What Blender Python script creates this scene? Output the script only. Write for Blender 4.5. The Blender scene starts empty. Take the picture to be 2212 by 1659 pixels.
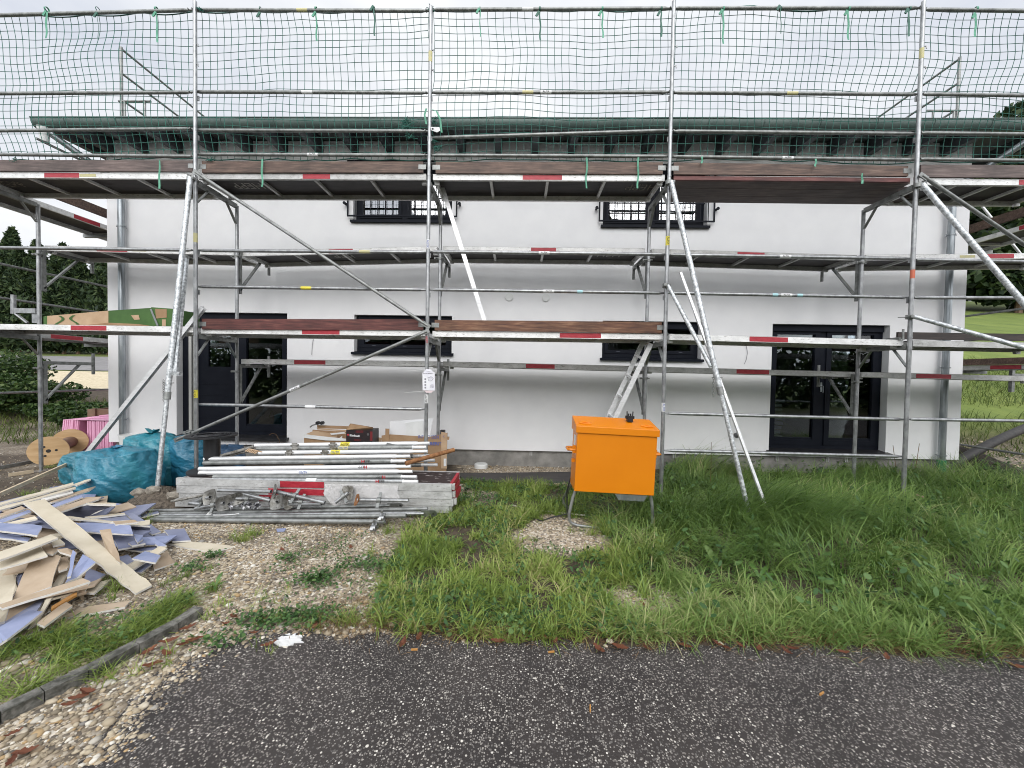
import bpy, math, random
import numpy as np
from mathutils import Vector, Matrix
random.seed(7); rng = np.random.default_rng(11)
SC = bpy.context.scene
COL = SC.collection
R = math.radians
# ------------------------------------------------------------------ camera
CAMP = Vector((4.29444, -4.95272, 1.6)); YAW, PITCH, ROLL, FOC = -0.0221921, -0.0236688, 0.016753, 823.8
_fw = Vector((math.sin(YAW), math.cos(YAW), 0)); _rt = Vector((math.cos(YAW), -math.sin(YAW), 0)); _up = Vector((0, 0, 1))
CF = _fw*math.cos(PITCH)+_up*math.sin(PITCH); _u2 = _up*math.cos(PITCH)-_fw*math.sin(PITCH)
CR = _rt*math.cos(ROLL)+_u2*math.sin(ROLL); CU = _u2*math.cos(ROLL)-_rt*math.sin(ROLL)
cam = bpy.data.cameras.new("camera"); camo = bpy.data.objects.new("camera", cam); COL.objects.link(camo)
camo.matrix_world = Matrix(((CR.x, CU.x, -CF.x, CAMP.x), (CR.y, CU.y, -CF.y, CAMP.y), (CR.z, CU.z, -CF.z, CAMP.z), (0, 0, 0, 1)))
cam.sensor_fit = 'HORIZONTAL'; cam.sensor_width = 36; cam.lens = 36*FOC/2212; cam.clip_end = 2000; cam.clip_start = .05
SC.camera = camo
# survey helpers: a sight line through a point of the photograph (2212 wide) met with a real plane
def ray(px, py): return CF + CR*((px-1106)/FOC) - CU*((py-829.5)/FOC)
def at(px, py, Y):
    d = ray(px, py); return CAMP + d*((Y-CAMP.y)/d.y)
def gz(px, py, z=0.0):
    d = ray(px, py); return CAMP + d*((z-CAMP.z)/d.z)
def atX(px, py, X):
    d = ray(px, py); return CAMP + d*((X-CAMP.x)/d.x)
V = Vector
# ------------------------------------------------------------------ tagging
def tag(o, label=None, cat=None, group=None, kind=None):
    if label: o['label'] = label
    if cat: o['category'] = cat
    if group: o['group'] = group
    if kind: o['kind'] = kind
    return o
def thing(name, label, cat, loc=(0, 0, 0), group=None, mat=None):
    o = bpy.data.objects.new(name, None); COL.objects.link(o); o.empty_display_size = .1
    if mat is not None: o.matrix_world = mat
    else: o.location = loc
    return tag(o, label, cat, group)
def link(me, name, parent=None, local=False):
    o = bpy.data.objects.new(name, me); COL.objects.link(o)
    if parent is not None:
        o.parent = parent
        if not local: o.matrix_parent_inverse = wmat(parent).inverted()
    return o
def wmat(o):
    m = o.matrix_basis.copy()
    if o.parent: m = wmat(o.parent) @ o.matrix_parent_inverse @ m
    return m
def smooth(me, ang=38):
    n = len(me.polygons)
    if n:
        me.polygons.foreach_set('use_smooth', np.ones(n, dtype=bool)); me.set_sharp_from_angle(angle=R(ang))
class MB:
    def __init__(s): s.v = []; s.f = []; s.mi = []; s.cur = 0
    def add(s, vs, fs):
        n = len(s.v); s.v += [tuple(v) for v in vs]; s.f += [tuple(i+n for i in f) for f in fs]; s.mi += [s.cur]*len(fs); return s
    def box(s, a, b):
        x0, y0, z0 = a; x1, y1, z1 = b
        return s.add([(x0, y0, z0), (x1, y0, z0), (x1, y1, z0), (x0, y1, z0), (x0, y0, z1), (x1, y0, z1), (x1, y1, z1), (x0, y1, z1)],
                     [(3, 2, 1, 0), (4, 5, 6, 7), (0, 1, 5, 4), (1, 2, 6, 5), (2, 3, 7, 6), (3, 0, 4, 7)])
    def beam(s, p, q, w, h, side=(0, 1, 0)):
        # bar from p to q; w along `side`, h across
        p = V(p); q = V(q); d = (q-p).normalized(); a = V(side); a = (a-d*a.dot(d)).normalized(); b = d.cross(a)
        o = []
        for c in (p, q):
            for i, j in ((-1, -1), (1, -1), (1, 1), (-1, 1)): o.append(c+a*(i*w/2)+b*(j*h/2))
        return s.add(o, [(3, 2, 1, 0), (4, 5, 6, 7), (0, 1, 5, 4), (1, 2, 6, 5), (2, 3, 7, 6), (3, 0, 4, 7)])
    def tube(s, p, q, r, r2=None, n=12, hollow=False):
        p = V(p); q = V(q); r2 = r if r2 is None else r2; d = (q-p).normalized()
        a = d.orthogonal().normalized(); b = d.cross(a); o = []
        for c, rr in ((p, r), (q, r2)):
            for i in range(n):
                t = 2*math.pi*i/n; o.append(c+a*(rr*math.cos(t))+b*(rr*math.sin(t)))
        f = [(i, (i+1) % n, n+(i+1) % n, n+i) for i in range(n)]
        if hollow:
            k = len(o)
            for c, rr, dd in ((p, r, .03), (q, r2, -.03)):
                for i in range(n):
                    t = 2*math.pi*i/n; o.append(c+a*(rr*.82*math.cos(t))+b*(rr*.82*math.sin(t)))
                for i in range(n):
                    t = 2*math.pi*i/n; o.append(c+d*dd+a*(rr*.82*math.cos(t))+b*(rr*.82*math.sin(t)))
            for e in range(2):
                base = k+e*2*n; out = e*n
                for i in range(n):
                    j = (i+1) % n
                    f.append((out+i, base+i, base+j, out+j)); f.append((base+i, base+n+i, base+n+j, base+j))
                f.append(tuple(base+n+i for i in range(n)))
        else:
            f += [tuple(range(n-1, -1, -1)), tuple(range(n, 2*n))]
        return s.add(o, f)
    def path(s, pts, r, n=8):
        pts = [V(p) for p in pts]; o = []; m = len(pts); a = None
        for k, c in enumerate(pts):
            d = (pts[min(k+1, m-1)]-pts[max(k-1, 0)]).normalized()
            a = d.orthogonal().normalized() if a is None else (a-d*a.dot(d)).normalized()
            b = d.cross(a); rr = r[k] if isinstance(r, (list, tuple)) else r
            for i in range(n):
                t = 2*math.pi*i/n; o.append(c+a*(rr*math.cos(t))+b*(rr*math.sin(t)))
        f = []
        for k in range(m-1):
            for i in range(n): f.append((k*n+i, k*n+(i+1) % n, (k+1)*n+(i+1) % n, (k+1)*n+i))
        f += [tuple(range(n-1, -1, -1)), tuple(range((m-1)*n, m*n))]
        return s.add(o, f)
    def disc(s, c, nrm, r, t, n=32, hole=0):
        c = V(c); d = V(nrm).normalized(); a = d.orthogonal().normalized(); b = d.cross(a); o = []
        for h in (0, t):
            for rr in ((r, hole) if hole else (r,)):
                for i in range(n):
                    u = 2*math.pi*i/n; o.append(c+d*h+a*(rr*math.cos(u))+b*(rr*math.sin(u)))
        f = []
        if hole:
            for i in range(n):
                j = (i+1) % n
                f += [(i, n+i, n+j, j), (2*n+i, 2*n+j, 3*n+j, 3*n+i), (i, j, 2*n+j, 2*n+i), (n+i, 3*n+i, 3*n+j, n+j)]
        else:
            f = [tuple(range(n-1, -1, -1)), tuple(range(n, 2*n))]+[(i, (i+1) % n, n+(i+1) % n, n+i) for i in range(n)]
        return s.add(o, f)
    def lathe(s, c, prof, n=24):
        c = V(c); o = []; f = []
        for r, z in prof:
            for i in range(n):
                t = 2*math.pi*i/n; o.append(c+V((r*math.cos(t), r*math.sin(t), z)))
        for k in range(len(prof)-1):
            for i in range(n): f.append((k*n+i, k*n+(i+1) % n, (k+1)*n+(i+1) % n, (k+1)*n+i))
        return s.add(o, f)
    def prism(s, pts, off):
        # closed polygon pts extruded by off
        n = len(pts); off = V(off); o = [V(p) for p in pts]+[V(p)+off for p in pts]
        return s.add(o, [tuple(range(n)), tuple(range(2*n-1, n-1, -1))]+[(i, n+i, n+(i+1) % n, (i+1) % n) for i in range(n)])
    def build(s, name, mat, parent=None, local=False, sm=True, ang=38):
        me = bpy.data.meshes.new(name); me.from_pydata(s.v, [], s.f)
        for m in (mat if isinstance(mat, (list, tuple)) else [mat]): me.materials.append(m)
        if any(s.mi): me.polygons.foreach_set('material_index', s.mi)
        me.validate(); import bmesh
        bm = bmesh.new(); bm.from_mesh(me); bmesh.ops.recalc_face_normals(bm, faces=bm.faces); bm.to_mesh(me); bm.free()
        if sm: smooth(me, ang)
        me.update()
        return link(me, name, parent, local)
def raw(name, vs, faces, mat, parent=None, quads=True, sm=False):
    # fast mesh from numpy arrays (faces: list of (n,k) int arrays)
    me = bpy.data.meshes.new(name); vs = np.asarray(vs, dtype=np.float32)
    me.vertices.add(len(vs)); me.vertices.foreach_set('co', vs.ravel())
    tot = sum(f.size for f in faces); nf = sum(len(f) for f in faces)
    me.loops.add(tot); me.polygons.add(nf)
    me.loops.foreach_set('vertex_index', np.concatenate([f.ravel() for f in faces]).astype(np.int32))
    sizes = np.concatenate([np.full(len(f), f.shape[1]) for f in faces]); st = np.concatenate([[0], np.cumsum(sizes)[:-1]])
    me.polygons.foreach_set('loop_start', st.astype(np.int32))
    me.materials.append(mat); me.update(calc_edges=True); me.validate()
    if sm: me.polygons.foreach_set('use_smooth', np.ones(len(me.polygons), dtype=bool))
    return link(me, name, parent)
def copy_tree(o, parent=None):
    c = o.copy(); COL.objects.link(c)
    if parent is not None: c.parent = parent
    for ch in [x for x in bpy.data.objects if x.parent == o]: copy_tree(ch, c)
    return c
# ------------------------------------------------------------------ materials
def nodes(name):
    m = bpy.data.materials.new(name); m.use_nodes = True; nt = m.node_tree; b = nt.nodes['Principled BSDF']; return m, nt, b
def N(nt, t, **kw):
    n = nt.nodes.new(t)
    for k, v in kw.items():
        if k in n.inputs: n.inputs[k].default_value = v
        else: setattr(n, k, v)
    return n
def coords(nt, scale=(1, 1, 1), kind='Object'):
    tc = N(nt, 'ShaderNodeTexCoord'); mp = N(nt, 'ShaderNodeMapping'); mp.inputs['Scale'].default_value = scale
    nt.links.new(tc.outputs[kind], mp.inputs[0]); return mp.outputs[0]
def ramp(nt, src, stops):
    r = N(nt, 'ShaderNodeValToRGB'); e = r.color_ramp.elements
    while len(e) < len(stops): e.new(.5)
    for k, (p, c) in enumerate(stops):
        e[k].position = p; e[k].color = (*c, 1) if len(c) == 3 else c
    nt.links.new(src, r.inputs[0]); return r.outputs[0]
def noise(nt, co, scale, detail=4, rough=.55):
    n = N(nt, 'ShaderNodeTexNoise', Scale=scale, Detail=detail, Roughness=rough); nt.links.new(co, n.inputs['Vector']); return n.outputs['Fac']
def bump(nt, b, h, strength, dist=.01):
    bp = N(nt, 'ShaderNodeBump', Strength=strength, Distance=dist); nt.links.new(h, bp.inputs['Height']); nt.links.new(bp.outputs[0], b.inputs['Normal']); return bp
def mat(name, c1, c2=None, rough=.6, metal=0.0, scale=8, stretch=(1, 1, 1), lo=.35, hi=.65, bmp=0.0, bscale=None, bdist=.005, spec=.5, rvar=.0):
    m, nt, b = nodes(name); b.inputs['Roughness'].default_value = rough; b.inputs['Metallic'].default_value = metal
    b.inputs['Specular IOR Level'].default_value = spec
    co = coords(nt, stretch)
    if c2 is None: b.inputs['Base Color'].default_value = (*c1, 1)
    else:
        f = noise(nt, co, scale, 6, .6); nt.links.new(ramp(nt, f, [(lo, c1), (hi, c2)]), b.inputs['Base Color'])
        if rvar:
            mr = N(nt, 'ShaderNodeMapRange'); mr.inputs[3].default_value = rough-rvar; mr.inputs[4].default_value = rough+rvar
            nt.links.new(f, mr.inputs[0]); nt.links.new(mr.outputs[0], b.inputs['Roughness'])
    if bmp: bump(nt, b, noise(nt, co, bscale or scale*3, 5), bmp, bdist)
    return m
def leafmat(name, stops, rough=.55, trans=.25):
    m, nt, b = nodes(name); g = N(nt, 'ShaderNodeNewGeometry')
    col = ramp(nt, g.outputs['Random Per Island'], stops); nt.links.new(col, b.inputs['Base Color']); b.inputs['Roughness'].default_value = rough
    b.inputs['Specular IOR Level'].default_value = .3
    if trans:
        t = N(nt, 'ShaderNodeBsdfTranslucent'); nt.links.new(col, t.inputs['Color']); mx = N(nt, 'ShaderNodeMixShader'); mx.inputs[0].default_value = trans
        nt.links.new(b.outputs[0], mx.inputs[1]); nt.links.new(t.outputs[0], mx.inputs[2]); nt.links.new(mx.outputs[0], nt.nodes['Material Output'].inputs[0])
    return m
GALV = mat('galvanised steel', (.24, .245, .25), (.42, .43, .435), .42, .75, 18, (1, 1, .6), bmp=.15, bscale=60, bdist=.001, rvar=.1)
GALVW = mat('weathered and shade-toned galvanised steel', (.15, .155, .15), (.34, .35, .34), .5, .6, 14, lo=.3, hi=.7, bmp=.15, bscale=80, bdist=.001, rvar=.1)
GALVM = mat('spangled zinc', (.30, .32, .33), (.66, .68, .69), .42, .55, 32, lo=.4, hi=.6, rvar=.08)
ALU = mat('aluminium', (.62, .625, .63), (.80, .805, .81), .38, .3, 5, (1, 1, 6), bmp=.08, bscale=30, bdist=.001)
# grooved aluminium deck profile with scuffs
def alu_profile(name, c1, c2, scuff):
    m, nt, b = nodes(name); co = coords(nt)
    f = noise(nt, co, 7, 6, .65); col = ramp(nt, f, [(.32, c1), (.62, c2)])
    co2 = coords(nt, (3, 3, 12)); f2 = noise(nt, co2, 6, 8, .75); k = ramp(nt, f2, [(.55, (0, 0, 0)), (.66, (scuff, scuff, scuff))])
    mx = N(nt, 'ShaderNodeMixRGB'); mx.inputs[2].default_value = (.16, .14, .12, 1); nt.links.new(k, mx.inputs[0]); nt.links.new(col, mx.inputs[1]); nt.links.new(mx.outputs[0], b.inputs['Base Color'])
    b.inputs['Metallic'].default_value = .15; b.inputs['Roughness'].default_value = .42
    sp = N(nt, 'ShaderNodeSeparateXYZ'); tc = N(nt, 'ShaderNodeTexCoord'); nt.links.new(tc.outputs['Object'], sp.inputs[0])
    ml = N(nt, 'ShaderNodeMath', operation='MULTIPLY'); ml.inputs[1].default_value = 520; nt.links.new(sp.outputs[2], ml.inputs[0])
    sn = N(nt, 'ShaderNodeMath', operation='SINE'); nt.links.new(ml.outputs[0], sn.inputs[0]); bump(nt, b, sn.outputs[0], .35, .0015)
    return m
ALUP = alu_profile('grooved aluminium', (.62, .62, .61), (.82, .82, .81), .75)
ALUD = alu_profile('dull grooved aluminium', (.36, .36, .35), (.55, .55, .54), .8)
RED = mat('red band paint', (.30, .012, .025), (.42, .03, .045), .5, 0, 20, (1, 1, 3))
PLY = mat('dark deck plywood', (.022, .019, .019), (.05, .043, .042), .55, 0, 3, (1, 6, 1))
def timber(name, a, b_, c):
    m, nt, b = nodes(name); co = coords(nt, (1.2, 14, 14)); f = noise(nt, co, 3.0, 8, .62); co2 = coords(nt); f2 = noise(nt, co2, 2.3, 5, .6)
    col = ramp(nt, f, [(.3, a), (.52, b_), (.72, c)]); k = ramp(nt, f2, [(.35, (.55, .55, .55)), (.65, (1, 1, 1))])
    mx = N(nt, 'ShaderNodeMixRGB', blend_type='MULTIPLY'); mx.inputs[0].default_value = 1; nt.links.new(col, mx.inputs[1]); nt.links.new(k, mx.inputs[2]); nt.links.new(mx.outputs[0], b.inputs['Base Color'])
    b.inputs['Roughness'].default_value = .62; bump(nt, b, f, .3, .004); return m
WRED = timber('red stained board', (.05, .014, .012), (.125, .035, .03), (.22, .09, .065))
WBRN = timber('brown weathered board', (.05, .03, .022), (.13, .078, .058), (.25, .17, .125))
WGRY = timber('greyed board', (.07, .05, .045), (.14, .10, .09), (.22, .17, .15))
WRST = timber('worn red board', (.06, .02, .014), (.17, .075, .04), (.33, .19, .11))
WPLK = timber('dark red plank', (.06, .018, .016), (.16, .05, .045), (.28, .13, .11))
WDRK = mat('blackened board', (.02, .016, .014), (.05, .035, .03), .6, 0, 5, (1, 8, 8))
STKW = mat('white sticker', (.75, .76, .76), (.6, .6, .6), .5, 0, 30); STKY = mat('yellow sticker', (.75, .66, .06), (.62, .52, .05), .5, 0, 30)
STKO = mat('faded yellow sticker', (.55, .50, .22), (.45, .42, .25), .5, 0, 30)
BLK = mat('black print', (.02, .02, .022)); REDP = mat('red print', (.45, .02, .03)); BLUP = mat('blue print', (.08, .12, .35)); STEN = mat('pale stencil', (.34, .31, .25), (.12, .11, .09), .7, 0, 40, lo=.4, hi=.55); STEN2 = mat('white stencil', (.5, .49, .46), (.25, .24, .22), .7, 0, 40)
NETM = mat('green net cord', (.016, .10, .08), (.03, .16, .12), .7, 0, 20)
STRAP = mat('green strap', (.05, .22, .14), (.10, .34, .22), .6, 0, 20)
STRAPD = mat('dark green strap', (.02, .09, .065), (.04, .14, .10), .6, 0, 20)
PLAS = mat('white render', (.77, .77, .78), (.81, .81, .815), .9, 0, 2.5, bmp=.35, bscale=120, bdist=.004, spec=.2)
SOFF = mat('grey boarding', (.09, .10, .10), (.13, .14, .14), .7, 0, 3); RAFT = mat('painted rafter timber', (.035, .042, .048), (.058, .066, .072), .6, 0, 6, (1, 12, 12))
GUTT = mat('coated gutter', (.085, .125, .115), (.125, .17, .155), .4, .2, 3)
ANTH = mat('anthracite frame', (.006, .0075, .013), (.009, .011, .017), .5, 0, 5, spec=.12)
CONC = mat('concrete', (.16, .155, .145), (.30, .29, .27), .9, 0, 4, bmp=.5, bscale=40)
ZINC = mat('zinc pipe', (.22, .245, .26), (.40, .43, .45), .33, .75, 4, (3, 3, .6))
ORNG = mat('orange paint', (.66, .195, .002), (.71, .22, .003), .36, 0, 1.6, bmp=.05, bscale=7, bdist=.004, rvar=.06)
nt_ = ORNG.node_tree; b_ = nt_.nodes['Principled BSDF']; lk_ = b_.inputs['Base Color'].links[0].from_socket; sc1_ = noise(nt_, coords(nt_, (2, 2, .7)), 30, 9, .8)
mxo_ = N(nt_, 'ShaderNodeMixRGB'); mxo_.inputs[2].default_value = (.40, .115, .012, 1); nt_.links.new(ramp(nt_, sc1_, [(.66, (0, 0, 0)), (.74, (.75, .75, .75))]), mxo_.inputs[0]); nt_.links.new(lk_, mxo_.inputs[1]); nt_.links.new(mxo_.outputs[0], b_.inputs['Base Color'])
BLKP = mat('black plastic', (.012, .012, .014), (.022, .022, .025), .42)
WPLA = mat('white plastic', (.72, .73, .72), (.62, .63, .62), .5, 0, 5)
KRAFT = mat('cardboard', (.27, .165, .085), (.36, .235, .135), .85, 0, 5); KRAFTL = mat('pale cardboard', (.40, .27, .165), (.48, .34, .22), .85, 0, 6)
GRNP = mat('green printed card', (.03, .085, .012), (.05, .125, .022), .6, 0, 4)
WBRD = mat('white panel', (.68, .69, .70), (.74, .74, .75), .7, 0, 3)
PINK = mat('pink foam', (.74, .36, .53), (.80, .43, .60), .85, 0, 6, bmp=.2, bscale=80); PINKD = mat('pink foam edge', (.60, .23, .39), (.68, .30, .47), .9, 0, 9, bmp=.3, bscale=90)
BEECH = mat('drum plywood', (.50, .32, .155), (.62, .43, .24), .6, 0, 2.2, (1, 1, 7)); DKWD = mat('dark drum core', (.14, .085, .05), (.22, .14, .09), .7, 0, 4)
RUST = mat('rust', (.16, .065, .025), (.33, .16, .065), .85, .1, 25, bmp=.3, bscale=70)
DIRTY = mat('mud caked steel', (.13, .12, .10), (.30, .29, .27), .7, .3, 22, lo=.42, hi=.58)
PLAT = mat('forged plate', (.12, .115, .10), (.30, .295, .28), .5, .6, 16, lo=.35, hi=.65)
ROPEW = mat('white cord', (.6, .58, .5))
GYPC = mat('cream board paper', (.50, .44, .33), (.58, .52, .41), .9, 0, 5); GYPT = mat('tan board paper', (.36, .275, .19), (.45, .355, .26), .9, 0, 5)
GYPB = mat('blue board paper', (.20, .235, .37), (.28, .31, .45), .9, 0, 5); GYPG = mat('grey blue board paper', (.15, .165, .25), (.23, .245, .33), .9, 0, 4)
GYPD = mat('shade-toned blue board paper', (.055, .06, .09), (.085, .09, .125), .9, 0, 5); GYPW = mat('gypsum core', (.60, .58, .54), (.72, .70, .66), .95, 0, 20, bmp=.4, bscale=60)  # darkest blue paper has underside shading put into its colour
GYPO = mat('orange timber', (.42, .20, .05), (.55, .28, .08), .7, 0, 6)
LATH = mat('pale lath', (.50, .40, .27), (.62, .52, .38), .8, 0, 3, (1, 8, 8))
GRNPIPE = mat('green pipe', (.005, .19, .08), (.01, .24, .11), .4)
DRAIN = mat('black drain hose', (.022, .02, .02), (.05, .045, .042), .6, 0, 20)
STONE = mat('pale stone', (.42, .36, .26), (.60, .54, .44), .8, 0, 25, bmp=.3)
STONEG = mat('rubble stone', (.14, .12, .10), (.32, .29, .24), .9, 0, 25, bmp=.4)
DLEAF = leafmat('dead leaf', [(0, (.075, .024, .012)), (.5, (.13, .045, .024)), (1, (.22, .09, .045))], .7, .1)
def grassmat(name, stops, rough, trans):
    # tone of each tuft and of each blade
    m = leafmat(name, stops, rough, trans); nt = m.node_tree; g = next(n for n in nt.nodes if n.bl_idname == 'ShaderNodeNewGeometry'); r = next(n for n in nt.nodes if n.bl_idname == 'ShaderNodeValToRGB')
    a = N(nt, 'ShaderNodeAttribute', attribute_name='tint'); mx = N(nt, 'ShaderNodeMath', operation='MULTIPLY_ADD'); mx.inputs[1].default_value = .42; m2 = N(nt, 'ShaderNodeMath', operation='MULTIPLY'); m2.inputs[1].default_value = .58
    nt.links.new(a.outputs['Fac'], m2.inputs[0]); nt.links.new(g.outputs['Random Per Island'], mx.inputs[0]); nt.links.new(m2.outputs[0], mx.inputs[2]); nt.links.new(mx.outputs[0], r.inputs[0]); return m
# polythene sheet
CLEAR, nt_, b_ = nodes('clear polythene'); b_.inputs['Base Color'].default_value = (.8, .78, .78, 1); b_.inputs['Roughness'].default_value = .25; b_.inputs['Alpha'].default_value = .45
bump(nt_, b_, noise(nt_, coords(nt_), 26, 5), .8, .02)
# rubbish bags
BAG, nt_, b_ = nodes('blue bag film'); co_ = coords(nt_)
wv_ = N(nt_, 'ShaderNodeTexWave', Scale=2.2, Distortion=11, Detail=3); wv_.inputs['Detail Scale'].default_value = 1.2; wv_.bands_direction = 'DIAGONAL'; mp_ = coords(nt_, (1.2, 1.2, 1.5)); nt_.links.new(mp_, wv_.inputs['Vector'])
nt_.links.new(ramp(nt_, noise(nt_, co_, 3.5, 4), [(.3, (.007, .125, .185)), (.55, (.013, .19, .27)), (.8, (.026, .28, .33))]), (hue_ := N(nt_, 'ShaderNodeHueSaturation', Saturation=.95)).inputs['Color']); oi_ = N(nt_, 'ShaderNodeObjectInfo'); mr_ = N(nt_, 'ShaderNodeMapRange'); mr_.inputs[3].default_value = .48; mr_.inputs[4].default_value = .53; nt_.links.new(oi_.outputs['Random'], mr_.inputs[0]); nt_.links.new(mr_.outputs[0], hue_.inputs['Hue']); nt_.links.new(hue_.outputs[0], b_.inputs['Base Color'])
b_.inputs['Roughness'].default_value = .3; b_.inputs['Specular IOR Level'].default_value = .6
n2_ = noise(nt_, coords(nt_, (3, 3, 5)), 3.2, 7, .7); ad_ = N(nt_, 'ShaderNodeMath', operation='ADD'); nt_.links.new(wv_.outputs['Fac'], ad_.inputs[0]); nt_.links.new(n2_, ad_.inputs[1]); n3_ = noise(nt_, coords(nt_, (5, 5, 13)), 3.5, 6, .65); ad2_ = N(nt_, 'ShaderNodeMath', operation='MULTIPLY_ADD'); ad2_.inputs[1].default_value = .55; nt_.links.new(n3_, ad2_.inputs[0]); nt_.links.new(ad_.outputs[0], ad2_.inputs[2]); bump(nt_, b_, ad2_.outputs[0], .55, .02)
BAGD = mat('dark blue film', (.02, .055, .11), (.035, .08, .15), .35, 0, 4, bmp=.6, bscale=12, bdist=.02)
# glass: reflects the yard, lets the dark room show
def glassmat(name, ior, tint):
    m = bpy.data.materials.new(name); m.use_nodes = True; nt = m.node_tree; nt.nodes.clear()
    o = N(nt, 'ShaderNodeOutputMaterial'); fr = N(nt, 'ShaderNodeFresnel', IOR=ior); t = N(nt, 'ShaderNodeBsdfTransparent'); t.inputs[0].default_value = tint
    g = N(nt, 'ShaderNodeBsdfGlossy'); g.inputs['Roughness'].default_value = .0; g.inputs['Color'].default_value = (.95, .97, 1, 1)
    nz = noise(nt, coords(nt, (1, 1, 1)), 1.3, 2); bp = N(nt, 'ShaderNodeBump', Strength=.05, Distance=.05); nt.links.new(nz, bp.inputs['Height']); nt.links.new(bp.outputs[0], g.inputs['Normal'])
    mx = N(nt, 'ShaderNodeMixShader'); nt.links.new(fr.outputs[0], mx.inputs[0]); nt.links.new(t.outputs[0], mx.inputs[1]); nt.links.new(g.outputs[0], mx.inputs[2]); nt.links.new(mx.outputs[0], o.inputs[0]); return m
GLASS = glassmat('window glass', 1.55, (.75, .8, .8, 1)); GLASSU = glassmat('upper window glass', 3.2, (.8, .84, .86, 1))
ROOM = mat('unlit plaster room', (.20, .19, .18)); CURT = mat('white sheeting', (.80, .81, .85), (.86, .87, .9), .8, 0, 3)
# ------------------------------------------------------------------ lettering
_txt = {}
def text(body, h, origin, right, up, m, parent=None, name='lettering', width=None, bold=0.0, thick=.0008):
    key = (body, bold)
    if key not in _txt:
        cu = bpy.data.curves.new('lettering', 'FONT'); cu.body = body; cu.size = 1; cu.align_x = 'CENTER'; cu.align_y = 'CENTER'; cu.offset = bold; cu.extrude = .01; cu.resolution_u = 2
        ob = bpy.data.objects.new('lettering', cu); COL.objects.link(ob); bpy.context.view_layer.update()
        me = bpy.data.meshes.new_from_object(ob.evaluated_get(bpy.context.evaluated_depsgraph_get())); bpy.data.objects.remove(ob)
        c = np.zeros(len(me.vertices)*3); me.vertices.foreach_get('co', c); c = c.reshape(-1, 3)
        c[:, :2] -= (c[:, :2].max(0)+c[:, :2].min(0))/2; c[:, :2] /= (c[:, 1].max()-c[:, 1].min()); _txt[key] = (c, [tuple(p.vertices) for p in me.polygons]); bpy.data.meshes.remove(me)
    c, f = _txt[key]; r = V(right).normalized(); u = V(up).normalized(); n = r.cross(u); o = V(origin)
    sx = h if width is None else width/(c[:, 0].max()-c[:, 0].min())
    mb = MB(); mb.add([o+r*(p[0]*sx)+u*(p[1]*h)+n*(thick if p[2] > 0 else 0) for p in c], f); return mb.build(name, m, parent, sm=False)
def patch(p, q, r, m, parent, name='sticker', a0=-95, a1=95, face=(0, -1, 0), n=10):
    # label wrapped round a tube lying on the axis p-q
    p = V(p); q = V(q); d = (q-p).normalized(); e = V(face); e = (e-d*e.dot(d)).normalized(); g = d.cross(e); o = []; f = []
    for c in (p, q):
        for i in range(n+1):
            t = R(a0+(a1-a0)*i/n); o.append(c+e*(r*math.cos(t))+g*(r*math.sin(t)))
    for i in range(n): f.append((i, i+1, n+2+i, n+1+i))
    mb = MB(); mb.add(o, f); return mb.build(name, m, parent)
# ------------------------------------------------------------------ world and light
w = bpy.data.worlds.new("World"); SC.world = w; w.use_nodes = True; nt = w.node_tree; bg = nt.nodes['Background']
SUN_EL, SUN_AZ = R(33), R(174)
sky = N(nt, 'ShaderNodeTexSky'); sky.sky_type = 'NISHITA'; sky.sun_disc = False; sky.sun_elevation = SUN_EL; sky.sun_rotation = SUN_AZ; sky.air_density = 1; sky.dust_density = 4
hs = N(nt, 'ShaderNodeHueSaturation', Saturation=.25); nt.links.new(sky.outputs[0], hs.inputs['Color'])
tc = N(nt, 'ShaderNodeTexCoord'); mp = N(nt, 'ShaderNodeMapping'); mp.inputs['Scale'].default_value = (1, 1, 2.6); nt.links.new(tc.outputs['Generated'], mp.inputs[0])
nz = noise(nt, mp.outputs[0], 1.9, 6, .55); cl = ramp(nt, nz, [(.32, (6.4, 6.8, 7.7)), (.50, (8.2, 8.45, 8.9)), (.68, (9.8, 9.9, 10.0))])
mx = N(nt, 'ShaderNodeMixRGB'); mx.inputs[0].default_value = .92; nt.links.new(hs.outputs[0], mx.inputs[1]); nt.links.new(cl, mx.inputs[2])
# overcast: extra glow added round the veiled sun, behind the camera, lighting the wall
dt = N(nt, 'ShaderNodeVectorMath', operation='DOT_PRODUCT'); dt.inputs[1].default_value = (math.sin(SUN_AZ)*math.cos(SUN_EL), math.cos(SUN_AZ)*math.cos(SUN_EL), math.sin(SUN_EL)); nt.links.new(tc.outputs['Generated'], dt.inputs[0])
gl = N(nt, 'ShaderNodeMapRange', interpolation_type='SMOOTHSTEP'); gl.inputs[1].default_value = -.1; gl.inputs[2].default_value = .95; gl.inputs[3].default_value = 1.0; gl.inputs[4].default_value = 2.1; nt.links.new(dt.outputs['Value'], gl.inputs[0])
ml = N(nt, 'ShaderNodeVectorMath', operation='SCALE'); nt.links.new(mx.outputs[0], ml.inputs[0]); nt.links.new(gl.outputs[0], ml.inputs['Scale'])
nt.links.new(ml.outputs[0], bg.inputs[0]); bg.inputs[1].default_value = .10
sl = bpy.data.lights.new('sun', 'SUN'); sl.energy = 1.5; sl.angle = R(45); sl.color = (1, .97, .93); so = bpy.data.objects.new('sun', sl); COL.objects.link(so)
sd = V((math.sin(SUN_AZ)*math.cos(SUN_EL), math.cos(SUN_AZ)*math.cos(SUN_EL), math.sin(SUN_EL))); so.rotation_euler = sd.to_track_quat('Z', 'Y').to_euler(); so.location = (4, -20, 30)
SC.view_settings.view_transform = 'Standard'; SC.view_settings.look = 'None'; SC.view_settings.exposure = .2; SC.view_settings.gamma = 1
SC.cycles.filter_width = 1.0
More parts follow.
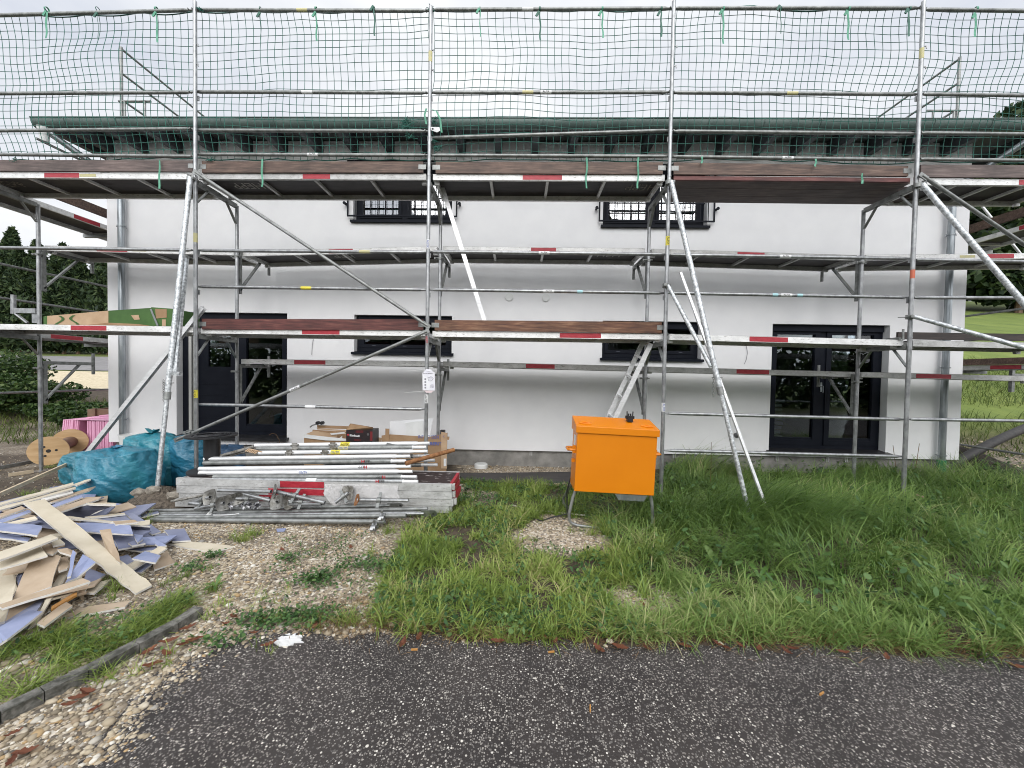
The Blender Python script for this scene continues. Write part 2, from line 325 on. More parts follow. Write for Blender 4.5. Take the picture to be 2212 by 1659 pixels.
# ------------------------------------------------------------------ terrain
def lerp(a, b, t): return a+(b-a)*t
def terr(x, y):
    x = np.asarray(x, float); y = np.asarray(y, float)
    t = np.clip((x+3)/15, 0, 1); t = t*t*(3-2*t)
    l = .13*np.clip(y-3.2, 0, 32); r = .27*np.clip(y-3.8, 0, 55)
    return l*(1-t)+r*t + .012*np.sin(x*1.7+y*.6)*np.clip(-y-.1, 0, .4)
def inpoly(P, poly):
    x, y = P[:, 0], P[:, 1]; c = np.zeros(len(P), bool); n = len(poly)
    for i in range(n):
        x0, y0 = poly[i]; x1, y1 = poly[(i+1) % n]
        k = ((y0 > y) != (y1 > y)); d = (y1-y0) if y1 != y0 else 1e-9
        c ^= k & (x < (x1-x0)*(y-y0)/d+x0)
    return c
def gpoly(pts): return [(gz(px, py).x, gz(px, py).y) for px, py in pts]
def vnoise(P, s, seed=0):
    # smooth value noise
    r = np.random.default_rng(seed).random((64, 64)); q = P/s; i = np.floor(q).astype(int); f = q-i; f = f*f*(3-2*f)
    a = r[i[:, 0] % 64, i[:, 1] % 64]; b = r[(i[:, 0]+1) % 64, i[:, 1] % 64]; c = r[i[:, 0] % 64, (i[:, 1]+1) % 64]; d = r[(i[:, 0]+1) % 64, (i[:, 1]+1) % 64]
    return (a*(1-f[:, 0])+b*f[:, 0])*(1-f[:, 1])+(c*(1-f[:, 0])+d*f[:, 0])*f[:, 1]
LONG = gpoly([(1440, 1008), (1800, 985), (2212, 1010), (2600, 1030), (2900, 1500), (2212, 1428), (1900, 1400), (1500, 1388), (1440, 1290), (1330, 1200), (1300, 1130), (1400, 1105), (1425, 1060)])
MID = gpoly([(900, 1105), (985, 1040), (1235, 1050), (1420, 1060), (1440, 1290), (1500, 1388), (1300, 1386), (1060, 1388), (880, 1372), (800, 1350), (830, 1240), (870, 1170)])
BARE1 = gpoly([(1105, 1155), (1170, 1112), (1250, 1120), (1312, 1150), (1308, 1190), (1205, 1212), (1120, 1192)])
BARE2 = gpoly([(1300, 1265), (1400, 1262), (1490, 1290), (1500, 1340), (1400, 1350), (1310, 1330)])
KERBG = gpoly([(-60, 1440), (60, 1385), (170, 1345), (300, 1325), (400, 1285), (425, 1300), (330, 1375), (190, 1440), (60, 1500), (-60, 1545)])
ASPH = gpoly([(172, 1659), (235, 1590), (300, 1500), (360, 1440), (440, 1398), (540, 1372), (640, 1366), (760, 1372), (900, 1378), (1060, 1386), (1250, 1392), (1450, 1394), (1650, 1398), (1900, 1406), (2212, 1428), (2500, 1450)])
GRAV = gpoly([(-200, 1330), (0, 1150), (330, 1080), (900, 1085), (985, 1040), (1000, 985), (1240, 985), (1240, 1050), (1100, 1060), (900, 1130), (870, 1200), (850, 1350), (640, 1368), (400, 1400), (280, 1520), (150, 1680), (-200, 1900)])
def softin(P, poly, s=.12):
    r = np.zeros(len(P))
    for k in range(8):
        a = k*math.pi/4; r += inpoly(P+np.array([math.cos(a), math.sin(a)])*s, poly)
    return r/8
xs = np.concatenate([np.linspace(-160, -12, 24), np.linspace(-11, -3.2, 24), np.linspace(-3, 14, 190), np.linspace(14.6, 30, 22), np.linspace(34, 160, 24)])
ys = np.concatenate([np.linspace(-120, -8, 14), np.linspace(-7, -4.3, 8), np.linspace(-4.2, 2.2, 100), np.linspace(2.6, 14, 26), np.linspace(16, 70, 28), np.linspace(80, 200, 8)])
GX, GY = np.meshgrid(xs, ys, indexing='ij'); P = np.stack([GX.ravel(), GY.ravel()], 1); Z = terr(P[:, 0], P[:, 1])
nx, ny = len(xs), len(ys); i = np.arange(nx-1)[:, None]*ny+np.arange(ny-1)[None, :]; i = i.ravel()
quads = np.stack([i, i+ny, i+ny+1, i+1], 1)
m, nt, b = nodes('gravel and soil ground'); co = coords(nt); at_ = N(nt, 'ShaderNodeAttribute', attribute_name='cover')
vo = N(nt, 'ShaderNodeTexVoronoi', Scale=52); nt.links.new(co, vo.inputs['Vector']); vs_ = N(nt, 'ShaderNodeSeparateColor'); nt.links.new(vo.outputs['Color'], vs_.inputs[0])
peb = ramp(nt, vs_.outputs[0], [(0, (.10, .085, .07)), (.3, (.26, .21, .15)), (.6, (.40, .33, .24)), (.85, (.55, .48, .38)), (1, (.66, .61, .53))])
soil = ramp(nt, noise(nt, co, 9, 6, .65), [(.3, (.028, .020, .013)), (.55, (.075, .055, .036)), (.75, (.13, .10, .07))])
mead = ramp(nt, noise(nt, coords(nt, (1, .25, 1)), .8, 8, .7), [(.3, (.075, .115, .018)), (.55, (.13, .175, .028)), (.75, (.20, .235, .055))])
m1 = N(nt, 'ShaderNodeMixRGB'); nt.links.new(at_.outputs['Color'], m1.inputs[1]); sc_ = N(nt, 'ShaderNodeSeparateColor'); nt.links.new(at_.outputs['Color'], sc_.inputs[0])
nt.links.new(sc_.outputs[0], m1.inputs[0]); nt.links.new(soil, m1.inputs[1]); nt.links.new(peb, m1.inputs[2])
m2 = N(nt, 'ShaderNodeMixRGB'); nt.links.new(sc_.outputs[1], m2.inputs[0]); nt.links.new(m1.outputs[0], m2.inputs[1]); nt.links.new(mead, m2.inputs[2]); nt.links.new(m2.outputs[0], b.inputs['Base Color'])
b.inputs['Roughness'].default_value = .9; bump(nt, b, vo.outputs['Distance'], .6, -.012)
GROUND = m
go = raw('ground', np.column_stack([P, Z]), [quads], m, sm=True); tag(go, kind='structure')
cov = np.zeros((len(P), 4), np.float32); cov[:, 3] = 1
gr = softin(P, GRAV)*np.clip(.25+1.5*vnoise(P, .35, 3), 0, 1); gr = np.maximum(gr, np.maximum(softin(P, BARE1, .06), .7*softin(P, BARE2, .08)*1.3))
gr = np.maximum(gr, ((P[:, 1] > -.2) & (P[:, 1] < 4.5) & ((P[:, 0] < -2.5) | (P[:, 0] > 11.5)))*np.clip(vnoise(P, .5, 5)*1.3-.3, 0, 1)*.8)
gr *= 1-.35*softin(P, KERBG)
cov[:, 0] = gr; cov[:, 1] = np.clip((P[:, 1]-4.3)/1.6, 0, 1)*(P[:, 0] > 6)+np.clip((P[:, 1]-9)/3, 0, 1)*(P[:, 0] <= 6)*.75+np.clip((-P[:, 1]-9)/2, 0, 1)
ca = go.data.color_attributes.new('cover', 'FLOAT_COLOR', 'POINT'); ca.data.foreach_set('color', np.clip(cov, 0, 1).ravel())
# asphalt: exposed white chips in dark binder
m, nt, b = nodes('chipped asphalt'); co = coords(nt); cols = []
base = ramp(nt, noise(nt, co, 2.2, 6, .6), [(.3, (.022, .0185, .018)), (.7, (.046, .039, .036))])
prev = base
for scl, thr, rad, c0, c1 in ((74, .25, .42, (.055, .05, .05), (.20, .185, .17)), (104, .52, .42, (.10, .095, .09), (.36, .34, .31)), (74, .87, .38, (.36, .34, .30), (.70, .68, .63)), (30, .965, .24, (.45, .42, .36), (.7, .68, .62))):
    vo = N(nt, 'ShaderNodeTexVoronoi', Scale=scl, Randomness=1); nt.links.new(co, vo.inputs['Vector']); sc = N(nt, 'ShaderNodeSeparateColor'); nt.links.new(vo.outputs['Color'], sc.inputs[0])
    a = N(nt, 'ShaderNodeMath', operation='GREATER_THAN'); a.inputs[1].default_value = thr; nt.links.new(sc.outputs[0], a.inputs[0])
    d = ramp(nt, vo.outputs['Distance'], [(rad-.08, (1, 1, 1)), (rad, (0, 0, 0))]); mu = N(nt, 'ShaderNodeMath', operation='MULTIPLY'); nt.links.new(a.outputs[0], mu.inputs[0]); nt.links.new(d, mu.inputs[1])
    cc = ramp(nt, sc.outputs[1], [(.1, c0), (.9, c1)]); mx = N(nt, 'ShaderNodeMixRGB'); nt.links.new(mu.outputs[0], mx.inputs[0]); nt.links.new(prev, mx.inputs[1]); nt.links.new(cc, mx.inputs[2]); prev = mx.outputs[0]; cols.append(mu.outputs[0])
wear = ramp(nt, noise(nt, coords(nt, (1, .6, 1)), .9, 5, .6), [(.3, (.74, .72, .70)), (.55, (1, .98, .96)), (.75, (1.12, 1.08, 1.03))]); mw = N(nt, 'ShaderNodeMixRGB', blend_type='MULTIPLY'); mw.inputs[0].default_value = 1; nt.links.new(prev, mw.inputs[1]); nt.links.new(wear, mw.inputs[2]); nt.links.new(mw.outputs[0], b.inputs['Base Color']); b.inputs['Roughness'].default_value = .75; bump(nt, b, noise(nt, co, 70, 4, .7), .8, .006)
pts = [V((x, y, 0)) for x, y in ASPH]; out = []
for k in range(len(pts)-1):
    for t in np.linspace(0, 1, 14, endpoint=False):
        p = pts[k].lerp(pts[k+1], float(t)); out.append((p.x+random.uniform(-.015, .015), p.y+random.uniform(-.02, .02)+.03*math.sin(p.x*7.3)+.02*math.sin(p.x*17)))
out += [(22, -2.6), (22, -9), (-9, -9), (-3, -6.3)]
from mathutils.geometry import tessellate_polygon
mb = MB(); mb.add([(x, y, .006) for x, y in out], [tuple(t) for t in tessellate_polygon([[V((x, y, 0)) for x, y in out]])]); ao = mb.build('road', m, sm=False); tag(ao, kind='structure')
# pale side road, gravel strip left of the house
def sheet(name, x0, x1, y0, y1, mt, dz, nseg=16):
    gx = np.linspace(x0, x1, nseg); gy = np.linspace(y0, y1, nseg); A, B = np.meshgrid(gx, gy, indexing='ij'); i = (np.arange(nseg-1)[:, None]*nseg+np.arange(nseg-1)[None, :]).ravel()
    return raw(name, np.column_stack([A.ravel(), B.ravel(), terr(A.ravel(), B.ravel())+dz]), [np.stack([i, i+nseg, i+nseg+1, i+1], 1)], mt, sm=True)
tag(sheet('path', -24, -5.0, 9.3, 14.0, mat('pale crushed stone', (.42, .35, .23), (.62, .54, .39), .95, 0, 10, bmp=.8, bscale=12, bdist=.05), .02), kind='structure')
tag(sheet('pavement', -60, -5.0, 14.3, 21.5, mat('grey side road', (.17, .165, .165), (.23, .22, .22), .9, 0, 3), .03), kind='structure')
# concrete kerb on the left
mk = MB(); K = [gz(-60, 1572, .048), gz(0, 1546, .048), gz(95, 1500, .048), gz(190, 1454, .048), gz(300, 1396, .048), gz(385, 1350, .048), gz(438, 1318, .04)]
for a, c in zip(K[:-1], K[1:]):
    d = (c-a).normalized(); nrm = V((d.y, -d.x, 0)); a2 = a+d*.004; a = a.copy(); a.z = c.z = .06
    mk.prism([a2, c, c-nrm*.066, a2-nrm*.066], (0, 0, -.22))
ke = mk.build('kerb', mat('kerb concrete', (.055, .055, .045), (.22, .21, .19), .95, 0, 16, lo=.38, hi=.66, bmp=1, bscale=40, bdist=.015), sm=False); tag(ke, kind='structure')
# ------------------------------------------------------------------ house
YW = 1.65; REV = .13
hx0 = at(233, 700, YW).x; hx1 = at(2083, 720, YW).x; hz0 = at(1150, 974, YW).z; HZ1 = 5.58; HY1 = 11.5
house = thing('house', 'newly rendered white house behind the scaffold with dark windows', 'house', (hx0, YW, 0))
def rect(l, t, r, b_): a = at(l, t, YW); c = at(r, b_, YW); return (a.x, c.x, c.z, a.z)
# openings: x0,x1,z0,z1
OPA = rect(763, 440, 976, 478); OPA = (OPA[0], OPA[1], at(870, 478, YW).z, 5.22)
OPB = rect(1303, 440, 1527, 490); OPB = (OPB[0], OPB[1], at(1416, 489, YW).z, 5.22)
OPC = (at(765, 720, YW).x, at(976, 720, YW).x, at(870, 763, YW).z, at(870, 681, YW).z)
OPD = (at(1301, 735, YW).x, at(1515, 735, YW).x, at(1408, 776, YW).z, at(1408, 694, YW).z)
OPE = (at(381, 800, YW).x, at(620, 800, YW).x, at(500, 944, YW).z, at(500, 675, YW).z)
OPF = (at(1665, 830, YW).x, at(1918, 830, YW).x, at(1790, 976, YW).z, at(1790, 701, YW).z)
OPS = [OPA, OPB, OPC, OPD, OPE, OPF]
def wall_mesh(x0, x1, z0, z1, ops, y, dep):
    X = sorted({x0, x1, *[o[0] for o in ops], *[o[1] for o in ops]}); Zs = sorted({z0, z1, *[o[2] for o in ops], *[o[3] for o in ops]}); mb = MB()
    for i in range(len(X)-1):
        for j in range(len(Zs)-1):
            cx, cz = (X[i]+X[i+1])/2, (Zs[j]+Zs[j+1])/2
            if any(o[0] < cx < o[1] and o[2] < cz < o[3] for o in ops): continue
            mb.add([(X[i], y, Zs[j]), (X[i+1], y, Zs[j]), (X[i+1], y, Zs[j+1]), (X[i], y, Zs[j+1])], [(0, 1, 2, 3)])
    for a, c, e, f in ops:
        for q in ([(a, e), (a, f)], [(c, f), (c, e)], [(a, f), (c, f)], [(c, e), (a, e)]):
            (p0, r0), (p1, r1) = q; mb.add([(p0, y, r0), (p1, y, r1), (p1, y+dep, r1), (p0, y+dep, r0)], [(0, 1, 2, 3)])
    return mb
wm = wall_mesh(hx0, hx1, hz0, HZ1, OPS, YW, .36)
# side and rear walls, underside of the render
wm.add([(hx0, YW, hz0), (hx0, HY1, hz0), (hx0, HY1, HZ1), (hx0, YW, HZ1)], [(0, 1, 2, 3)]); wm.add([(hx1, YW, hz0), (hx1, HY1, hz0), (hx1, HY1, HZ1), (hx1, YW, HZ1)], [(0, 1, 2, 3)])
wm.add([(hx0, HY1, hz0), (hx1, HY1, hz0), (hx1, HY1, HZ1), (hx0, HY1, HZ1)], [(0, 1, 2, 3)]); wm.add([(hx0, YW, hz0), (hx1, YW, hz0), (hx1, YW+.12, hz0), (hx0, YW+.12, hz0)], [(0, 1, 2, 3)])
me = bpy.data.meshes.new('wall'); me.from_pydata(wm.v, [], wm.f); me.materials.append(PLAS); link(me, 'wall', house)
# inner shell, so that rooms behind the panes are dark but real
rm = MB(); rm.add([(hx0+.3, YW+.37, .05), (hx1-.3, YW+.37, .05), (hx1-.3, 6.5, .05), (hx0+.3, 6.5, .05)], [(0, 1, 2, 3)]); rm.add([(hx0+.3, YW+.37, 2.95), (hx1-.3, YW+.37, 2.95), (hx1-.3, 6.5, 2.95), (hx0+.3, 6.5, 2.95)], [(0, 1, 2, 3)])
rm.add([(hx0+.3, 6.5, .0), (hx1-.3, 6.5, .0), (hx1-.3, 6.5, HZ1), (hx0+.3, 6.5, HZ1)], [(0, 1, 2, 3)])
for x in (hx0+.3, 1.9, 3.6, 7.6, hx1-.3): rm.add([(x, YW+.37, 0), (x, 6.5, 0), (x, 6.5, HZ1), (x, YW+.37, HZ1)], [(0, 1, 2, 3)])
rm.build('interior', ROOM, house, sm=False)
mb = MB(); mb.box((hx0+.07, YW+.06, -.1), (hx1-.07, YW+.3, hz0-.001)); mb.build('plinth', CONC, house, sm=False)
# drip-edge clips under the render
for px in (1457, 1147, 1680, 1790, 1830, 1500):
    p = at(px, 980, YW+.03); mc = MB(); mc.box((p.x-.02, YW+.04, hz0-.09), (p.x-.012, YW+.055, hz0)); mc.box((p.x+.012, YW+.04, hz0-.09), (p.x+.02, YW+.055, hz0)); mc.build('drip_clip', WPLA, house, sm=False)
# roof: slab, soffit boards, rafters, fascia, gutter
YE = .98; vx0, vx1 = at(54, 243, .8).x+.03, hx1+.72; YR = 6.6; SL = .02; zb_r = lambda y: 5.365+SL*(y-YW)
gw = MB()
for x in (hx0, hx1): gw.add([(x, YW, HZ1-.001), (x, HY1, HZ1-.001), (x, YR, zb_r(YR)+.22)], [(0, 1, 2)])
gw.build('gable_wall', PLAS, house, sm=False)
yb_ = 2*YR-YE
mb = MB(); mb.prism([(vx0, YE+.14, zb_r(YE+.14)+.233), (vx0, YR, zb_r(YR)+.233), (vx0, yb_, zb_r(YE)+.233), (vx0, yb_, zb_r(YE)+.275), (vx0, YR, zb_r(YR)+.275), (vx0, YE+.14, zb_r(YE+.14)+.275)], (vx1-vx0, 0, 0)); mb.build('roof', SOFF, house, sm=False)
mb = MB(); mb.box((vx0, YE-.03, zb_r(YE)+.01), (vx1, YE-.001, zb_r(YE)+.17)); mb.build('fascia', RAFT, house, sm=False)
def rafter(nm, x, wd, y1):
    y0 = YE+.002; mb = MB(); mb.prism([(x, y0, zb_r(y0)), (x, y1, zb_r(y1)), (x, y1, zb_r(y1)+.23), (x, y0+.14, zb_r(y0)+.225), (x, y0, zb_r(y0)+.15)], (wd, 0, 0)); return mb.build(nm, RAFT, house, sm=False)
x = hx0+.03
while x < hx1: rafter('rafter', x, .11, 2.6); x += .617
for x in (vx0+.02, vx1-.13): rafter('verge_rafter', x, .11, YR-.02)
g0 = at(54, 243, .86); g1 = V((vx1+.02, .86, g0.z))
mb = MB(); n = 14; prof = []
for i in range(n+1):
    t = math.pi*i/n; prof.append((.86+.075-.08*math.cos(t)*1.0, -.0-.125*math.sin(t)))
gz0 = at(1150, 249, .80).z
vs = []
for xx in (vx0-.03, vx1+.05):
    for y, z in prof: vs.append((xx, y, gz0+z))
mb.add(vs, [(i, i+1, n+2+i, n+1+i) for i in range(n)]); mb.add([V((xx, y, gz0+z)) for xx in (vx0-.03,) for y, z in prof], [tuple(range(n+1))]); mb.add([V((vx1+.05, y, gz0+z)) for y, z in prof], [tuple(range(n, -1, -1))])
mb.path([(vx0-.03, .855, gz0), (vx1+.05, .855, gz0)], .011, 8); gut = mb.build('gutter', GUTT, house, ang=60)
for xx in np.arange(vx0+.5, vx1, .82):
    mb = MB(); pr = [(y, gz0+z-.003) for y, z in prof]; mb.path([(xx, p[0]-.003*(1 if j < n/2 else 0), p[1]) for j, p in enumerate(pr)], .006, 5); mb.build('gutter_bracket', GUTT, gut)
# downpipes with swan neck, clips
def downpipe(px, green):
    X = at(px, 800, YW-.09).x; y = YW-.09; mb = MB(); zl = hz0+.06 if not green else -.05
    sx = -.55 if px < 1000 else .55
    mb.path([(X, y, zl), (X, y, 4.55), (X+sx*.15, y-.02, 4.85), (X+sx*.85, .98, 5.25), (X+sx, .93, 5.42), (X+sx, .935, gz0-.1)], .047, 14)
    o = mb.build('downpipe', ZINC, house)
    mb = MB(); mb.lathe((X+sx, .935, gz0-.21), [(.05, -.12), (.06, 0), (.085, .09)], 14); mb.build('outlet', WPLA if px < 1000 else ZINC, o)
    for z in ((.42, .70, 2.34, 4.05) if not green else (.25, .36, 1.83, 4.02)):
        mb = MB(); mb.disc((X, y, z), (0, 0, 1), .055, .022, 18, .046); mb.tube((X, y+.05, z+.011), (X, YW, z+.011), .006, n=6); mb.tube((X-.052, y, z+.011), (X-.085, y, z+.011), .01, n=6); mb.tube((X+.052, y, z+.011), (X+.085, y, z+.011), .01, n=6); mb.build('pipe_clip', ZINC, o)
    if green:
        mb = MB(); mb.tube((X, y, -.05), (X, y, at(2045, 994, YW-.09).z), .058, n=18); mb.build('drain_socket', GRNPIPE, o)
downpipe(264, False); downpipe(2042, True)
# windows
def frame_rect(mb, x0, x1, z0, z1, wd, y0, y1):
    mb.box((x0, y0, z0), (x0+wd, y1, z1)); mb.box((x1-wd, y0, z0), (x1, y1, z1)); mb.box((x0+wd, y0, z0), (x1-wd, y1, z0+wd)); mb.box((x0+wd, y0, z1-wd), (x1-wd, y1, z1))
def pane(w, x0, x1, z0, z1, y, m=GLASS):
    mb = MB(); mb.box((x0, y, z0), (x1, y+.004, z1)); return mb.build('pane', m, w, sm=False)
def sill(w, o, px):
    mb = MB(); x0, x1 = o[0]-.035, o[1]+.035
    mb.prism([(x0, YW+REV, o[2]+.035), (x0, YW-.05, o[2]+.004), (x0, YW-.05, o[2]-.035), (x0, YW-.0, o[2]-.03), (x0, YW+.0, o[2]-.0), (x0, YW+REV, o[2]+.004)], (x1-x0, 0, 0)); return mb.build('sill', ANTH, w, sm=False)
def window(o, kind):
    x0, x1, z0, z1 = o; w_ = MB(); y = YW+REV-.005; z0 += .03
    frame_rect(w_, x0+.002, x1-.002, z0, z1-.002, .065, y, y+.07)
    xm = (x0+x1)/2
    if kind != 'low': w_.box((xm-.05, y+.003, z0+.065), (xm+.05, y+.067, z1-.067))
    o_ = w_.build('window', ANTH, house, sm=False)
    leaves = [(x0+.067, xm-.05), (xm+.05, x1-.067)] if kind != 'low' else [(x0+.067, x1-.067)]
    for a, c in leaves:
        mb = MB(); frame_rect(mb, a, c, z0+.067, z1-.069, .06, y-.012, y+.05); mb.build('sash', ANTH, o_, sm=False)
        pane(o_, a+.06, c-.06, z0+.127, z1-.129, y+.02, GLASSU if kind == 'up' else GLASS)
    sill(o_, (x0, x1, o[2], o[3]), 0)
    if kind == 'up':
        mb = MB(); mb.box((x0+.05, YW+REV+.075, z0+.05), (x1-.05, YW+REV+.08, z1)); mb.build('curtain', CURT, o_, sm=False)
        gx0, gx1 = x0-.07, x1+.09; zg = o[2]+.055; yb = YW-.055; zt = zg+.95; mb = MB(); t = .011
        for x in (gx0, gx1): mb.box((x-t, yb-t, zg), (x+t, yb+t, zt))
        mb.box((gx0+t, yb-t, zg-.0), (gx1-t, yb+t, zg+.022)); mb.box((gx0+t, yb-t, zt-.022), (gx1-t, yb+t, zt)); mb.box((x0+.07, yb-.006, zg+.30), (x1-.07, yb+.006, zg+.318))
        k = 0; x = gx0+.13
        while x < gx1-.06:
            mb.box((x-.006, yb-.005, zg+.022), (x+.006, yb+.005, zt-.022)); x += .13
        for x in (gx0, gx1):
            for z in (zg+.22, zt-.12):
                s = -1 if x == gx0 else 1; mb.tube((x+s*t, yb, z), (x+s*.05, yb, z), .008, n=8); mb.tube((x+s*.05, yb-.02, z), (x+s*.05, YW, z), .016, n=10); mb.disc((x+s*.05, yb-.03, z), (0, 1, 0), .026, .02, 14)
        mb.build('balcony_grille', ANTH, o_)
    elif kind == 'low':
        mb = MB(); mb.box((x0+.03, y-.05, z1-.12), (x1-.03, y-.014, z1-.004)); mb.build('shutter_box', ANTH, o_, sm=False)
        mb = MB()
        for q in (.18, .5, .82): mb.box((lerp(x0, x1, q)-.03, y-.018, z0+.095), (lerp(x0, x1, q)+.03, y-.013, z0+.107)); mb.tube((lerp(x0, x1, q)+.1, YW-.045, o[2]+.006), (lerp(x0, x1, q)+.1, YW-.05, o[2]+.006), .006, n=6)
        mb.build('drain_caps', mat('frame cap', (.05, .055, .075)), o_, sm=False)
    return o_
wA = window(OPA, 'up'); wB = window(OPB, 'up'); wC = window(OPC, 'low'); wD = window(OPD, 'low')
# terrace doors
def tdoor(o, solid):
    x0, x1, z0, z1 = o; y = YW+REV-.005; w_ = MB(); z0 += .02; frame_rect(w_, x0+.002, x1-.002, z0, z1-.002, .07, y, y+.075); xm = lerp(x0, x1, .52 if solid else .485)
    w_.box((xm-.055, y+.003, z0+.07), (xm+.055, y+.072, z1-.072)); w_.box((x0+.03, y-.05, z1-.11), (x1-.03, y-.002, z1-.004)); o_ = w_.build('terrace_door', ANTH, house, sm=False)
    for side, (a, c) in enumerate(((x0+.072, xm-.055), (xm+.055, x1-.072))):
        mb = MB(); frame_rect(mb, a, c, z0+.072, z1-.074, .085, y-.015, y+.055)
        if solid and side == 0:
            mb.box((a+.085, y, z0+.157), (c-.085, y+.05, z0+1.12))
            for q in range(4): mb.box((a+.16, y-.008, z0+.3+q*.2), (c-.16, y-.001, z0+.31+q*.2))
            mb.box((a+.085, y, z0+1.12), (a+.40, y+.05, z1-.16)); mb.box((a+.40, y, z0+1.12), (c-.085, y+.05, z0+1.22)); mb.build('door_leaf', ANTH, o_, sm=False); pane(o_, a+.40, c-.087, z0+1.22, z1-.16, y+.02)
        else:
            mb.box((a+.085, y-.005, z0+.157), (c-.085, y+.045, z0+.2)); mb.build('door_leaf', ANTH, o_, sm=False); pane(o_, a+.085, c-.085, z0+.2, z1-.159, y+.02)
    if solid:
        mb = MB()
        for q, wd in ((.15, .05), (.235, .05)): mb.box((x0+q, y-.045, z0+.08), (x0+q+wd, y-.017, z1-.12))
        mb.build('shutter_rail', mat('pale shutter rail', (.42, .42, .40)), o_, sm=False)
    mb = MB(); hx = xm-.035; mb.box((hx, y-.02, z0+1.0), (hx+.03, y-.016, z0+1.16)); mb.path([(hx+.015, y-.02, z0+1.1), (hx+.015, y-.06, z0+1.1), (hx+.015, y-.06, z0+.98)], .009, 8); mb.build('handle', ZINC, o_)
    mb = MB(); mb.prism([(x0-.04, YW+REV, o[2]+.03), (x0-.04, YW-.09, o[2]+.0), (x0-.04, YW-.09, o[2]-.045), (x0-.04, YW, o[2]-.03), (x0-.04, YW+REV, o[2]-.0)], (x1-x0+.08, 0, 0)); mb.build('threshold', BLKP, o_, sm=False)
tdoor(OPE, True); tdoor(OPF, False)
# vent covers and pencil marks on the render
for px in (1100, 1179):
    p = at(px, 642 if px < 1150 else 643.5, YW); mb = MB(); mb.disc((p.x, YW-.022, p.z), (0, 1, 0), .066, .022, 28); mb.disc((p.x, YW-.030, p.z), (0, 1, 0), .056, .0075, 28); mb.build('vent_cover', WPLA, house)
for pts in ([(677.5, 732), (675, 748), (674, 767)], [(1611, 745), (1614, 762), (1611, 778), (1607, 786)]):
    mb = MB(); mb.path([V((at(x, y, YW).x, YW-.012, at(x, y, YW).z)) for x, y in pts], .004, 5); mb.build('loose_cable', mat('grey cable', (.25, .25, .26)), house)
p = at(1586, 940, YW); mb = MB(); mb.disc((p.x, YW-.05, p.z), (.4, -1, .5), .045, .06, 18, .036); mb.build('pipe_stub', mat('grey conduit', (.12, .12, .125)), house)
# stored boards inside the right-hand room, seen through the glass
sx = OPF[0]+.12
for k in range(14):
    mb = MB(); mb.box((sx+random.uniform(-.03, .03), YW+.75, .06+k*.085), (sx+.62+random.uniform(-.05, .05), YW+1.6, .06+k*.085+.055)); o = mb.build('stored_panel', mat('stored panel', (.17, .175, .19), (.25, .25, .26), .6) if k == 0 else bpy.data.materials['stored panel'], sm=False)
    tag(o, 'flat grey panel in the stack stored inside the right terrace door', 'panel', 'panels stacked inside the right terrace door')
# ------------------------------------------------------------------ scaffold
BAY = 3.07; TR = .0242
scaf = thing('scaffold', 'galvanised facade scaffold with two plank levels wrapped round the white house', 'scaffold', (0, 0, 0))
D2, D1, LA, LB = 4.085, 2.075, at(1175, 536, .8).z-.075, at(1175, 797, .8).z
def seg(name, p, q, r, m=GALVW, parent=scaf, n=12):
    mb = MB(); mb.tube(p, q, r, n=n); return mb.build(name, m, parent)
def clamp(p, axis, parent=scaf, r=.024, d=(0, -1, 0)):
    mb = MB(); a = V(axis).normalized(); p = V(p); mb.disc(p-a*.025, a, r+.012, .05, 14); e = V(d); g = a.cross(e).normalized()
    mb.beam(p+e*.02-g*.02, p+e*.065-g*.02, .03, .04, a); mb.tube(p+e*.05-g*.045, p+e*.05+g*.05, .008, n=8); mb.tube(p+e*.05+g*.035, p+e*.05+g*.05, .014, n=6); return mb.build('coupler', GALVW, parent)
tops = {0: (413.8, 3), 1: (927.5, 14), 2: (1452, 3), 3: (1991.5, 3)}
OST = {}
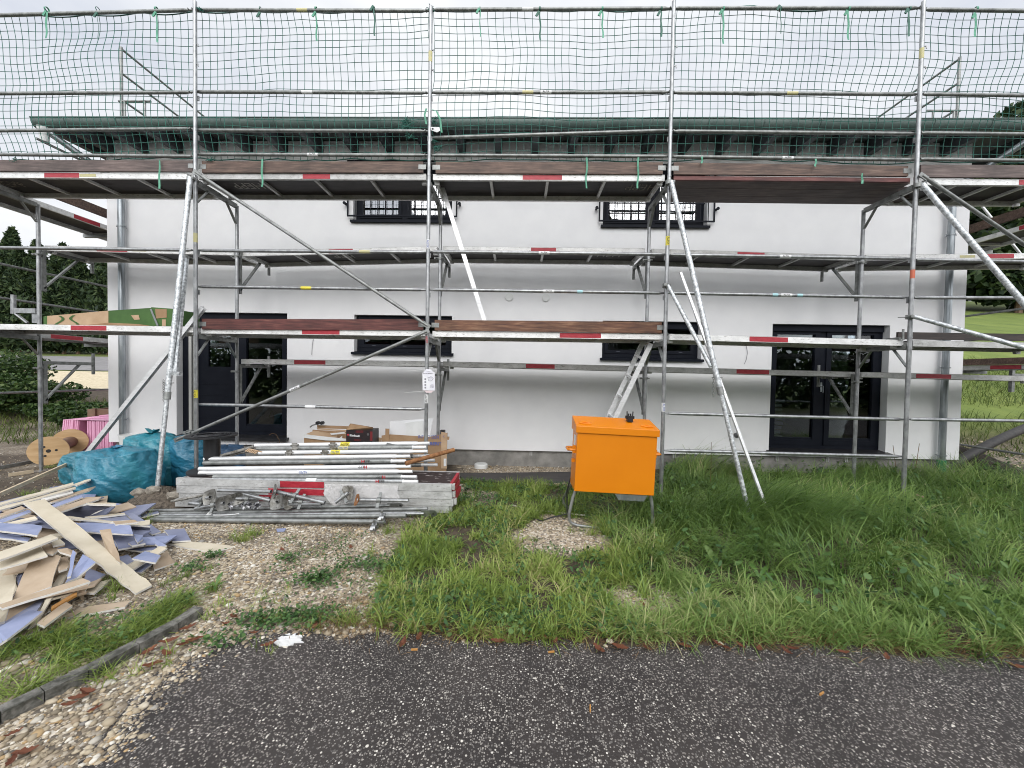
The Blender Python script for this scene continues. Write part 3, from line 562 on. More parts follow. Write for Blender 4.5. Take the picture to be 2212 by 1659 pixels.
for k in range(-1, 5):
    X = BAY*k; zt = at(*tops[k], 0).z if k in tops else 6.5
    mb = MB(); mb.tube((X, 0, .06), (X, 0, 2.16), TR, n=16); mb.tube((X, 0, 2.163), (X, 0, 4.16), TR, n=16); mb.tube((X, 0, 4.163), (X, 0, zt), TR*.96, n=16)
    for z in (2.16, 4.16): mb.tube((X, 0, z-.015), (X, 0, z+.01), TR+.002, n=16)
    mb.box((X-.075, -.075, 0), (X+.075, .075, .008)); mb.tube((X, 0, .008), (X, 0, .3), .019, n=10)
    for z in (D1+.55, D1+1.06, D2+.55, D2+1.06): mb.box((X-.03, .018, z-.03), (X+.03, .034, z+.03))
    for z in (zt-.55, zt-.8): mb.path([(X+.02, .0, z), (X+.045, -.01, z), (X+.05, -.01, z-.03)], .008, 6)
    o = mb.build('standard', GALV, scaf); OST[k] = o
    mb = MB(); zt2 = D2-.02; mb.tube((X, .73, .06), (X, .73, 2.16), TR, n=16); mb.tube((X, .73, 2.163), (X, .73, zt2), TR, n=16); mb.tube((X, .73, 2.145), (X, .73, 2.17), TR+.002, n=16)
    mb.box((X-.075, .655, 0), (X+.075, .805, .008)); mb.tube((X, .73, .008), (X, .73, .3), .019, n=10); mb.build('standard', GALV, scaf)
    for z in (D1, D2):
        mb = MB(); mb.box((X-.025, TR, z-.062), (X+.025, .73-TR, z-.004))
        mb.beam((X, .02, z-.29), (X, .20, z-.06), .035, .012, (1, 0, 0)); mb.beam((X, .71, z-.29), (X, .53, z-.06), .035, .012, (1, 0, 0)); mb.build('transom', GALVW, scaf)
    # brackets towards the wall
    for z in (LA, LB):
        if k == 4: continue
        mb = MB(); mb.box((X-.022, .73+TR, z-.055), (X+.022, 1.46, z-.004)); mb.beam((X, .73+.05, z-.62), (X, 1.25, z-.05), .04, .022, (1, 0, 0)); mb.box((X-.02, .765, z-.66), (X+.02, .81, z-.05))
        mb.tube((X, 1.46, z-.21), (X, 1.46, z+.004 if z == LA else z+.15), .022, n=12); mb.disc((X, .73, z-.13), (0, 0, 1), .038, .03, 14); mb.tube((X-.07, .70, z-.115), (X+.05, .70, z-.115), .009, n=6); mb.beam((X-.035, .73, z-.115), (X-.085, .72, z-.115), .03, .016, (0, 0, 1)); mb.build('bracket', GALVW, scaf)
# guard rails with flattened ends
def rail(a, c, r=.0215, Y=.046, m=GALVW):
    p = at(a[0], a[1], Y); q = at(c[0], c[1], Y); d = (q-p).normalized(); mb = MB(); mb.path([p-d*.03, p+d*.035, p+d*.075, q-d*.075, q-d*.035, q+d*.03], [.011, .014, r, r, .014, .011], 12)
    for e, s in ((p, 1), (q, -1)): mb.tube(e+d*(.012*s)-V((0, .03, 0)), e+d*(.012*s)+V((0, .02, 0)), .008, n=6)
    return mb.build('guard_rail', m, scaf), p, q
L0, RX = -75, 2320
rails = [((L0, 35), (411, 22)), ((416, 21.5), (923, 23.5)), ((931, 21.5), (1449, 18.5)), ((1455, 18), (1986, 17.5)), ((1995, 20.5), (RX, 25)),
 ((L0, 202.5), (413, 199.5)), ((419, 198.5), (923, 200.5)), ((930, 200), (1446, 199.5)), ((1453, 200), (1982, 204)), ((1989, 203.5), (RX, 207.5)),
 ((L0, 283), (415, 278.5)), ((422, 281.5), (921, 283.5)), ((931, 298), (1445, 282)), ((1452, 283.5), (1978, 289)), ((1985, 287.5), (RX, 291)),
 ((L0, 333), (417, 338)), ((424, 333.5), (921, 335.5)), ((930, 335.5), (1444, 338)), ((1451, 338.5), (1976, 345.5)), ((1983, 344), (RX, 348)),
 ((L0, 534), (418, 540.5)), ((427, 541), (920, 545)), ((929, 543.8), (1438, 549.5)), ((1446, 550.5), (1966, 558.5)), ((1975, 561), (RX, 567)),
 ((427, 619), (920, 626)), ((929, 625.5), (1436, 633)), ((1444, 633), (1962, 642.5)), ((1970, 643), (RX, 643.5)),
 ((428, 873.5), (919, 884)), ((1441, 893), (1952, 906)), ((1962, 905.5), (RX, 911)), ((1440, 973), (1948, 986))]
stick = {1: [(655, 20, 'y')], 2: [(1142, 20, 'w')], 6: [(666, 0, 'w')], 7: [(1181, 0, 'w'), (1142, 0, 'y')], 8: [(1712, 0, 'y')], 16: [(678, 0, 'w')], 18: [(1702, 0, 'w')], 21: [(790, 0, 'y')], 22: [(1177, 0, 'w')], 23: [(1697, 0, 'w')], 25: [(664, 0, 'Y')], 26: [(1187, 0, 'w'), (1254, 0, 'b')], 27: [(1699, 0, 'w'), (1675, 0, 'b'), (1728, 0, 'b')], 29: [(673, 0, 'w')]}
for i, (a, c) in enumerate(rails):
    o, p, q = rail(a, c, m=GALVW if i < 20 else GALV)  # upper rails take the darker steel: backlit shade put into the colour
    for px, _, col in stick.get(i, []):
        t = (px-a[0])/(c[0]-a[0]); ctr = p.lerp(q, t); d = (q-p).normalized(); hw = .035 if col == 'b' else .07
        patch(ctr-d*hw, ctr+d*hw, .0222, {'w': STKW, 'y': STKO, 'Y': STKY, 'b': mat('pale blue tape', (.35, .58, .62)) if 'pale blue tape' not in bpy.data.materials else bpy.data.materials['pale blue tape']}[col], o)
        if col in 'wY' and i in (7, 16, 18, 22, 23, 26, 27): text('ALFIX', .022, ctr-V((0, .0235, 0)), d, (0, 0, 1), BLK, o)
# labels on standards
def stdlabel(k, px, y0, y1, m, txt=None, tm=BLK, Y=0, par=None):
    X = BAY*k; a = at(px, y0, Y).z; c = at(px, y1, Y).z
    if m: patch((X, Y, c), (X, Y, a), TR+.0009, m, OST[k])
    if txt: text(txt, .03, (X, Y-TR-.0015, (a+c)/2), (0, 0, -1), (1, 0, 0), tm, OST[k], width=min(.12, (a-c)*.85))
stdlabel(0, 423, 842, 859, STKY, 'ALFIX'); stdlabel(0, 422, 504, 524, STKO); stdlabel(2, 1442, 511, 531, STKY, 'ALFIX'); stdlabel(2, 1437, 870, 889, STKW, 'ALFIX', BLUP)
stdlabel(1, 924, 518, 538, STKW, 'ALFIX', BLUP); stdlabel(1, 924, 852, 871, STKW, 'ALFIX'); stdlabel(1, 924, 725, 743, None, 'HEPP', REDP); stdlabel(2, 1446, 404, 418, None, 'HEPP', BLK)
stdlabel(3, 1988, 105, 128, STKO); stdlabel(3, 1971, 583, 602, mat('orange red tape', (.55, .14, .08))); stdlabel(1, 926.5, 112, 135, STKO)
# platforms
def platform(pa, pb, Y0, Y1, bands=(), stickers=(), stencils=(), m=ALUP, face=.075, ribs=3, yface=None, xr=None):
    # pa/pb photograph points of the lower front edge at both ends
    a = at(pa[0], pa[1], Y0); c = at(pb[0], pb[1], Y0); mb = MB()
    def pz(x): return a.z+(c.z-a.z)*(x-a.x)/(c.x-a.x)
    x0, x1 = a.x, c.x
    def bar(y0, y1, za, zb):
        mb.add([(x0, y0, a.z+za), (x1, y0, c.z+za), (x1, y1, c.z+za), (x0, y1, a.z+za), (x0, y0, a.z+zb), (x1, y0, c.z+zb), (x1, y1, c.z+zb), (x0, y1, a.z+zb)],
               [(3, 2, 1, 0), (4, 5, 6, 7), (0, 1, 5, 4), (1, 2, 6, 5), (2, 3, 7, 6), (3, 0, 4, 7)])
    bar(Y0, Y0+.035, 0, face); bar(Y1-.035, Y1, 0, face)
    for x in (x0+.02, x1-.02): mb.box((x-.02, Y0+.036, pz(x)+.012), (x+.02, Y1-.036, pz(x)+face-.012))
    for i in range(ribs):
        x = lerp(x0, x1, (i+1)/(ribs+1)); mb.box((x-.018, Y0+.036, pz(x)+.028), (x+.018, Y1-.036, pz(x)+face-.013))
    for xx in (x0+.07, x0+.125, x1-.07, x1-.125): mb.tube((xx, Y0-.004, pz(xx)+face*.5), (xx, Y0+.001, pz(xx)+face*.5), .009, n=8)
    for xx in (x0+.04, x1-.04): mb.box((xx-.03, Y0+.06, pz(xx)-.03), (xx+.03, Y0+.1, pz(xx)+.01)); mb.box((xx-.03, Y1-.1, pz(xx)-.03), (xx+.03, Y1-.06, pz(xx)+.01))
    o = mb.build('platform', m, scaf, sm=False); mb = MB()
    mb.add([(x0+.001, Y0+.001, a.z+face-.011), (x1-.001, Y0+.001, c.z+face-.011), (x1-.001, Y1-.001, c.z+face-.011), (x0+.001, Y1-.001, a.z+face-.011), (x0+.001, Y0+.001, a.z+face+.002), (x1-.001, Y0+.001, c.z+face+.002), (x1-.001, Y1-.001, c.z+face+.002), (x0+.001, Y1-.001, a.z+face+.002)],
           [(3, 2, 1, 0), (4, 5, 6, 7), (0, 1, 5, 4), (1, 2, 6, 5), (2, 3, 7, 6), (3, 0, 4, 7)]); mb.build('deck_panel', PLY, o, sm=False)
    for px0, px1, mm in [(b_[0], b_[1], RED) for b_ in bands]+[(s[0], s[1], STKO) for s in stickers]:
        u = at(px0, pa[1], Y0).x; v = at(px1, pb[1], Y0).x; u, v = max(u, x0), min(v, x1); e = .006 if mm is RED else .02; mb = MB()
        mb.prism([(u, Y0-.002, pz(u)+e), (v, Y0-.002, pz(v)+e), (v, Y0-.002, pz(v)+face-e), (u, Y0-.002, pz(u)+face-e)], (0, .004, 0)); mb.build('red_band' if mm is RED else 'sticker', mm, o, sm=False)
    for px, flip, sm_ in stencils:
        x = at(px, pa[1]+12, Y0+.3).x; y = (Y0+Y1)/2; text('HEPP', .16, (x, y, pz(x)+face-.014), (-1 if flip else 1, 0, 0), (0, 1 if flip else -1, 0), STEN if sm_ else STEN2, o, width=.42)
    return o
platform((L0, 383.2), (404, 386.5), .07, .68, [(96, 171)], [(172, 207)], [(20, False, True)], ribs=3)
platform((428, 386.7), (920, 388), .07, .68, [(654, 713)], [], [(535, True, False)], ALUD, ribs=3)
platform((935, 388.7), (1436, 390.3), .07, .68, [(1129, 1214)], [], [(1385, True, True)], ribs=3)
platform((2003, 399), (RX, 401), .07, .68, [(2201, 2310)], [], [])
platform((L0, 710.5), (417, 718), .07, .68, [(153, 230)])
platform((434, 720.3), (918, 725.8), .07, .68, [(652.5, 733.5)])
platform((934, 727), (1432, 733.3), .07, .68, [(1209, 1298)])
platform((1446, 734), (1951, 747), .07, .68, [(1619, 1701.5)])
platform((1972, 748), (RX, 755), .07, .68, [], [], [], ALUD)
# bracket platforms near the wall: upper and lower rows
platform((97, 541), (505, 551), .82, 1.43, [(209, 275)], [(286, 316)], [], ALUP)
platform((522, 553), (944, 543), .82, 1.43, [(710, 762)], [], [(735, True, False)], ALUP)
platform((957, 543), (1393, 547.5), .82, 1.43, [(1147, 1201)], [], [(1320, False, False)], ALUP)
platform((1408, 548.5), (1851, 562.5), .82, 1.43, [(1593, 1651)], [], [], ALUD)
platform((1870, 562), (RX, 557), .82, 1.43, [(2131, 2190)], [(2073, 2106)], [], ALUP)
platform((521, 786), (944, 791.5), .82, 1.43, [(635.5, 703)], [], [], ALUP)
platform((957, 791.5), (1390, 802), .82, 1.43, [(1136, 1198)], [], [], ALUD)
platform((1401, 803), (1846, 814.3), .82, 1.43, [(1591, 1661)], [], [], ALUD)
platform((1861, 814.5), (RX, 826), .82, 1.43, [(1979, 2054)], [], [], ALUD)
# timber planks in the fourth bay of the upper level
for i, (y0, y1) in enumerate(((.06, .10), (.101, .275), (.283, .49), (.497, .70))):
    a = at(1456, 388, y0); c = at(1966, 393, y0); a.z -= .0; mb = MB(); za, zc = at(1456, 388, .06).z, at(1966, 393, .06).z
    mb.add([(a.x if i else a.x, y0, za), (c.x, y0, zc), (c.x, y1, zc), (a.x, y1, za), (a.x, y0, za+.05), (c.x, y0, zc+.05), (c.x, y1, zc+.05), (a.x, y1, za+.05)], [(3, 2, 1, 0), (4, 5, 6, 7), (0, 1, 5, 4), (1, 2, 6, 5), (2, 3, 7, 6), (3, 0, 4, 7)]); mb.build('plank', WPLK if i == 0 else WGRY, scaf, sm=False)
# toe boards with clips
def toe(p0, p1, h0, h1, m, Y=.045, clips=(1, 1)):
    a0 = at(p0[0], p0[1], Y); a1 = at(p0[0], h0, Y); b0 = at(p1[0], p1[1], Y); b1 = at(p1[0], h1, Y); t = .028; mb = MB()
    mb.add([a1, b1, b1+V((0, t, 0)), a1+V((0, t, 0)), a0, b0, b0+V((0, t, 0)), a0+V((0, t, 0))], [(3, 2, 1, 0), (4, 5, 6, 7), (0, 1, 5, 4), (1, 2, 6, 5), (2, 3, 7, 6), (3, 0, 4, 7)]); o = mb.build('toe_board', m, scaf, sm=False)
    for k, e0, e1, s in ((0, a0, a1, 1), (1, b0, b1, -1)):
        if not clips[k]: continue
        mb = MB()
        z = (e0.z+e1.z)/2; x = e0.x+s*.03; mb.box((min(x-s*.07, x+s*.03), Y-.004, z-.03), (max(x-s*.07, x+s*.03), Y-.0005, z+.03))
        for q in (-.02, .02): mb.tube((x+s*.015, Y-.0045, z+q), (x+s*.015, Y-.0006, z+q), .007, n=8)
        mb.build('clip', GALVW, o, sm=False)
    return o
toe((L0, 345), (416, 346.5), 368.5, 370.5, WGRY); toe((436, 348), (914, 349), 372.5, 372.5, WBRN); toe((941, 349), (1432, 350.5), 374, 375.5, WBRN); toe((1456, 350.5), (1962, 358.5), 376.5, 380, WBRN, clips=(1, 1)); toe((1990, 355.5), (RX, 357), 382, 384, WGRY, clips=(0, 0))
toe((436, 688.5), (914, 690), 711.5, 712.8, WRED); toe((939, 691), (1430, 695.5), 713.5, 720, WRST)
mb = MB(); p = at(1938, 725, .6); q = at(RX, 731, .6); mb.beam(p, q, .03, .10, (0, 1, 0)); mb.build('toe_board', WDRK, scaf, sm=False)
mb = MB(); p = at(1905, 732, .02); mb.tube(at(1945, 731, .05), at(1900, 736, .3), .02, n=10); mb.tube(at(1951, 711, .04), at(1951, 735, .04), .012, n=8); mb.build('loose_tube', GALVW, scaf)
# diagonal braces
def brace(a, c, Y=-.05, r=.0215, m=GALVW):
    p = at(*a, Y); q = at(*c, Y); d = (q-p).normalized(); mb = MB(); mb.path([p, p+d*.07, p+d*.13, q-d*.13, q-d*.07, q], [.016, .018, r, r, .018, .016], 12); n = d.cross(V((0, 1, 0)))
    for e, s in ((p, 1), (q, -1)):
        mb.beam(e-d*(s*.035), e+d*(s*.08), .012, .056, (0, 1, 0))
        for u in (.01, .055): mb.tube(e+d*(s*u)-V((0, .012, 0)), e+d*(s*u)+V((0, .012, 0)), .011, n=8)
    return mb.build('diagonal_brace', m, scaf), p, q
brace((423, 372), (924, 704)); o, p, q = brace((922, 716), (382, 950)); d = (q-p).normalized(); t = p+d*((641-922)/(382-922)*(q-p).length); patch(t-d*.07, t+d*.07, .0226, STKW, o); text('ALFIX', .024, t-V((0, .0235, 0)), -d, V((0, 1, 0)).cross(-d)*-1, BLK, o)
brace((1992, 379), (2230, 540)); clamp(at(410, 933, -.03), (0, 0, 1))
# raking shores
def shore(top, foot, mid_t, r1=.030, r2=.024, clampto=None):
    d = (foot-top).normalized(); m_ = top.lerp(foot, mid_t); mb = MB(); mb.tube(top, m_, r1, n=16); o = mb.build('raking_shore', GALVM, scaf)
    mb = MB(); mb.tube(m_-d*.02, foot, r2, n=14)
    L = (foot-m_).length; k = .12
    while k < L-.1:
        e = m_+d*k; mb.tube(e-V((0, r2+.0008, 0)), e-V((0, r2-.002, 0)), .006, n=8); k += .16
    mb.box(foot+V((-.075, -.075, -.004)), foot+V((.075, .075, .006))); mb.build('inner_tube', GALVM, o)
    mb = MB(); mb.disc(m_-d*.09, d, r1+.006, .09, 16); mb.tube(m_-d*.2-V((.06, 0, 0)), m_-d*.2+V((.06, 0, 0)), .006, n=6)
    a = m_-d*.22+V((-.045, -.02, 0))
    for j in range(9):
        cc = a-V((0, 0, .028*j)); ax = V((1, 0, 0)) if j % 2 else V((0, 1, 0)); mb.path([cc+ax*(.010*math.cos(t))+V((0, 0, .019*math.sin(t))) for t in np.linspace(0, 6.28, 9)], .0032, 5)
    mb.build('locking_pin', GALVW, o); clamp(top+V((-.02, .03, .0)), (0, 0, 1), o, .03, (1, 0, 0)); return o, d
t0 = at(411, 384, -.06); f0 = gz(338, 1100, .0); p1 = at(340, 1056, -.62); f0 = t0+(p1-t0)*((t0.z-.02)/(t0.z-p1.z)); o, d = shore(t0, f0, .70)
mb = MB(); a = at(404, 556, -.12); c = at(380, 806, -.42); mb.beam(a, c, .03, .03, (0, 1, 0)); mb.beam(a+V((-.045, .01, 0)), c+V((-.035, .01, 0)), .02, .02, (0, 1, 0)); mb.beam(c+V((-.03, 0, 0)), c+V((.06, .0, -.01)), .05, .05, (0, 1, 0)); mb.build('shore_strut', GALVM, scaf); clamp(at(400, 556, -.1), (0, 0, 1), o, .03, (1, 0, 0))
t0 = at(1450, 392, -.06); p1 = at(1603, 1046, -.78); f0 = t0+(p1-t0)*((t0.z-.02)/(t0.z-p1.z)); o, d = shore(t0, f0, .655)
mb = MB(); mb.tube(at(1443, 617, -.06), at(1536, 792, -.5), .024, n=14, hollow=True); mb.build('shore_strut', GALVM, scaf); clamp(at(1437, 617, -.02), (0, 0, 1), o)
t0 = at(1992, 398, -.06); p1 = at(2212, 656, -.6); f0 = t0+(p1-t0)*((t0.z-.02)/(t0.z-p1.z)); o, d = shore(t0, f0, .66)
mb = MB(); mb.tube(at(1975, 684, -.06), at(2230, 756, -.75), .026, n=14); mb.build('shore_strut', GALVM, scaf); clamp(at(1964, 685, -.02), (0, 0, 1), o); mb = MB(); mb.tube(at(1940, 686, -.05), at(1962, 685, -.05), .006, n=6); mb.build('clamp_bolt', GALVW, o)
# wind bracing diagonal behind the first two bays is hidden; return scaffolds round both gables
def gable(xi, xo, s, zhi, ylist, zd1):
    xa, xb = min(xi, xo), max(xi, xo)
    for k_, y in enumerate(ylist):
        for x in (xi, xo)[:1 if k_ == 0 else 2]:
            mb = MB(); mb.tube((x, y, .05), (x, y, zhi if x == xi else 6.3), TR, n=14); mb.build('standard', GALVW, scaf)
        for z in (zd1, D2, 6.15):
            mb = MB(); mb.box((xa, y-.025, z-.06), (xb, y+.025, z-.004)); mb.build('transom', GALVW, scaf)
    def span(z, band, m=ALUP):
        y0, y1 = .12, ylist[-1]; mb = MB()
        mb.box((xa+.03, y0, z), (xa+.065, y1, z+.075)); mb.box((xb-.065, y0, z), (xb-.03, y1, z+.075))
        for y in np.linspace(y0+.02, y1-.02, 5): mb.box((xa+.066, y-.018, z+.02), (xb-.066, y+.018, z+.06))
        o = mb.build('platform', m, scaf, sm=False); mb = MB(); mb.box((xa+.031, y0+.001, z+.062), (xb-.031, y1-.001, z+.077)); mb.build('deck_panel', PLY, o, sm=False)
        x = (xb-.03) if s > 0 else (xa+.03); mb = MB(); mb.box((x-.003, band[0], z+.005), (x+.003, band[1], z+.07)); mb.build('red_band', RED, o, sm=False)
    x = xb-.03 if s > 0 else xa+.03
    b2 = sorted((atX(160, 490, x).y, atX(216, 500, x).y)) if s > 0 else sorted((atX(2201, 505, x).y, atX(2260, 495, x).y)); b1 = sorted((atX(110, 735, x).y, atX(179, 738, x).y)) if s > 0 else sorted((atX(2140, 780, x).y, atX(2207, 778, x).y))
    span(D2, b2); span(zd1, b1, ALUD)
    mb = MB(); mb.box((x-.02+s*.02, .12, D2+.2), (x+.02+s*.02, ylist[-1], D2+.35)); mb.build('toe_board', WBRN, scaf, sm=False)
    if s < 0: mb = MB(); mb.box((x-.04, 1.0, zd1+.08), (x-.01, ylist[-1], zd1+.19)); mb.build('toe_board', WBRN, scaf, sm=False)
    for xx, z in (((xo, zd1+1.15), (xo, zd1+.62), (xo, 1.18), (xi, D2+1.0)) if s > 0 else ((xi, zd1+.97), (xi, zd1+.53), (xi, .47))):
        seg('guard_rail', (xx, .78, z), (xx, ylist[-1], z), .019)
    for z in (zhi-.03, zhi-.47, zhi-.95): seg('guard_rail', (xi, ylist[0], z), (xi, ylist[-1], z), .02)
    z = zhi-.98; mb = MB(); xr_ = xi+s*.55; mb.tube((xi-s*.05, ylist[0], z), (xr_, ylist[0], z), .02, n=10)
    for q in (.06, .44): mb.tube((xi+s*q, ylist[0], z), (xi+s*q, ylist[0], z-1.6), .018, n=10)
    mb.build('end_guard', GALVW, scaf)
yl = atX(262, 150, -3.15).y; gable(-3.15, -3.88, 1, atX(262, 102, -3.15).z, (yl, yl+3.07, yl+6.14), D1-.02)
yr = atX(2072, 150, 12.33).y; gable(12.33, 13.06, -1, atX(2075, 122, 12.33).z, (yr, yr+3.07, yr+6.14), 1.83)
seg('diagonal_brace', atX(2121, 445, 13.06), atX(2215, 562, 13.06), .02, ALU)
mb = MB(); p = atX(2187, 790, 13.06); mb.box((p.x-.025, p.y-.025, p.z-.47), (p.x+.025, p.y+.025, p.z)); mb.box((p.x+.026, p.y-.02, p.z-.2), (p.x+.4, p.y+.02, p.z-.14)); mb.build('bracket', GALVW, scaf)
mb = MB(); a = at(29, 637, .95); c = at(29, 678, .95); mb.tube(c, a, .03, n=12); mb.beam(at(34, 671, .95), at(80, 672, .95), .05, .075, (0, 1, 0)); mb.tube(at(34, 678, .95), at(60, 698, .95), .02, n=8); mb.box(at(74, 698, .98), at(80, 676, .95)); mb.build('bracket', GALV, scaf)
# ------------------------------------------------------------------ safety nets
def net(name, label, x0, x1, seed, straps, shear):
    r = np.random.default_rng(seed); cell = .0975; nx = int(round((x1-x0)/cell)); nz = 19
    I, J = np.meshgrid(np.arange(nx+1), np.arange(nz+1), indexing='ij'); ztop = at(900, 20, .08).z+.0; zbot = at(900, 339, .08).z-.015; u = I/nx; v = J/nz
    def wob(sx, sz, k): # smooth wobble
        a = r.normal(size=(60, 12)); fx = (I/sx); fz = (J/sz); i = np.floor(fx).astype(int) % 59; j = np.floor(fz).astype(int) % 11; tx = fx-np.floor(fx); tz = fz-np.floor(fz); tx = tx*tx*(3-2*tx); tz = tz*tz*(3-2*tz)
        return k*((a[i, j]*(1-tx)+a[i+1, j]*tx)*(1-tz)+(a[i, j+1]*(1-tx)+a[i+1, j+1]*tx)*tz)
    X = x0+(x1-x0)*u+shear(u)*(v-.0)*1.0+wob(9, 6, .018)+wob(3, 3, .006); Z = ztop+(zbot-ztop)*v+wob(10, 7, .016)+wob(3, 3, .006)
    tilt = np.interp(X, [-3.3, 3, 9.2, 12.5], [at(0, 33, .08).z-ztop, 0, at(1980, 18, .08).z-ztop, at(2212, 24, .08).z-ztop]); Z += tilt*(1-.5*v)
    edge = np.minimum(J, nz-J)/nz; Y = .085+wob(12, 6, .03)*np.clip(edge*6, 0, 1)+.015*np.sin(J*.8)
    sc = .03*np.abs(np.sin(u*math.pi*9.3)); Z -= sc*np.clip(1-v*8, 0, 1); Z -= .02*np.abs(np.sin(u*math.pi*13))*np.clip(v*8-7, 0, 1)
    Pn = np.stack([X, Y, Z], -1); V_, F_ = [], []
    def strand(p, rad):
        # three-sided cords
        n = len(p); d = np.gradient(p, axis=0); d /= np.linalg.norm(d, axis=1)[:, None]; a = np.cross(d, [0, 1, 0]); a /= np.linalg.norm(a, axis=1)[:, None]; b_ = np.cross(d, a); base = sum(len(q) for q in V_)
        V_.append(np.concatenate([p+rad*(a*math.cos(t)+b_*math.sin(t)) for t in (0, 2.094, 4.189)]))
        k = np.arange(n-1)
        for s in range(3):
            e = (s+1) % 3; F_.append(np.stack([base+s*n+k, base+s*n+k+1, base+e*n+k+1, base+e*n+k], 1))
    for i in range(nx+1): strand(Pn[i], .0039)
    for j in range(nz+1): strand(Pn[:, j], .0039 if 0 < j < nz else .008)
    root = thing(name, label, 'safety net', (x0, .085, zbot)); raw('mesh', np.concatenate(V_), F_, NETM, root)
    for px, y0, y1, m, w_ in straps:
        p = at(px, y0, .012); q = at(px+random.uniform(-2, 2), y1, -.0); mb = MB(); n = 8; pts = [p.lerp(q, k/n)+V((.006*math.sin(k*1.1+px), -.004*math.sin(k*.9), 0)) for k in range(n+1)]; vs = []
        for k, e in enumerate(pts): tw = .35*math.sin(px+k*.35); dx = V((math.cos(tw), math.sin(tw), 0))*w_/2; vs += [e-dx, e+dx]
        mb.add(vs, [(2*k, 2*k+1, 2*k+3, 2*k+2) for k in range(n)]); mb.add([v+V((0, .0012, 0)) for v in vs], [(2*k+2, 2*k+3, 2*k+1, 2*k) for k in range(n)])
        if y0 < 100:
            c = at(px, 20, .046); mb.disc(c-V((w_/2, 0, 0)), (1, 0, 0), .027, w_, 14, .0235); b2 = p+V((-.035, -.005, -.03)); mb.beam(p+V((-.01, 0, .01)), b2+V((-.01, 0, -.025)), .01, .028)
        mb.build('strap', m, root, sm=False)
    return root
def knot(root, px, py, n, s, Y=.05):
    r = random.Random(px); mb = MB()
    for k in range(n):
        c = at(px, py, Y); pts = [c+V((r.gauss(0, s), r.gauss(0, .02), r.gauss(0, s*.6))) for _ in range(5)]; mb.path(pts, .0032, 5)
    mb.build('tangle', NETM, root)
W = .021; hang = lambda *a: [(px, y0, y1, STRAPD if px < 2300 and y0 < 30 and i % 2 else STRAP, W if wd else .009) for i, (px, y0, y1, wd) in enumerate(a)]
n1 = net('safety_net', 'green safety net over the left two bays, torn and tangled at its right edge', -3.75, 3.02, 4, hang((101, 25, 83, 1), (211, 28, 88, 0), (338, 27, 92, 1), (563, 28, 92, 0), (683, 27, 89, 1), (808, 14, 78, 1), (345, 345, 408, 1), (566, 343, 404, 1)), lambda u: np.interp(u, [0, .35, .55, 1], [.24, .12, .10, .02]))
n2 = net('safety_net', 'green safety net over the bays right of the second standard from the left', 3.10, 12.55, 9, hang((1037, 20, 80, 0), (1166, 26, 87, 1), (1301, 25, 82, 1), (1428, 25, 80, 1), (1562, 22, 95, 1), (1686, 13, 73, 0), (1832, 24, 87, 1), (1963, 20, 79, 1), (2108, 30, 80, 1), (1268, 340, 407, 1), (1379, 340, 407, 1), (1517, 338, 353, 1), (1763, 343, 360, 1), (1862, 374, 397, 1)), lambda u: np.interp(u, [0, .15, .4, .7, 1], [0, .02, -.08, -.22, -.34]))
knot(n1, 878, 262, 9, .05); knot(n1, 880, 276, 8, .05); knot(n1, 885, 295, 6, .035); knot(n1, 930, 22, 5, .03); knot(n1, 936, 265, 6, .05); knot(n2, 944, 320, 8, .035); knot(n2, 938, 305, 5, .03); knot(n1, 430, 20, 8, .022, .0); knot(n1, 30, 346, 4, .03); knot(n1, 456, 347, 5, .025)
mb = MB()
for pts in ([(933, 236), (943, 240), (951, 258), (954, 286)], [(921, 234), (917, 248), (921, 268)]):
    vs = []
    for k, (x, y) in enumerate(pts): e = at(x, y, -.03); vs += [e-V((.011, 0, 0)), e+V((.011, .003, 0))]
    mb.add(vs, [(2*k, 2*k+1, 2*k+3, 2*k+2) for k in range(len(pts)-1)])
mb.build('strap', STRAP, n2, sm=False)
mb = MB(); mb.prism([at(930, 274, -.028), at(949, 274.5, -.032), at(951, 282, -.035), at(944, 286, -.03), at(931, 281, -.028)], (0, .002, 0)); o = mb.build('net_tag', STKW, n2, sm=False); mb = MB(); c = at(934.5, 278, -.031); mb.box(c+V((-.012, -.003, -.01)), c+V((.012, -.001, .01))); mb.build('print', BLK, o, sm=False)
# ------------------------------------------------------------------ blocked-scaffold tag on the second standard
T = lambda zx, zy, Y=-.034: at(899.7+.1153*zx, 768+.1153*zy, Y)
tg = thing('warning_tag', 'white warning tag with a house drawing hanging on the scaffold standard', 'tag', T(225, 655))
mb = MB(); mb.prism([T(110, 330), T(178, 255), T(270, 255), T(302, 300), T(340, 306), T(350, 655), T(115, 650)], (0, .003, 0)); mb.build('card', mat('tag card', (.74, .74, .76), (.68, .67, .74), .45), tg, sm=False)
r_ = (T(318, 332)-T(125, 332)).normalized(); u_ = V((0, -1, 0)).cross(r_)*-1; u_ = V((0, 0, 1)) if u_.z < 0 else u_
text('Gerüst gesperrt', .013, T(220, 332, -.0355), r_, (0, 0, 1), BLK, tg, width=(T(318, 332)-T(125, 332)).length, bold=.015)
mb = MB(); ln = lambda pts, r=.0011: mb.path([T(x, y, -.0355) for x, y in pts], r, 5)
ln([(213, 410), (285, 402)], .0016); ln([(285, 402), (316, 432), (276, 478)], .0016); ln([(213, 410), (224, 472), (276, 478)], .0016); ln([(250, 406), (254, 476)]); ln([(220, 440), (300, 436)]); ln([(262, 388), (300, 415)], .0016); ln([(275, 480), (262, 472)])
for x0, y0, x1, y1 in ((262, 548, 268, 605), (280, 540, 286, 590), (296, 535, 300, 605), (255, 570, 310, 575), (250, 590, 318, 598), (312, 540, 320, 600)): ln([(x0, y0), (x1, y1)])
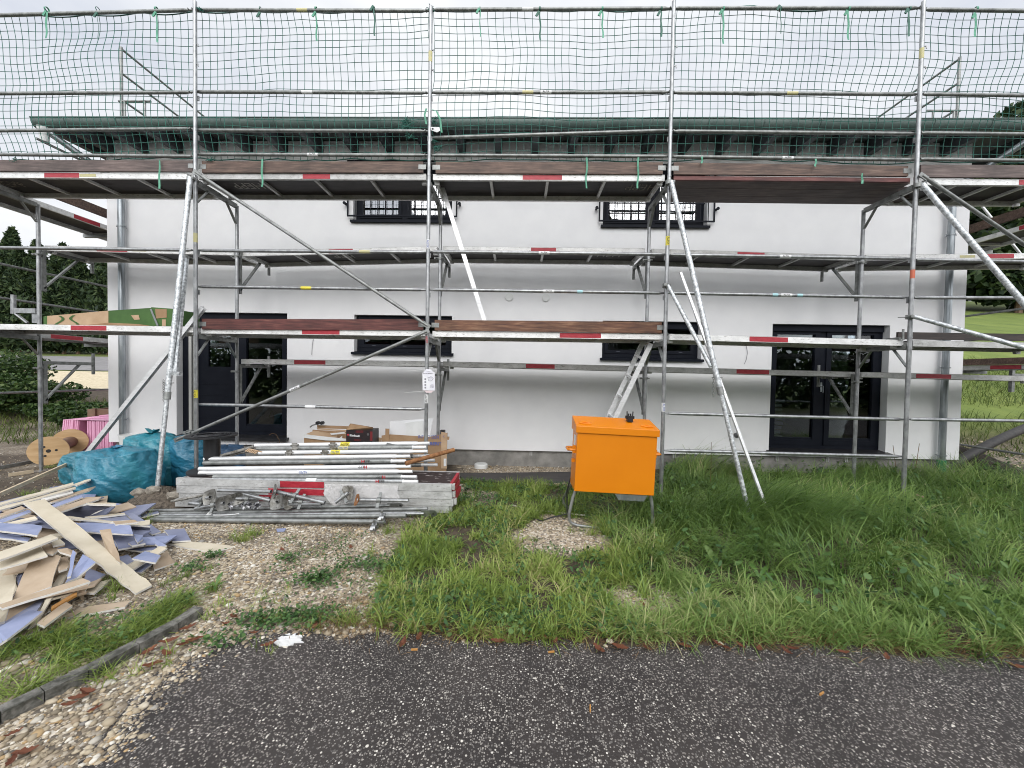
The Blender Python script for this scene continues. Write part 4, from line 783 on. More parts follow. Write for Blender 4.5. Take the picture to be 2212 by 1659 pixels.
mb.build('drawing', mat('pen ink', (.10, .10, .14)), tg)
mb = MB()
for y in (442, 497, 550, 602): mb.box(T(150, y+15, -.0362), T(180, y-15, -.0347))
mb.build('icons', mat('grey print', (.22, .22, .25)), tg, sm=False)
mb = MB(); mb.prism([T(140, 655, -.03), T(330, 657, -.03), T(275, 700, -.03), T(180, 695, -.03)], (0, .002, 0)); mb.build('pocket_fold', mat('pink film', (.66, .55, .56)), tg, sm=False)
mb = MB(); mb.path([T(185, 283, -.036), T(225, 292, -.040), T(262, 283, -.036)], .0025, 6); mb.path([at(874, 802, -.03), at(895, 800.5, -.03), at(912, 799, -.02), at(924, 800, -.028)], .002, 6); mb.path([at(874, 848, -.03), at(900, 846, -.03), at(918, 845, -.028)], .002, 6); mb.build('cable_tie', STKW, tg)
# ------------------------------------------------------------------ things leaning on or lying on the scaffold
def simple(name, label, cat, mb, m, group=None, **kw): return tag(mb.build(name, m, **kw), label, cat, group)
p = at(437, 662, .045); q = at(131, 1046, .2); d = (q-p).normalized(); q = q+d*((q.z-.01)/-d.z) if q.z > .01 else q
mb = MB(); sd_ = V((0, 1, 0)); nn = d.cross(sd_).normalized(); mb.beam(p, q, .05, .005, sd_); mb.beam(p+nn*.026-V((0, .022, 0)), q+nn*.026-V((0, .022, 0)), .005, .05, sd_); mb.beam(p+nn*.026+V((0, .022, 0)), q+nn*.026+V((0, .022, 0)), .005, .05, sd_)
simple('metal_profile', 'long aluminium channel leaning from the blue bags up to the left deck', 'metal profile', mb, ALU, sm=False)
p = at(953, 397, .42); q = at(1046, 690, .36); d = (q-p).normalized(); q = q+d*((q.z-2.17)/-d.z); mb = MB(); mb.beam(p, q, .03, .058, (0, 1, 0)); simple('straightedge', 'white aluminium straightedge standing on the lower deck right of the second standard', 'straightedge', mb, ALU, sm=False)
p = at(1470, 589, -.02); q = at(1646, 1072, -.75); d = (q-p).normalized(); q = q+d*((q.z-.01)/-d.z); mb = MB(); mb.beam(p, q, .028, .028, (0, 1, 0)); simple('metal_profile', 'thin metal bar leaning beside the middle raking shore into the tall grass', 'metal profile', mb, ALU, sm=False)
# ladder under the deck behind the orange box
lad = thing('ladder', 'aluminium ladder standing behind the orange box under the lower deck', 'ladder', (at(1320, 900, .3).x, .3, 0)); ends = []
for px0, px1, Y in ((1406, 1330, .22), (1389.7, 1313.5, .56)):
    a = at(px0, 742 if Y < .3 else 737, Y); c = at(px1, 900, Y); d = (c-a).normalized(); f = c+d*((c.z-.02)/-d.z); ends.append((a, f)); mb = MB(); mb.beam(a, f, .026, .062, (0, 1, 0)); mb.build('rail', ALU, lad, sm=False)
for k in range(7):
    t = .1+k*.135; a = ends[0][0].lerp(ends[0][1], t); c = ends[1][0].lerp(ends[1][1], t); mb = MB(); mb.beam(a, c, .03, .03, (1, 0, 0)); mb.build('rung', ALU, lad, sm=False)
# long printed carton on the lower deck, drooping end
def carton(name, label, xs_, zs_, y0, y1, parts_, cat='carton'):
    pass
zc = at(200, 706, .12).z; zc = max(zc, 2.155)
ca = thing('carton', 'long drooping green and brown printed carton lying on the left deck', 'carton', (at(200, 700, .12).x, .12, zc))
def slab(L, Rr, lt, rt, lb, rb, y0=.12, y1=.5):
    # tapered box between two picture columns
    mb = MB(); o = []
    for Y in (y0, y1):
        for px, py in ((L, lb), (Rr, rb), (Rr, rt), (L, lt)):
            e = at(px, py, y0); o.append(V((e.x, Y, max(e.z, zc))))
    mb.add(o, [(3, 2, 1, 0), (4, 5, 6, 7), (0, 1, 5, 4), (1, 2, 6, 5), (2, 3, 7, 6), (3, 0, 4, 7)]); return mb
slab(97, 234, 683, 671, 702, 706).build('carton_body', KRAFTL, ca, sm=False); slab(234.3, 326, 671, 665, 705, 704).build('printed_end', GRNP, ca, sm=False); slab(94, 101, 684, 682.5, 702, 702, .117, .5).build('printed_edge', GRNP, ca, sm=False)
mb = MB()
for cen, s in (((128, 691), 1), ((160, 690), -1)):
    pts = []
    for k in range(11):
        t = k/10; x = cen[0]+s*(8*math.sin(t*4.6)); y = cen[1]-9+t*20; e = at(x, y, .116); pts.append(e)
    vs = []
    for e in pts: vs += [e-V((.02, 0, 0)), e+V((.022, 0, 0))]
    mb.add(vs, [(2*k, 2*k+1, 2*k+3, 2*k+2) for k in range(len(pts)-1)])
mb.build('printed_curves', GRNP, ca, sm=False)
mb = MB(); mb.prism([at(283, 681, .116), at(299, 680, .116), at(302, 690, .116), at(290, 691, .116)], (0, .002, 0)); mb.build('printed_patch', KRAFTL, ca, sm=False)
mb = MB(); mb.prism([at(152, 706, .1), at(232, 697, .1), at(300, 700, .1), at(325, 704, .1), at(300, 706, .1)], (0, .015, 0)); mb.build('torn_flap', KRAFT, ca, sm=False)
ca2 = thing('carton', 'short green carton with a brown window on the left deck beside the shore', 'carton', (at(350, 700, .1).x, .1, zc))
slab(326.5, 375, 663.5, 667, 704, 705, .1, .52).build('carton_body', GRNP, ca2, sm=False); mb = MB(); mb.prism([at(335, 667, .096), at(360, 668, .096), at(360, 686, .096), at(337, 688, .096)], (0, .003, 0)); mb.build('printed_patch', KRAFT, ca2, sm=False); mb = MB(); mb.prism([at(350, 690, .096), at(358, 690, .096), at(358, 704, .096), at(350, 704, .096)], (0, .003, 0)); mb.build('printed_patch', KRAFTL, ca2, sm=False)
mb = MB(); mb.path([at(326, 668, .09), at(331, 680, .088), at(341, 704, .09)], .012, 6); mb.build('tape', mat('grey tape', (.2, .22, .22)), ca2)
# ------------------------------------------------------------------ orange site box
bl = at(1240.5, 1061, -1.0); br = at(1412.5, 1071, -1.0); ux = (br-bl).normalized(); uy = V((0, 1, 0)); uz = ux.cross(uy); uz = -uz if uz.z < 0 else uz; BW = (br-bl).length
tl = at(1245, 925, -1.0); BH = (tl-bl).length+.01
M4 = Matrix(((ux.x, uy.x, uz.x, bl.x), (ux.y, uy.y, uz.y, bl.y), (ux.z, uy.z, uz.z, bl.z), (0, 0, 0, 1)))
box = thing('distribution_box', 'orange metal site power box on bent tube legs standing in the grass', 'power box', mat=M4); BD = .32
def bvl(o, w_=.004):
    md = o.modifiers.new('edge', 'BEVEL'); md.width = w_; md.segments = 2; md.limit_method = 'ANGLE'; md.angle_limit = R(50); return o
mb = MB(); mb.box((0, 0, 0), (BW, BD, BH-.012)); bvl(mb.build('body', ORNG, box, True, sm=False))
mb = MB(); L, F, Bk = -.018, -.016, BD+.01; mb.prism([(L, F, BH-.055), (L, F, BH+.016), (L, Bk, BH+.088), (L, Bk, BH-.055)], (BW+.036, 0, 0)); lid = bvl(mb.build('lid', ORNG, box, True, sm=False))
for x, mir in ((.02, 1), (BW-.15, -1)):
    mb = MB(); zs_ = lambda y: BH+.022+.208*(y+.016); mb.path([(x, .08, zs_(.08)), (x+.055, .05, zs_(.05)), (x+.12, .06, zs_(.06)), (x+.125, .09, zs_(.09)), (x+.06, .105, zs_(.105)), (x, .08, zs_(.08))], .007, 6); mb.build('lid_loop', ORNG, lid, True)
def ring(c, s): 
    mb = MB(); mb.path([(c, .08, BH*.62), (c+s*.06, .08, BH*.62+.005), (c+s*.075, .10, BH*.62), (c+s*.075, .22, BH*.62), (c+s*.06, .24, BH*.62), (c, .24, BH*.62)], .014, 8); mb.box((min(c, c+s*.03), .07, BH*.62-.03), (max(c, c+s*.03), .10, BH*.62+.05)); return mb
ring(0, -1).build('handle', ORNG, box, True); ring(BW, 1).build('handle', ORNG, box, True)
mb = MB(); mb.box((-.03, .1, BH*.42), (0, .14, BH*.47)); mb.build('latch', ORNG, box, True, sm=False)
mb = MB(); mb.box((-.002, .1, BH*.68), (-.0005, .22, BH*.85)); mb.build('rating_plate', STKW, box, True, sm=False)
mb = MB(); mb.prism([(.42, -.012, -.004), (.75, -.012, -.004), (.72, -.012, -.062), (.46, -.012, -.062)], (0, .012, 0)); pl = mb.build('socket_plate', ZINC, box, True, sm=False)
for k in range(4): mb = MB(); mb.tube((.485+k*.07, -.018, -.045), (.485+k*.07, -.012, -.045), .007, n=10); mb.build('screw', GALV, pl, True)
zb = -(bl.z-.025)/uz.z
for y, nm in ((.04, 0), (.56, 1)):
    yt = .04 if nm == 0 else BD-.03; mb = MB(); pts = [(.02, yt, .0), (-.005, lerp(yt, y, .3), -.08), (-.035, y, zb+.12), (-.03, y, zb+.06), (-.005, y, zb+.025), (.05, y, zb+.007), (.14, y, zb), (BW-.2, y, zb-.02), (BW-.05, y, zb), (BW-.0, y, zb+.04), (BW+.02, y, zb+.1), (BW-.0, lerp(yt, y, .35), -.1), (BW-.025, yt, 0)]
    mb.path(pts, .0165, 12); mb.build('leg', GALV, box, True)
mb = MB(); X0 = .585; Y0 = .20; z0 = BH+.068; mb.box((X0-.028, Y0-.03, z0), (X0+.028, Y0+.03, z0+.055)); mb.box((X0-.045, Y0-.02, z0+.03), (X0+.045, Y0+.02, z0+.06))
for s in (-1, 1): mb.tube((X0+s*.03, Y0, z0+.06), (X0+s*.032, Y0, z0+.11), .006, n=6); mb.tube((X0+s*.012, Y0+.01, z0+.06), (X0+s*.01, Y0+.01, z0+.085), .008, n=6)
ob = mb.build('plug', BLKP, None, sm=False); ob.matrix_world = M4; tag(ob, 'small black twin pronged plug lying on top of the orange box', 'plug')
mb = MB(); mb.path([M4 @ V((0, BD, .05)), M4 @ V((-.03, BD+.02, -.1)), gz(1225, 1110, .05), gz(1190, 1118, .02), gz(1170, 1125, .012), gz(1140, 1118, .012)], .008, 6); simple('power_cable', 'black cable running from behind the orange box into the grass', 'cable', mb, BLKP)
mb = MB(); mb.path([gz(1105, 1091, .02), gz(1150, 1101, .015), gz(1210, 1108, .02), gz(1262, 1113, .03), gz(1282, 1113, .02)], .009, 6); simple('rod', 'thin pale rod lying on the ground before the orange box', 'rod', mb, ROPEW)
# ------------------------------------------------------------------ stack of platforms and tubes
PX0, PX1, PY0, PY1 = at(380, 1043, -.83).x, at(975, 1060, -.83).x, -.83, -.26; ztop_ = at(640, 1039, -.83).z; fh = .078
mb = MB()
for x in (PX0+.4, PX1-.5): mb.box((x, PY0+.08, 0), (x+.12, PY1, ztop_-4*fh-.018))
lab = ['topmost aluminium deck platform of the stack under the tubes', 'second aluminium deck platform from the top of the ground stack', 'third deck platform of the ground stack, half hidden by base jacks', 'lowest deck platform of the ground stack behind the base jacks']
for k in range(4):
    z1 = ztop_-k*(fh+.004); z0 = z1-fh; jx = (0, .006, .02, -.03)[k]; pf = thing('deck_platform', lab[k], 'deck platform', ((PX0+PX1)/2, -.55, z0), 'deck platforms stacked on the ground'); mb = MB(); y0 = PY0+(0, .0, .012, .02)[k]
    mb.box((PX0+jx, y0, z0), (PX1+jx, y0+.04, z1)); mb.box((PX0+jx, PY1-.04, z0), (PX1+jx, PY1, z1)); mb.box((PX0+jx, y0+.041, z0+.01), (PX0+jx+.03, PY1-.041, z1-.01))
    for xx in (PX0+.055, PX0+.09, PX1-.055, PX1-.09): mb.tube((xx+jx, y0-.005, (z0+z1)/2), (xx+jx, y0+.002, (z0+z1)/2), .009, n=10)
    mb.box((PX0+jx-.025, y0+.03, z0+.01), (PX0+jx-.001, y0+.07, z1-.005)); mb.box((PX1+jx+.001, y0+.03, z0+.01), (PX1+jx+.03, y0+.07, z1-.005)); mb.build('frame', ALUD, pf, sm=False)
    mb = MB(); mb.box((PX1+jx-.03, y0+.041, z0+.008), (PX1+jx+.004, PY1-.041, z1-.004)); mb.build('end_bar', RED, pf, sm=False)
    mb = MB(); mb.box((PX0+jx+.031, y0+.041, z1-.02), (PX1+jx-.031, PY1-.041, z1-.003)); mb.build('deck_panel', mat('worn painted plywood', (.03, .018, .017), (.6, .56, .53), .6, 0, 7, (1, 2.5, 1), lo=.60, hi=.66) if k == 0 else PLY, pf, sm=False)
    a, c = ((605, 700), (580, 700), (560, 640), (600, 650))[k]; mb = MB(); u, v = at(a, 1045, y0).x, at(c, 1045, y0).x; mb.box((u, y0-.003, z0+.005), (v, y0+.001, z1-.005)); mb.build('red_band', RED, pf, sm=False)
mb = MB()
for x in (PX0+.5, PX1-.6): mb.box((x, PY0+.06, 0), (x+.1, PY1, ztop_-4*(fh+.004)))
for i, x in enumerate((PX0+.5, PX1-.6)):
    mb = MB(); mb.box((x, PY0+.06, 0), (x+.1, PY1, ztop_-4*(fh+.004)+.002)); simple('timber_bearer', ['dark squared timber under the left part of the platform stack', 'dark squared timber under the right part of the platform stack'][i], 'timber', mb, WDRK, sm=False)
# tubes heaped on top (front to back): left end, right end, Y, finish, spigot length
TUB = [
 ('front tube of the heap with a white sticker and red lettering near its right end', (461.5, 1035.6), (903, 1040.4), -.80, 33, GALV, [(664, 686, STKW)], ('HEPP', 792+32, 0)),
 ('grey scaffold tube second from the front with upside down red lettering', (462, 1030), (900.5, 1030), -.755, 34, GALVW, [], ('HEPP', 825, 1)),
 ('third tube from the front, bright with an upside down white and blue sticker', (431, 1022), (891, 1018.5), -.71, 33, ALU, [(647.5, 670.6, STKW)], ('ALFIX', 659, 2)),
 ('fourth tube from the front, bright with red lettering upside down at right', (431, 1013), (887.5, 1007.5), -.665, 34, ALU, [], ('HEPP', 786, 1)),
 ('dull tube fifth from the front with red and black lettering', (440.7, 1000), (877, 995.8), -.62, 33, GALVW, [], ('HEPP', 793, 0)),
 ('sixth tube from the front, bright with dark smears and no lettering', (442, 991.5), (886, 985.5), -.575, 33, ALU, [], None),
 ('bright tube near the back of the heap with a lower yellow sticker', (560, 978), (924, 975), -.52, 36, ALU, [(717, 737, STKY)], ('ALFIX', 727, 2)),
 ('dark tube second from the back with a faded yellow sticker', (556, 969.5), (921, 966), -.475, 32, GALVW, [(734, 754, STKO)], ('ALFIX', 744, 2)),
 ('topmost rear tube of the heap with a bright yellow sticker', (551.6, 962.5), (928, 957.4), -.43, 30, ALU, [(738, 758, STKY)], ('ALFIX', 748, 3))]
for lb, L_, R_, Y, sp, mt, stk, lt in TUB:
    p = at(*L_, Y); q = at(*R_, Y); d = (q-p).normalized(); t = thing('scaffold_tube', lb, 'scaffold tube', p.lerp(q, .5), 'scaffold tubes heaped on the deck platforms'); q2 = q-d*(sp*.0052); rr = .0255
    mb = MB(); mb.tube(p, q2, rr, n=16, hollow=True); mb.build('tube', mt, t)
    mb = MB(); mb.tube(q2-d*.02, q, .0195, n=16, hollow=True); mb.tube(q2, q2+d*.012, .0235, n=16)
    for k in range(9): mb.tube(q2+d*(.03+k*.014), q2+d*(.034+k*.014), .0203, n=14)
    mb.build('spigot', ALU, t)
    for a, c, m in stk:
        f = lambda px: p+d*((px-L_[0])/(R_[0]-L_[0])*(q-p).length); patch(f(a), f(c), rr+.0008, m, t, face=(0, -1, .35))
    if lt:
        c = p+d*((lt[1]-L_[0])/(R_[0]-L_[0])*(q-p).length)+V((0, -rr-.0012, .006)); fl = lt[2] in (1, 2)
        if lt[0] == 'HEPP':
            rt_ = -d if fl else d; up_ = V((0, 0, -1 if fl else 1)); text('EPP', .026, c+rt_*.016, rt_, up_, BLK, t, width=.062); text('H', .034, c-rt_*.034+up_*.001, rt_, up_, REDP, t, width=.034, bold=.03)
        else: text('ALFIX', .028, c, -d if fl else d, (0, 0, -1 if fl else 1), BLUP if fl else BLK, t, width=.095)
    # welded ears on the rear frames
    if Y > -.56:
        for px in (640, 722) if Y > -.5 else (628, 705):
            c = p+d*((px-L_[0])/(R_[0]-L_[0])*(q-p).length); mb = MB(); mb.box(c+V((-.03, -.035, -.03)), c+V((.03, -.022, .03))); mb.tube(c+V((-.045, -.03, .0)), c+V((.05, -.03, .01)), .010, n=8); mb.build('wedge_box', DIRTY, t)
for lb, L_, R_, Y in (('short rear tube end poking out below the third row of spigots', (700, 989), (927.7, 984.6), -.40), ('rear tube end poking out above the rusty pipe', (700, 998), (939.4, 994.4), -.36), ('lowest rear tube end reaching furthest right beside the cardboard', (700, 1006), (945, 1004), -.33)):
    p = at(*L_, Y); q = at(*R_, Y); d = (q-p).normalized(); t = thing('scaffold_tube', lb, 'scaffold tube', p, 'rear tube ends of the heap'); mb = MB(); mb.tube(p, q-d*.2, .024, n=14); mb.build('tube', GALVW, t); mb = MB(); mb.tube(q-d*.2, q, .019, n=14, hollow=True); mb.build('spigot', ALU, t)
mb = MB(); 
for a, c in (((835, 959), (885, 968)), ((838, 972), (892, 958)), ((830, 976), (880, 972)), ((862, 982), (888, 964))): mb.beam(at(*a, -.47), at(*c, -.43), .012, .03, (0, 1, 0))
mb.tube(at(845, 968, -.49), at(905, 966, -.46), .012, n=8); mb.tube(at(825, 977, -.52), at(872, 975, -.5), .012, n=8); simple('bracket_arm', 'flat crossed steel bracket arms lying over the right end of the rear tubes', 'bracket', mb, GALV)
mb = MB(); mb.tube(at(462, 989, -.5), at(549, 965, -.44), .021, n=12); simple('scaffold_tube', 'short mud caked tube slanting down at the left of the heap', 'scaffold tube', mb, DIRTY)
mb = MB(); mb.path([at(470, 992, -.47), at(515, 978, -.44), at(545, 972, -.43)], .022, 9); simple('dirty_rag', 'crumpled dirty grey rag under the slanting mud caked tube', 'rag', mb, DIRTY)
mb = MB(); mb.tube(at(876, 1001, -.68), at(981, 971.6, -.30), .0255, n=16, hollow=True); simple('rusty_pipe', 'rusty brown pipe resting across the right end of the tube heap', 'pipe', mb, RUST)
mb = MB()
for k in range(6): a = at(530+k*4, 975+k, -.55); mb.path([a, a+V((.03, .02, .025)), a+V((.08, .01, .02)), a+V((.12, .03, -.01))], .008, 5)
simple('straw_wisp', 'small tan wisp of straw at the left end of the rear tubes', 'straw', mb, KRAFTL)
# clear sheet over the platforms
mb = MB(); g = []
for j in range(7):
    for i in range(21):
        u, v = i/20, j/6; x = lerp(702, 860, u); yt = 1045.5+u*1.5; yb = lerp(1090, 1077, min(1, abs(u-.15)*1.3)) if u > .12 else lerp(1066, 1090, u/.12); yy = lerp(yt, yb, v); yy += 3*math.sin(u*9)*v; g.append(at(x+4*math.sin(v*5+u*3)*v, yy, -.842-.012*math.sin(u*31+v*2)-.03*v))
mb.add(g, [(j*21+i, j*21+i+1, (j+1)*21+i+1, (j+1)*21+i) for j in range(6) for i in range(20)]); simple('plastic_sheet', 'torn translucent polythene sheet hanging over the front of the platform stack', 'plastic sheet', mb, CLEAR, ang=180)
# base jacks
def jack(lb, c, nrm, tip, up=(0, 0, 1), sz=.075, plm=PLAT, spm=GALV, roll=.3, nut=.35):
    c = V(c); tip = V(tip); n_ = V(nrm).normalized(); a = V(up); a = (a-n_*a.dot(n_)).normalized(); b_ = n_.cross(a); ca_, sa_ = math.cos(roll), math.sin(roll); a, b_ = a*ca_+b_*sa_, b_*ca_-a*sa_
    j = thing('base_jack', lb, 'base jack', c, 'base jacks lying before the platform stack'); mb = MB(); ring_ = []
    for rr, h in ((1.0, .012), (.62, 0), (.28, -.012), (.14, -.012)):
        for k in range(16):
            t = 2*math.pi*k/16+math.pi/4; q = max(abs(math.cos(t)), abs(math.sin(t))); sq = 1/q if rr > .9 else 1/(q**.5); sq = min(sq, 1.25) if rr > .9 else sq; ring_.append(c+(a*math.cos(t)+b_*math.sin(t))*(sz*rr*sq)+n_*h)
    f = [(q*16+k, q*16+(k+1) % 16, (q+1)*16+(k+1) % 16, (q+1)*16+k) for q in range(3) for k in range(16)]; mb.add(ring_, f); mb.add([p-n_*.005 for p in ring_], [x[::-1] for x in f]); mb.add(ring_[:16]+[p-n_*.005 for p in ring_[:16]], [(k, 16+k, 16+(k+1) % 16, (k+1) % 16) for k in range(16)])
    for s in (-1, 1): mb.disc(c+a*(s*sz*.72)+n_*.008, n_, .007, .003, 8)
    mb.build('plate', plm, j); d = (tip-c).normalized(); mb = MB(); mb.tube(c, tip, .019, n=12, hollow=True); L = (tip-c).length; k = .04
    while k < L*.8: mb.disc(c+d*k, d, .0205, .006, 12); k += .014
    mb.build('spindle', spm, j); m_ = c+d*(L*nut); o_ = d.orthogonal().normalized(); mb = MB(); mb.disc(m_-d*.02, d, .032, .04, 12); mb.beam(m_+o_*.03, m_+o_*.09, .03, .012, d); mb.beam(m_-o_*.03, m_-o_*.085, .03, .012, d); mb.build('wing_nut', GALVW, j)
zq = lambda px, py, Y: at(373+.1488*px, 932.7+.1488*py, Y); zr = lambda px, py, Y: at(674.8+.2594*px, 932.7+.2594*py, Y)
jack('base jack at the left end with its large round cornered plate facing the path', zq(545, 950, -.98), (-.1, -1, .35), zq(245, 1040, -.9), roll=.4)
jack('base jack plate seen almost edge on, right of the leftmost plate', zq(745, 1035, -1.0), (.75, -.6, .1), zq(330, 1118, -1.0), roll=.1)
jack('small dark base jack plate standing before the third platform', zq(928, 970, -.92), (.5, -.8, .1), zq(1400, 970, -.90), sz=.062)
jack('upright base jack plate in the middle with its spindle falling to the right', zq(1490, 865, -.95), (-.8, -.65, .25), zq(2210, 1030, -1.0), roll=.15, nut=.4)
jack('low base jack plate facing the path below the upright middle one', zq(1515, 1020, -1.03), (-.25, -.95, .3), zq(1680, 905, -.86), roll=.2)
jack('blackened base jack plate half hidden behind the middle plates', zq(1690, 1005, -.96), (.6, -.75, .2), zq(2200, 1040, -.93), roll=.5, plm=DIRTY)
jack('dark square base jack plate leaning against the polythene sheet', zr(297, 508, -.90), (-.3, -.9, .3), zr(190, 590, -.95), roll=.1, plm=DIRTY)
jack('rusty base jack plate with a long clean spindle pointing right', zr(375, 568, -1.0), (-.8, -.5, .3), zr(800, 573, -.97), sz=.06, plm=RUST, nut=.42)
for lb, a, c in (('short tube resting on the base jacks before the upper platform', (660, 850), (1430, 868)), ('short bright tube slanting between two base jack plates', (1040, 900), (1420, 1000)), ('short tube end right of the middle base jacks', (1685, 1055), (2160, 1048)), ('open tube end lying before the leftmost base jacks', (250, 1035), (715, 1082))):
    mb = MB(); mb.tube(zq(*a, -.95), zq(*c, -.98), .019, n=12, hollow=True); simple('short_tube', lb, 'tube', mb, GALV, 'short tubes among the base jacks')
mb = MB(); mb.tube(zq(-20, 1010, -.93), zq(440, 925, -.88), .014, n=8); simple('black_bar', 'short blackened steel bar left of the base jacks', 'steel bar', mb, DIRTY)
mb = MB(); r_ = random.Random(3)
for k in range(26):
    c = zq(r_.uniform(830, 1260), r_.uniform(1035, 1110), -1.0); d = V((r_.gauss(0, 1), r_.gauss(0, .6), r_.gauss(0, .7))).normalized()*.03; e = d.orthogonal().normalized()*.014; mb.add([c-d-e, c+d-e*.4, c+d*.8+e, c-d*.7+e, c+d.cross(e)*12], [(0, 1, 4), (1, 2, 4), (2, 3, 4), (3, 0, 4)])
simple('crumpled_foil', 'crumpled silver grey foil lying among the base jacks', 'foil', mb, mat('silver foil', (.05, .05, .055), (.45, .45, .47), .35, .6, 30, lo=.45, hi=.55), sm=False)
# long tubes on the gravel in front
FT = [('thin front ground tube with one flattened holed end, nearest the platforms', (322, 1104), (870, 1091.3), -.86, .021, 1), ('grey ground tube mostly hidden behind the two flattened ones', (322, 1112), (924, 1099), -.93, .021, 0), ('longest bright ground tube ending in a wide flat plate with two holes', (324, 1121), (944, 1109), -.98, .023, 2),
      ('plain grey ground tube second from the front, cut off square', (324, 1128), (877, 1114), -1.03, .0242, 0), ('frontmost grey ground tube, its right end in a coupler', (326, 1137), (832, 1127), -1.09, .0242, 0)]
for lb, L_, R_, Y, rr, fl in FT:
    p = at(*L_, Y); q = at(*R_, Y); p.z = max(p.z, rr); q.z = max(q.z, rr); d = (q-p).normalized(); t = thing('ground_tube', lb, 'scaffold tube', p.lerp(q, .5), 'long tubes lying on the gravel'); mb = MB()
    if fl:
        mb.path([p, q-d*.30, q-d*.2, q-d*.14], [rr, rr, rr*.75, .012], 14); wv = rr*1.25*(1.4 if fl == 2 else 1); u_ = V((0, 1, .25)).normalized(); up_ = V((0, -.35, 1)).normalized(); pts = []
        c0 = q-d*.17
        for k in range(13):
            a = -math.pi/2+math.pi*k/12; pts.append(q-d*wv+d*(wv*math.cos(a))+up_*(wv*math.sin(a)))
        pts += [c0+up_*wv, c0-up_*wv]; mb.prism(pts, (0, .008, 0)); mb.build('tube', GALV if fl == 2 else GALVW, t)
        mb = MB()
        for k in range(fl): mb.tube(q-d*(wv+k*.12)-V((0, .003, 0)), q-d*(wv+k*.12)+V((0, .0005, 0)), .011, n=10)
        mb.build('bolt_hole', BLK, t)
    else: mb.tube(p, q, rr, n=16, hollow=True); mb.build('tube', GALVW, t)
f5 = at(812, 1128, -1.09); f5.z = .03
for lb, c, s in (('open swivel coupler hanging from the frontmost ground tube', f5+V((0, -.02, 0)), 1), ('bright coupler clamped round the two front ground tubes', at(827, 1115, -1.05)+V((0, 0, .0)), .8)):
    mb = MB(); mb.disc(c-V((.025, 0, 0)), (1, 0, 0), .038*s, .05, 14, .026*s); mb.disc(c+V((-.02, -.06*s, -.005)), (1, .2, 0), .036*s, .045, 14, .025*s); mb.tube(c+V((.0, -.03, .05)), c+V((0, -.05, -.02)), .008, n=8); mb.tube(c+V((0, -.03, .05)), c+V((0, -.03, .07)), .014, n=6); mb.beam(c+V((0, -.09, .0)), c+V((.01, -.13, .02)), .03, .02, (1, 0, 0)); simple('coupler', lb, 'coupler', mb, GALV, 'couplers on the ground tubes')
mb = MB(); pts = [zq(410, 1290, -1.0), zq(480, 1245, -1.0), zq(540, 1200, -.98), zq(600, 1215, -1.0), zq(520, 1265, -1.02)]
mb.prism([p+V((0, -.03, .035)) for p in (zq(405, 1290, -1.0), zq(450, 1250, -1.), zq(500, 1250, -1.), zq(560, 1195, -1.), zq(615, 1210, -1.), zq(560, 1262, -1.), zq(500, 1290, -1.), zq(430, 1305, -1.))], (0, .004, .002)); simple('paper_scrap', 'torn white paper strip lying on the ground tubes', 'paper', mb, STKW, sm=False)
mb = MB(); mb.path([zq(620, 1222, -1.03)+V((0, -.03, .02)), zq(760, 1222, -1.03)+V((0, -.03, .02)), zq(900, 1215, -1.03)+V((0, -.03, .02)), zq(995, 1200, -1.03)+V((0, -.03, .02))], .005, 5); simple('cord', 'thin white cord lying along the ground tubes', 'cord', mb, STKW)
mb = MB(); mb.prism([gz(597, 1142, .02), gz(618, 1141, .02), gz(614, 1147, .015), gz(599, 1148, .015)], (0, 0, -.008)); simple('board_chip', 'tiny lilac board chip lying before the ground tubes', 'board chip', mb, GYPB, sm=False)
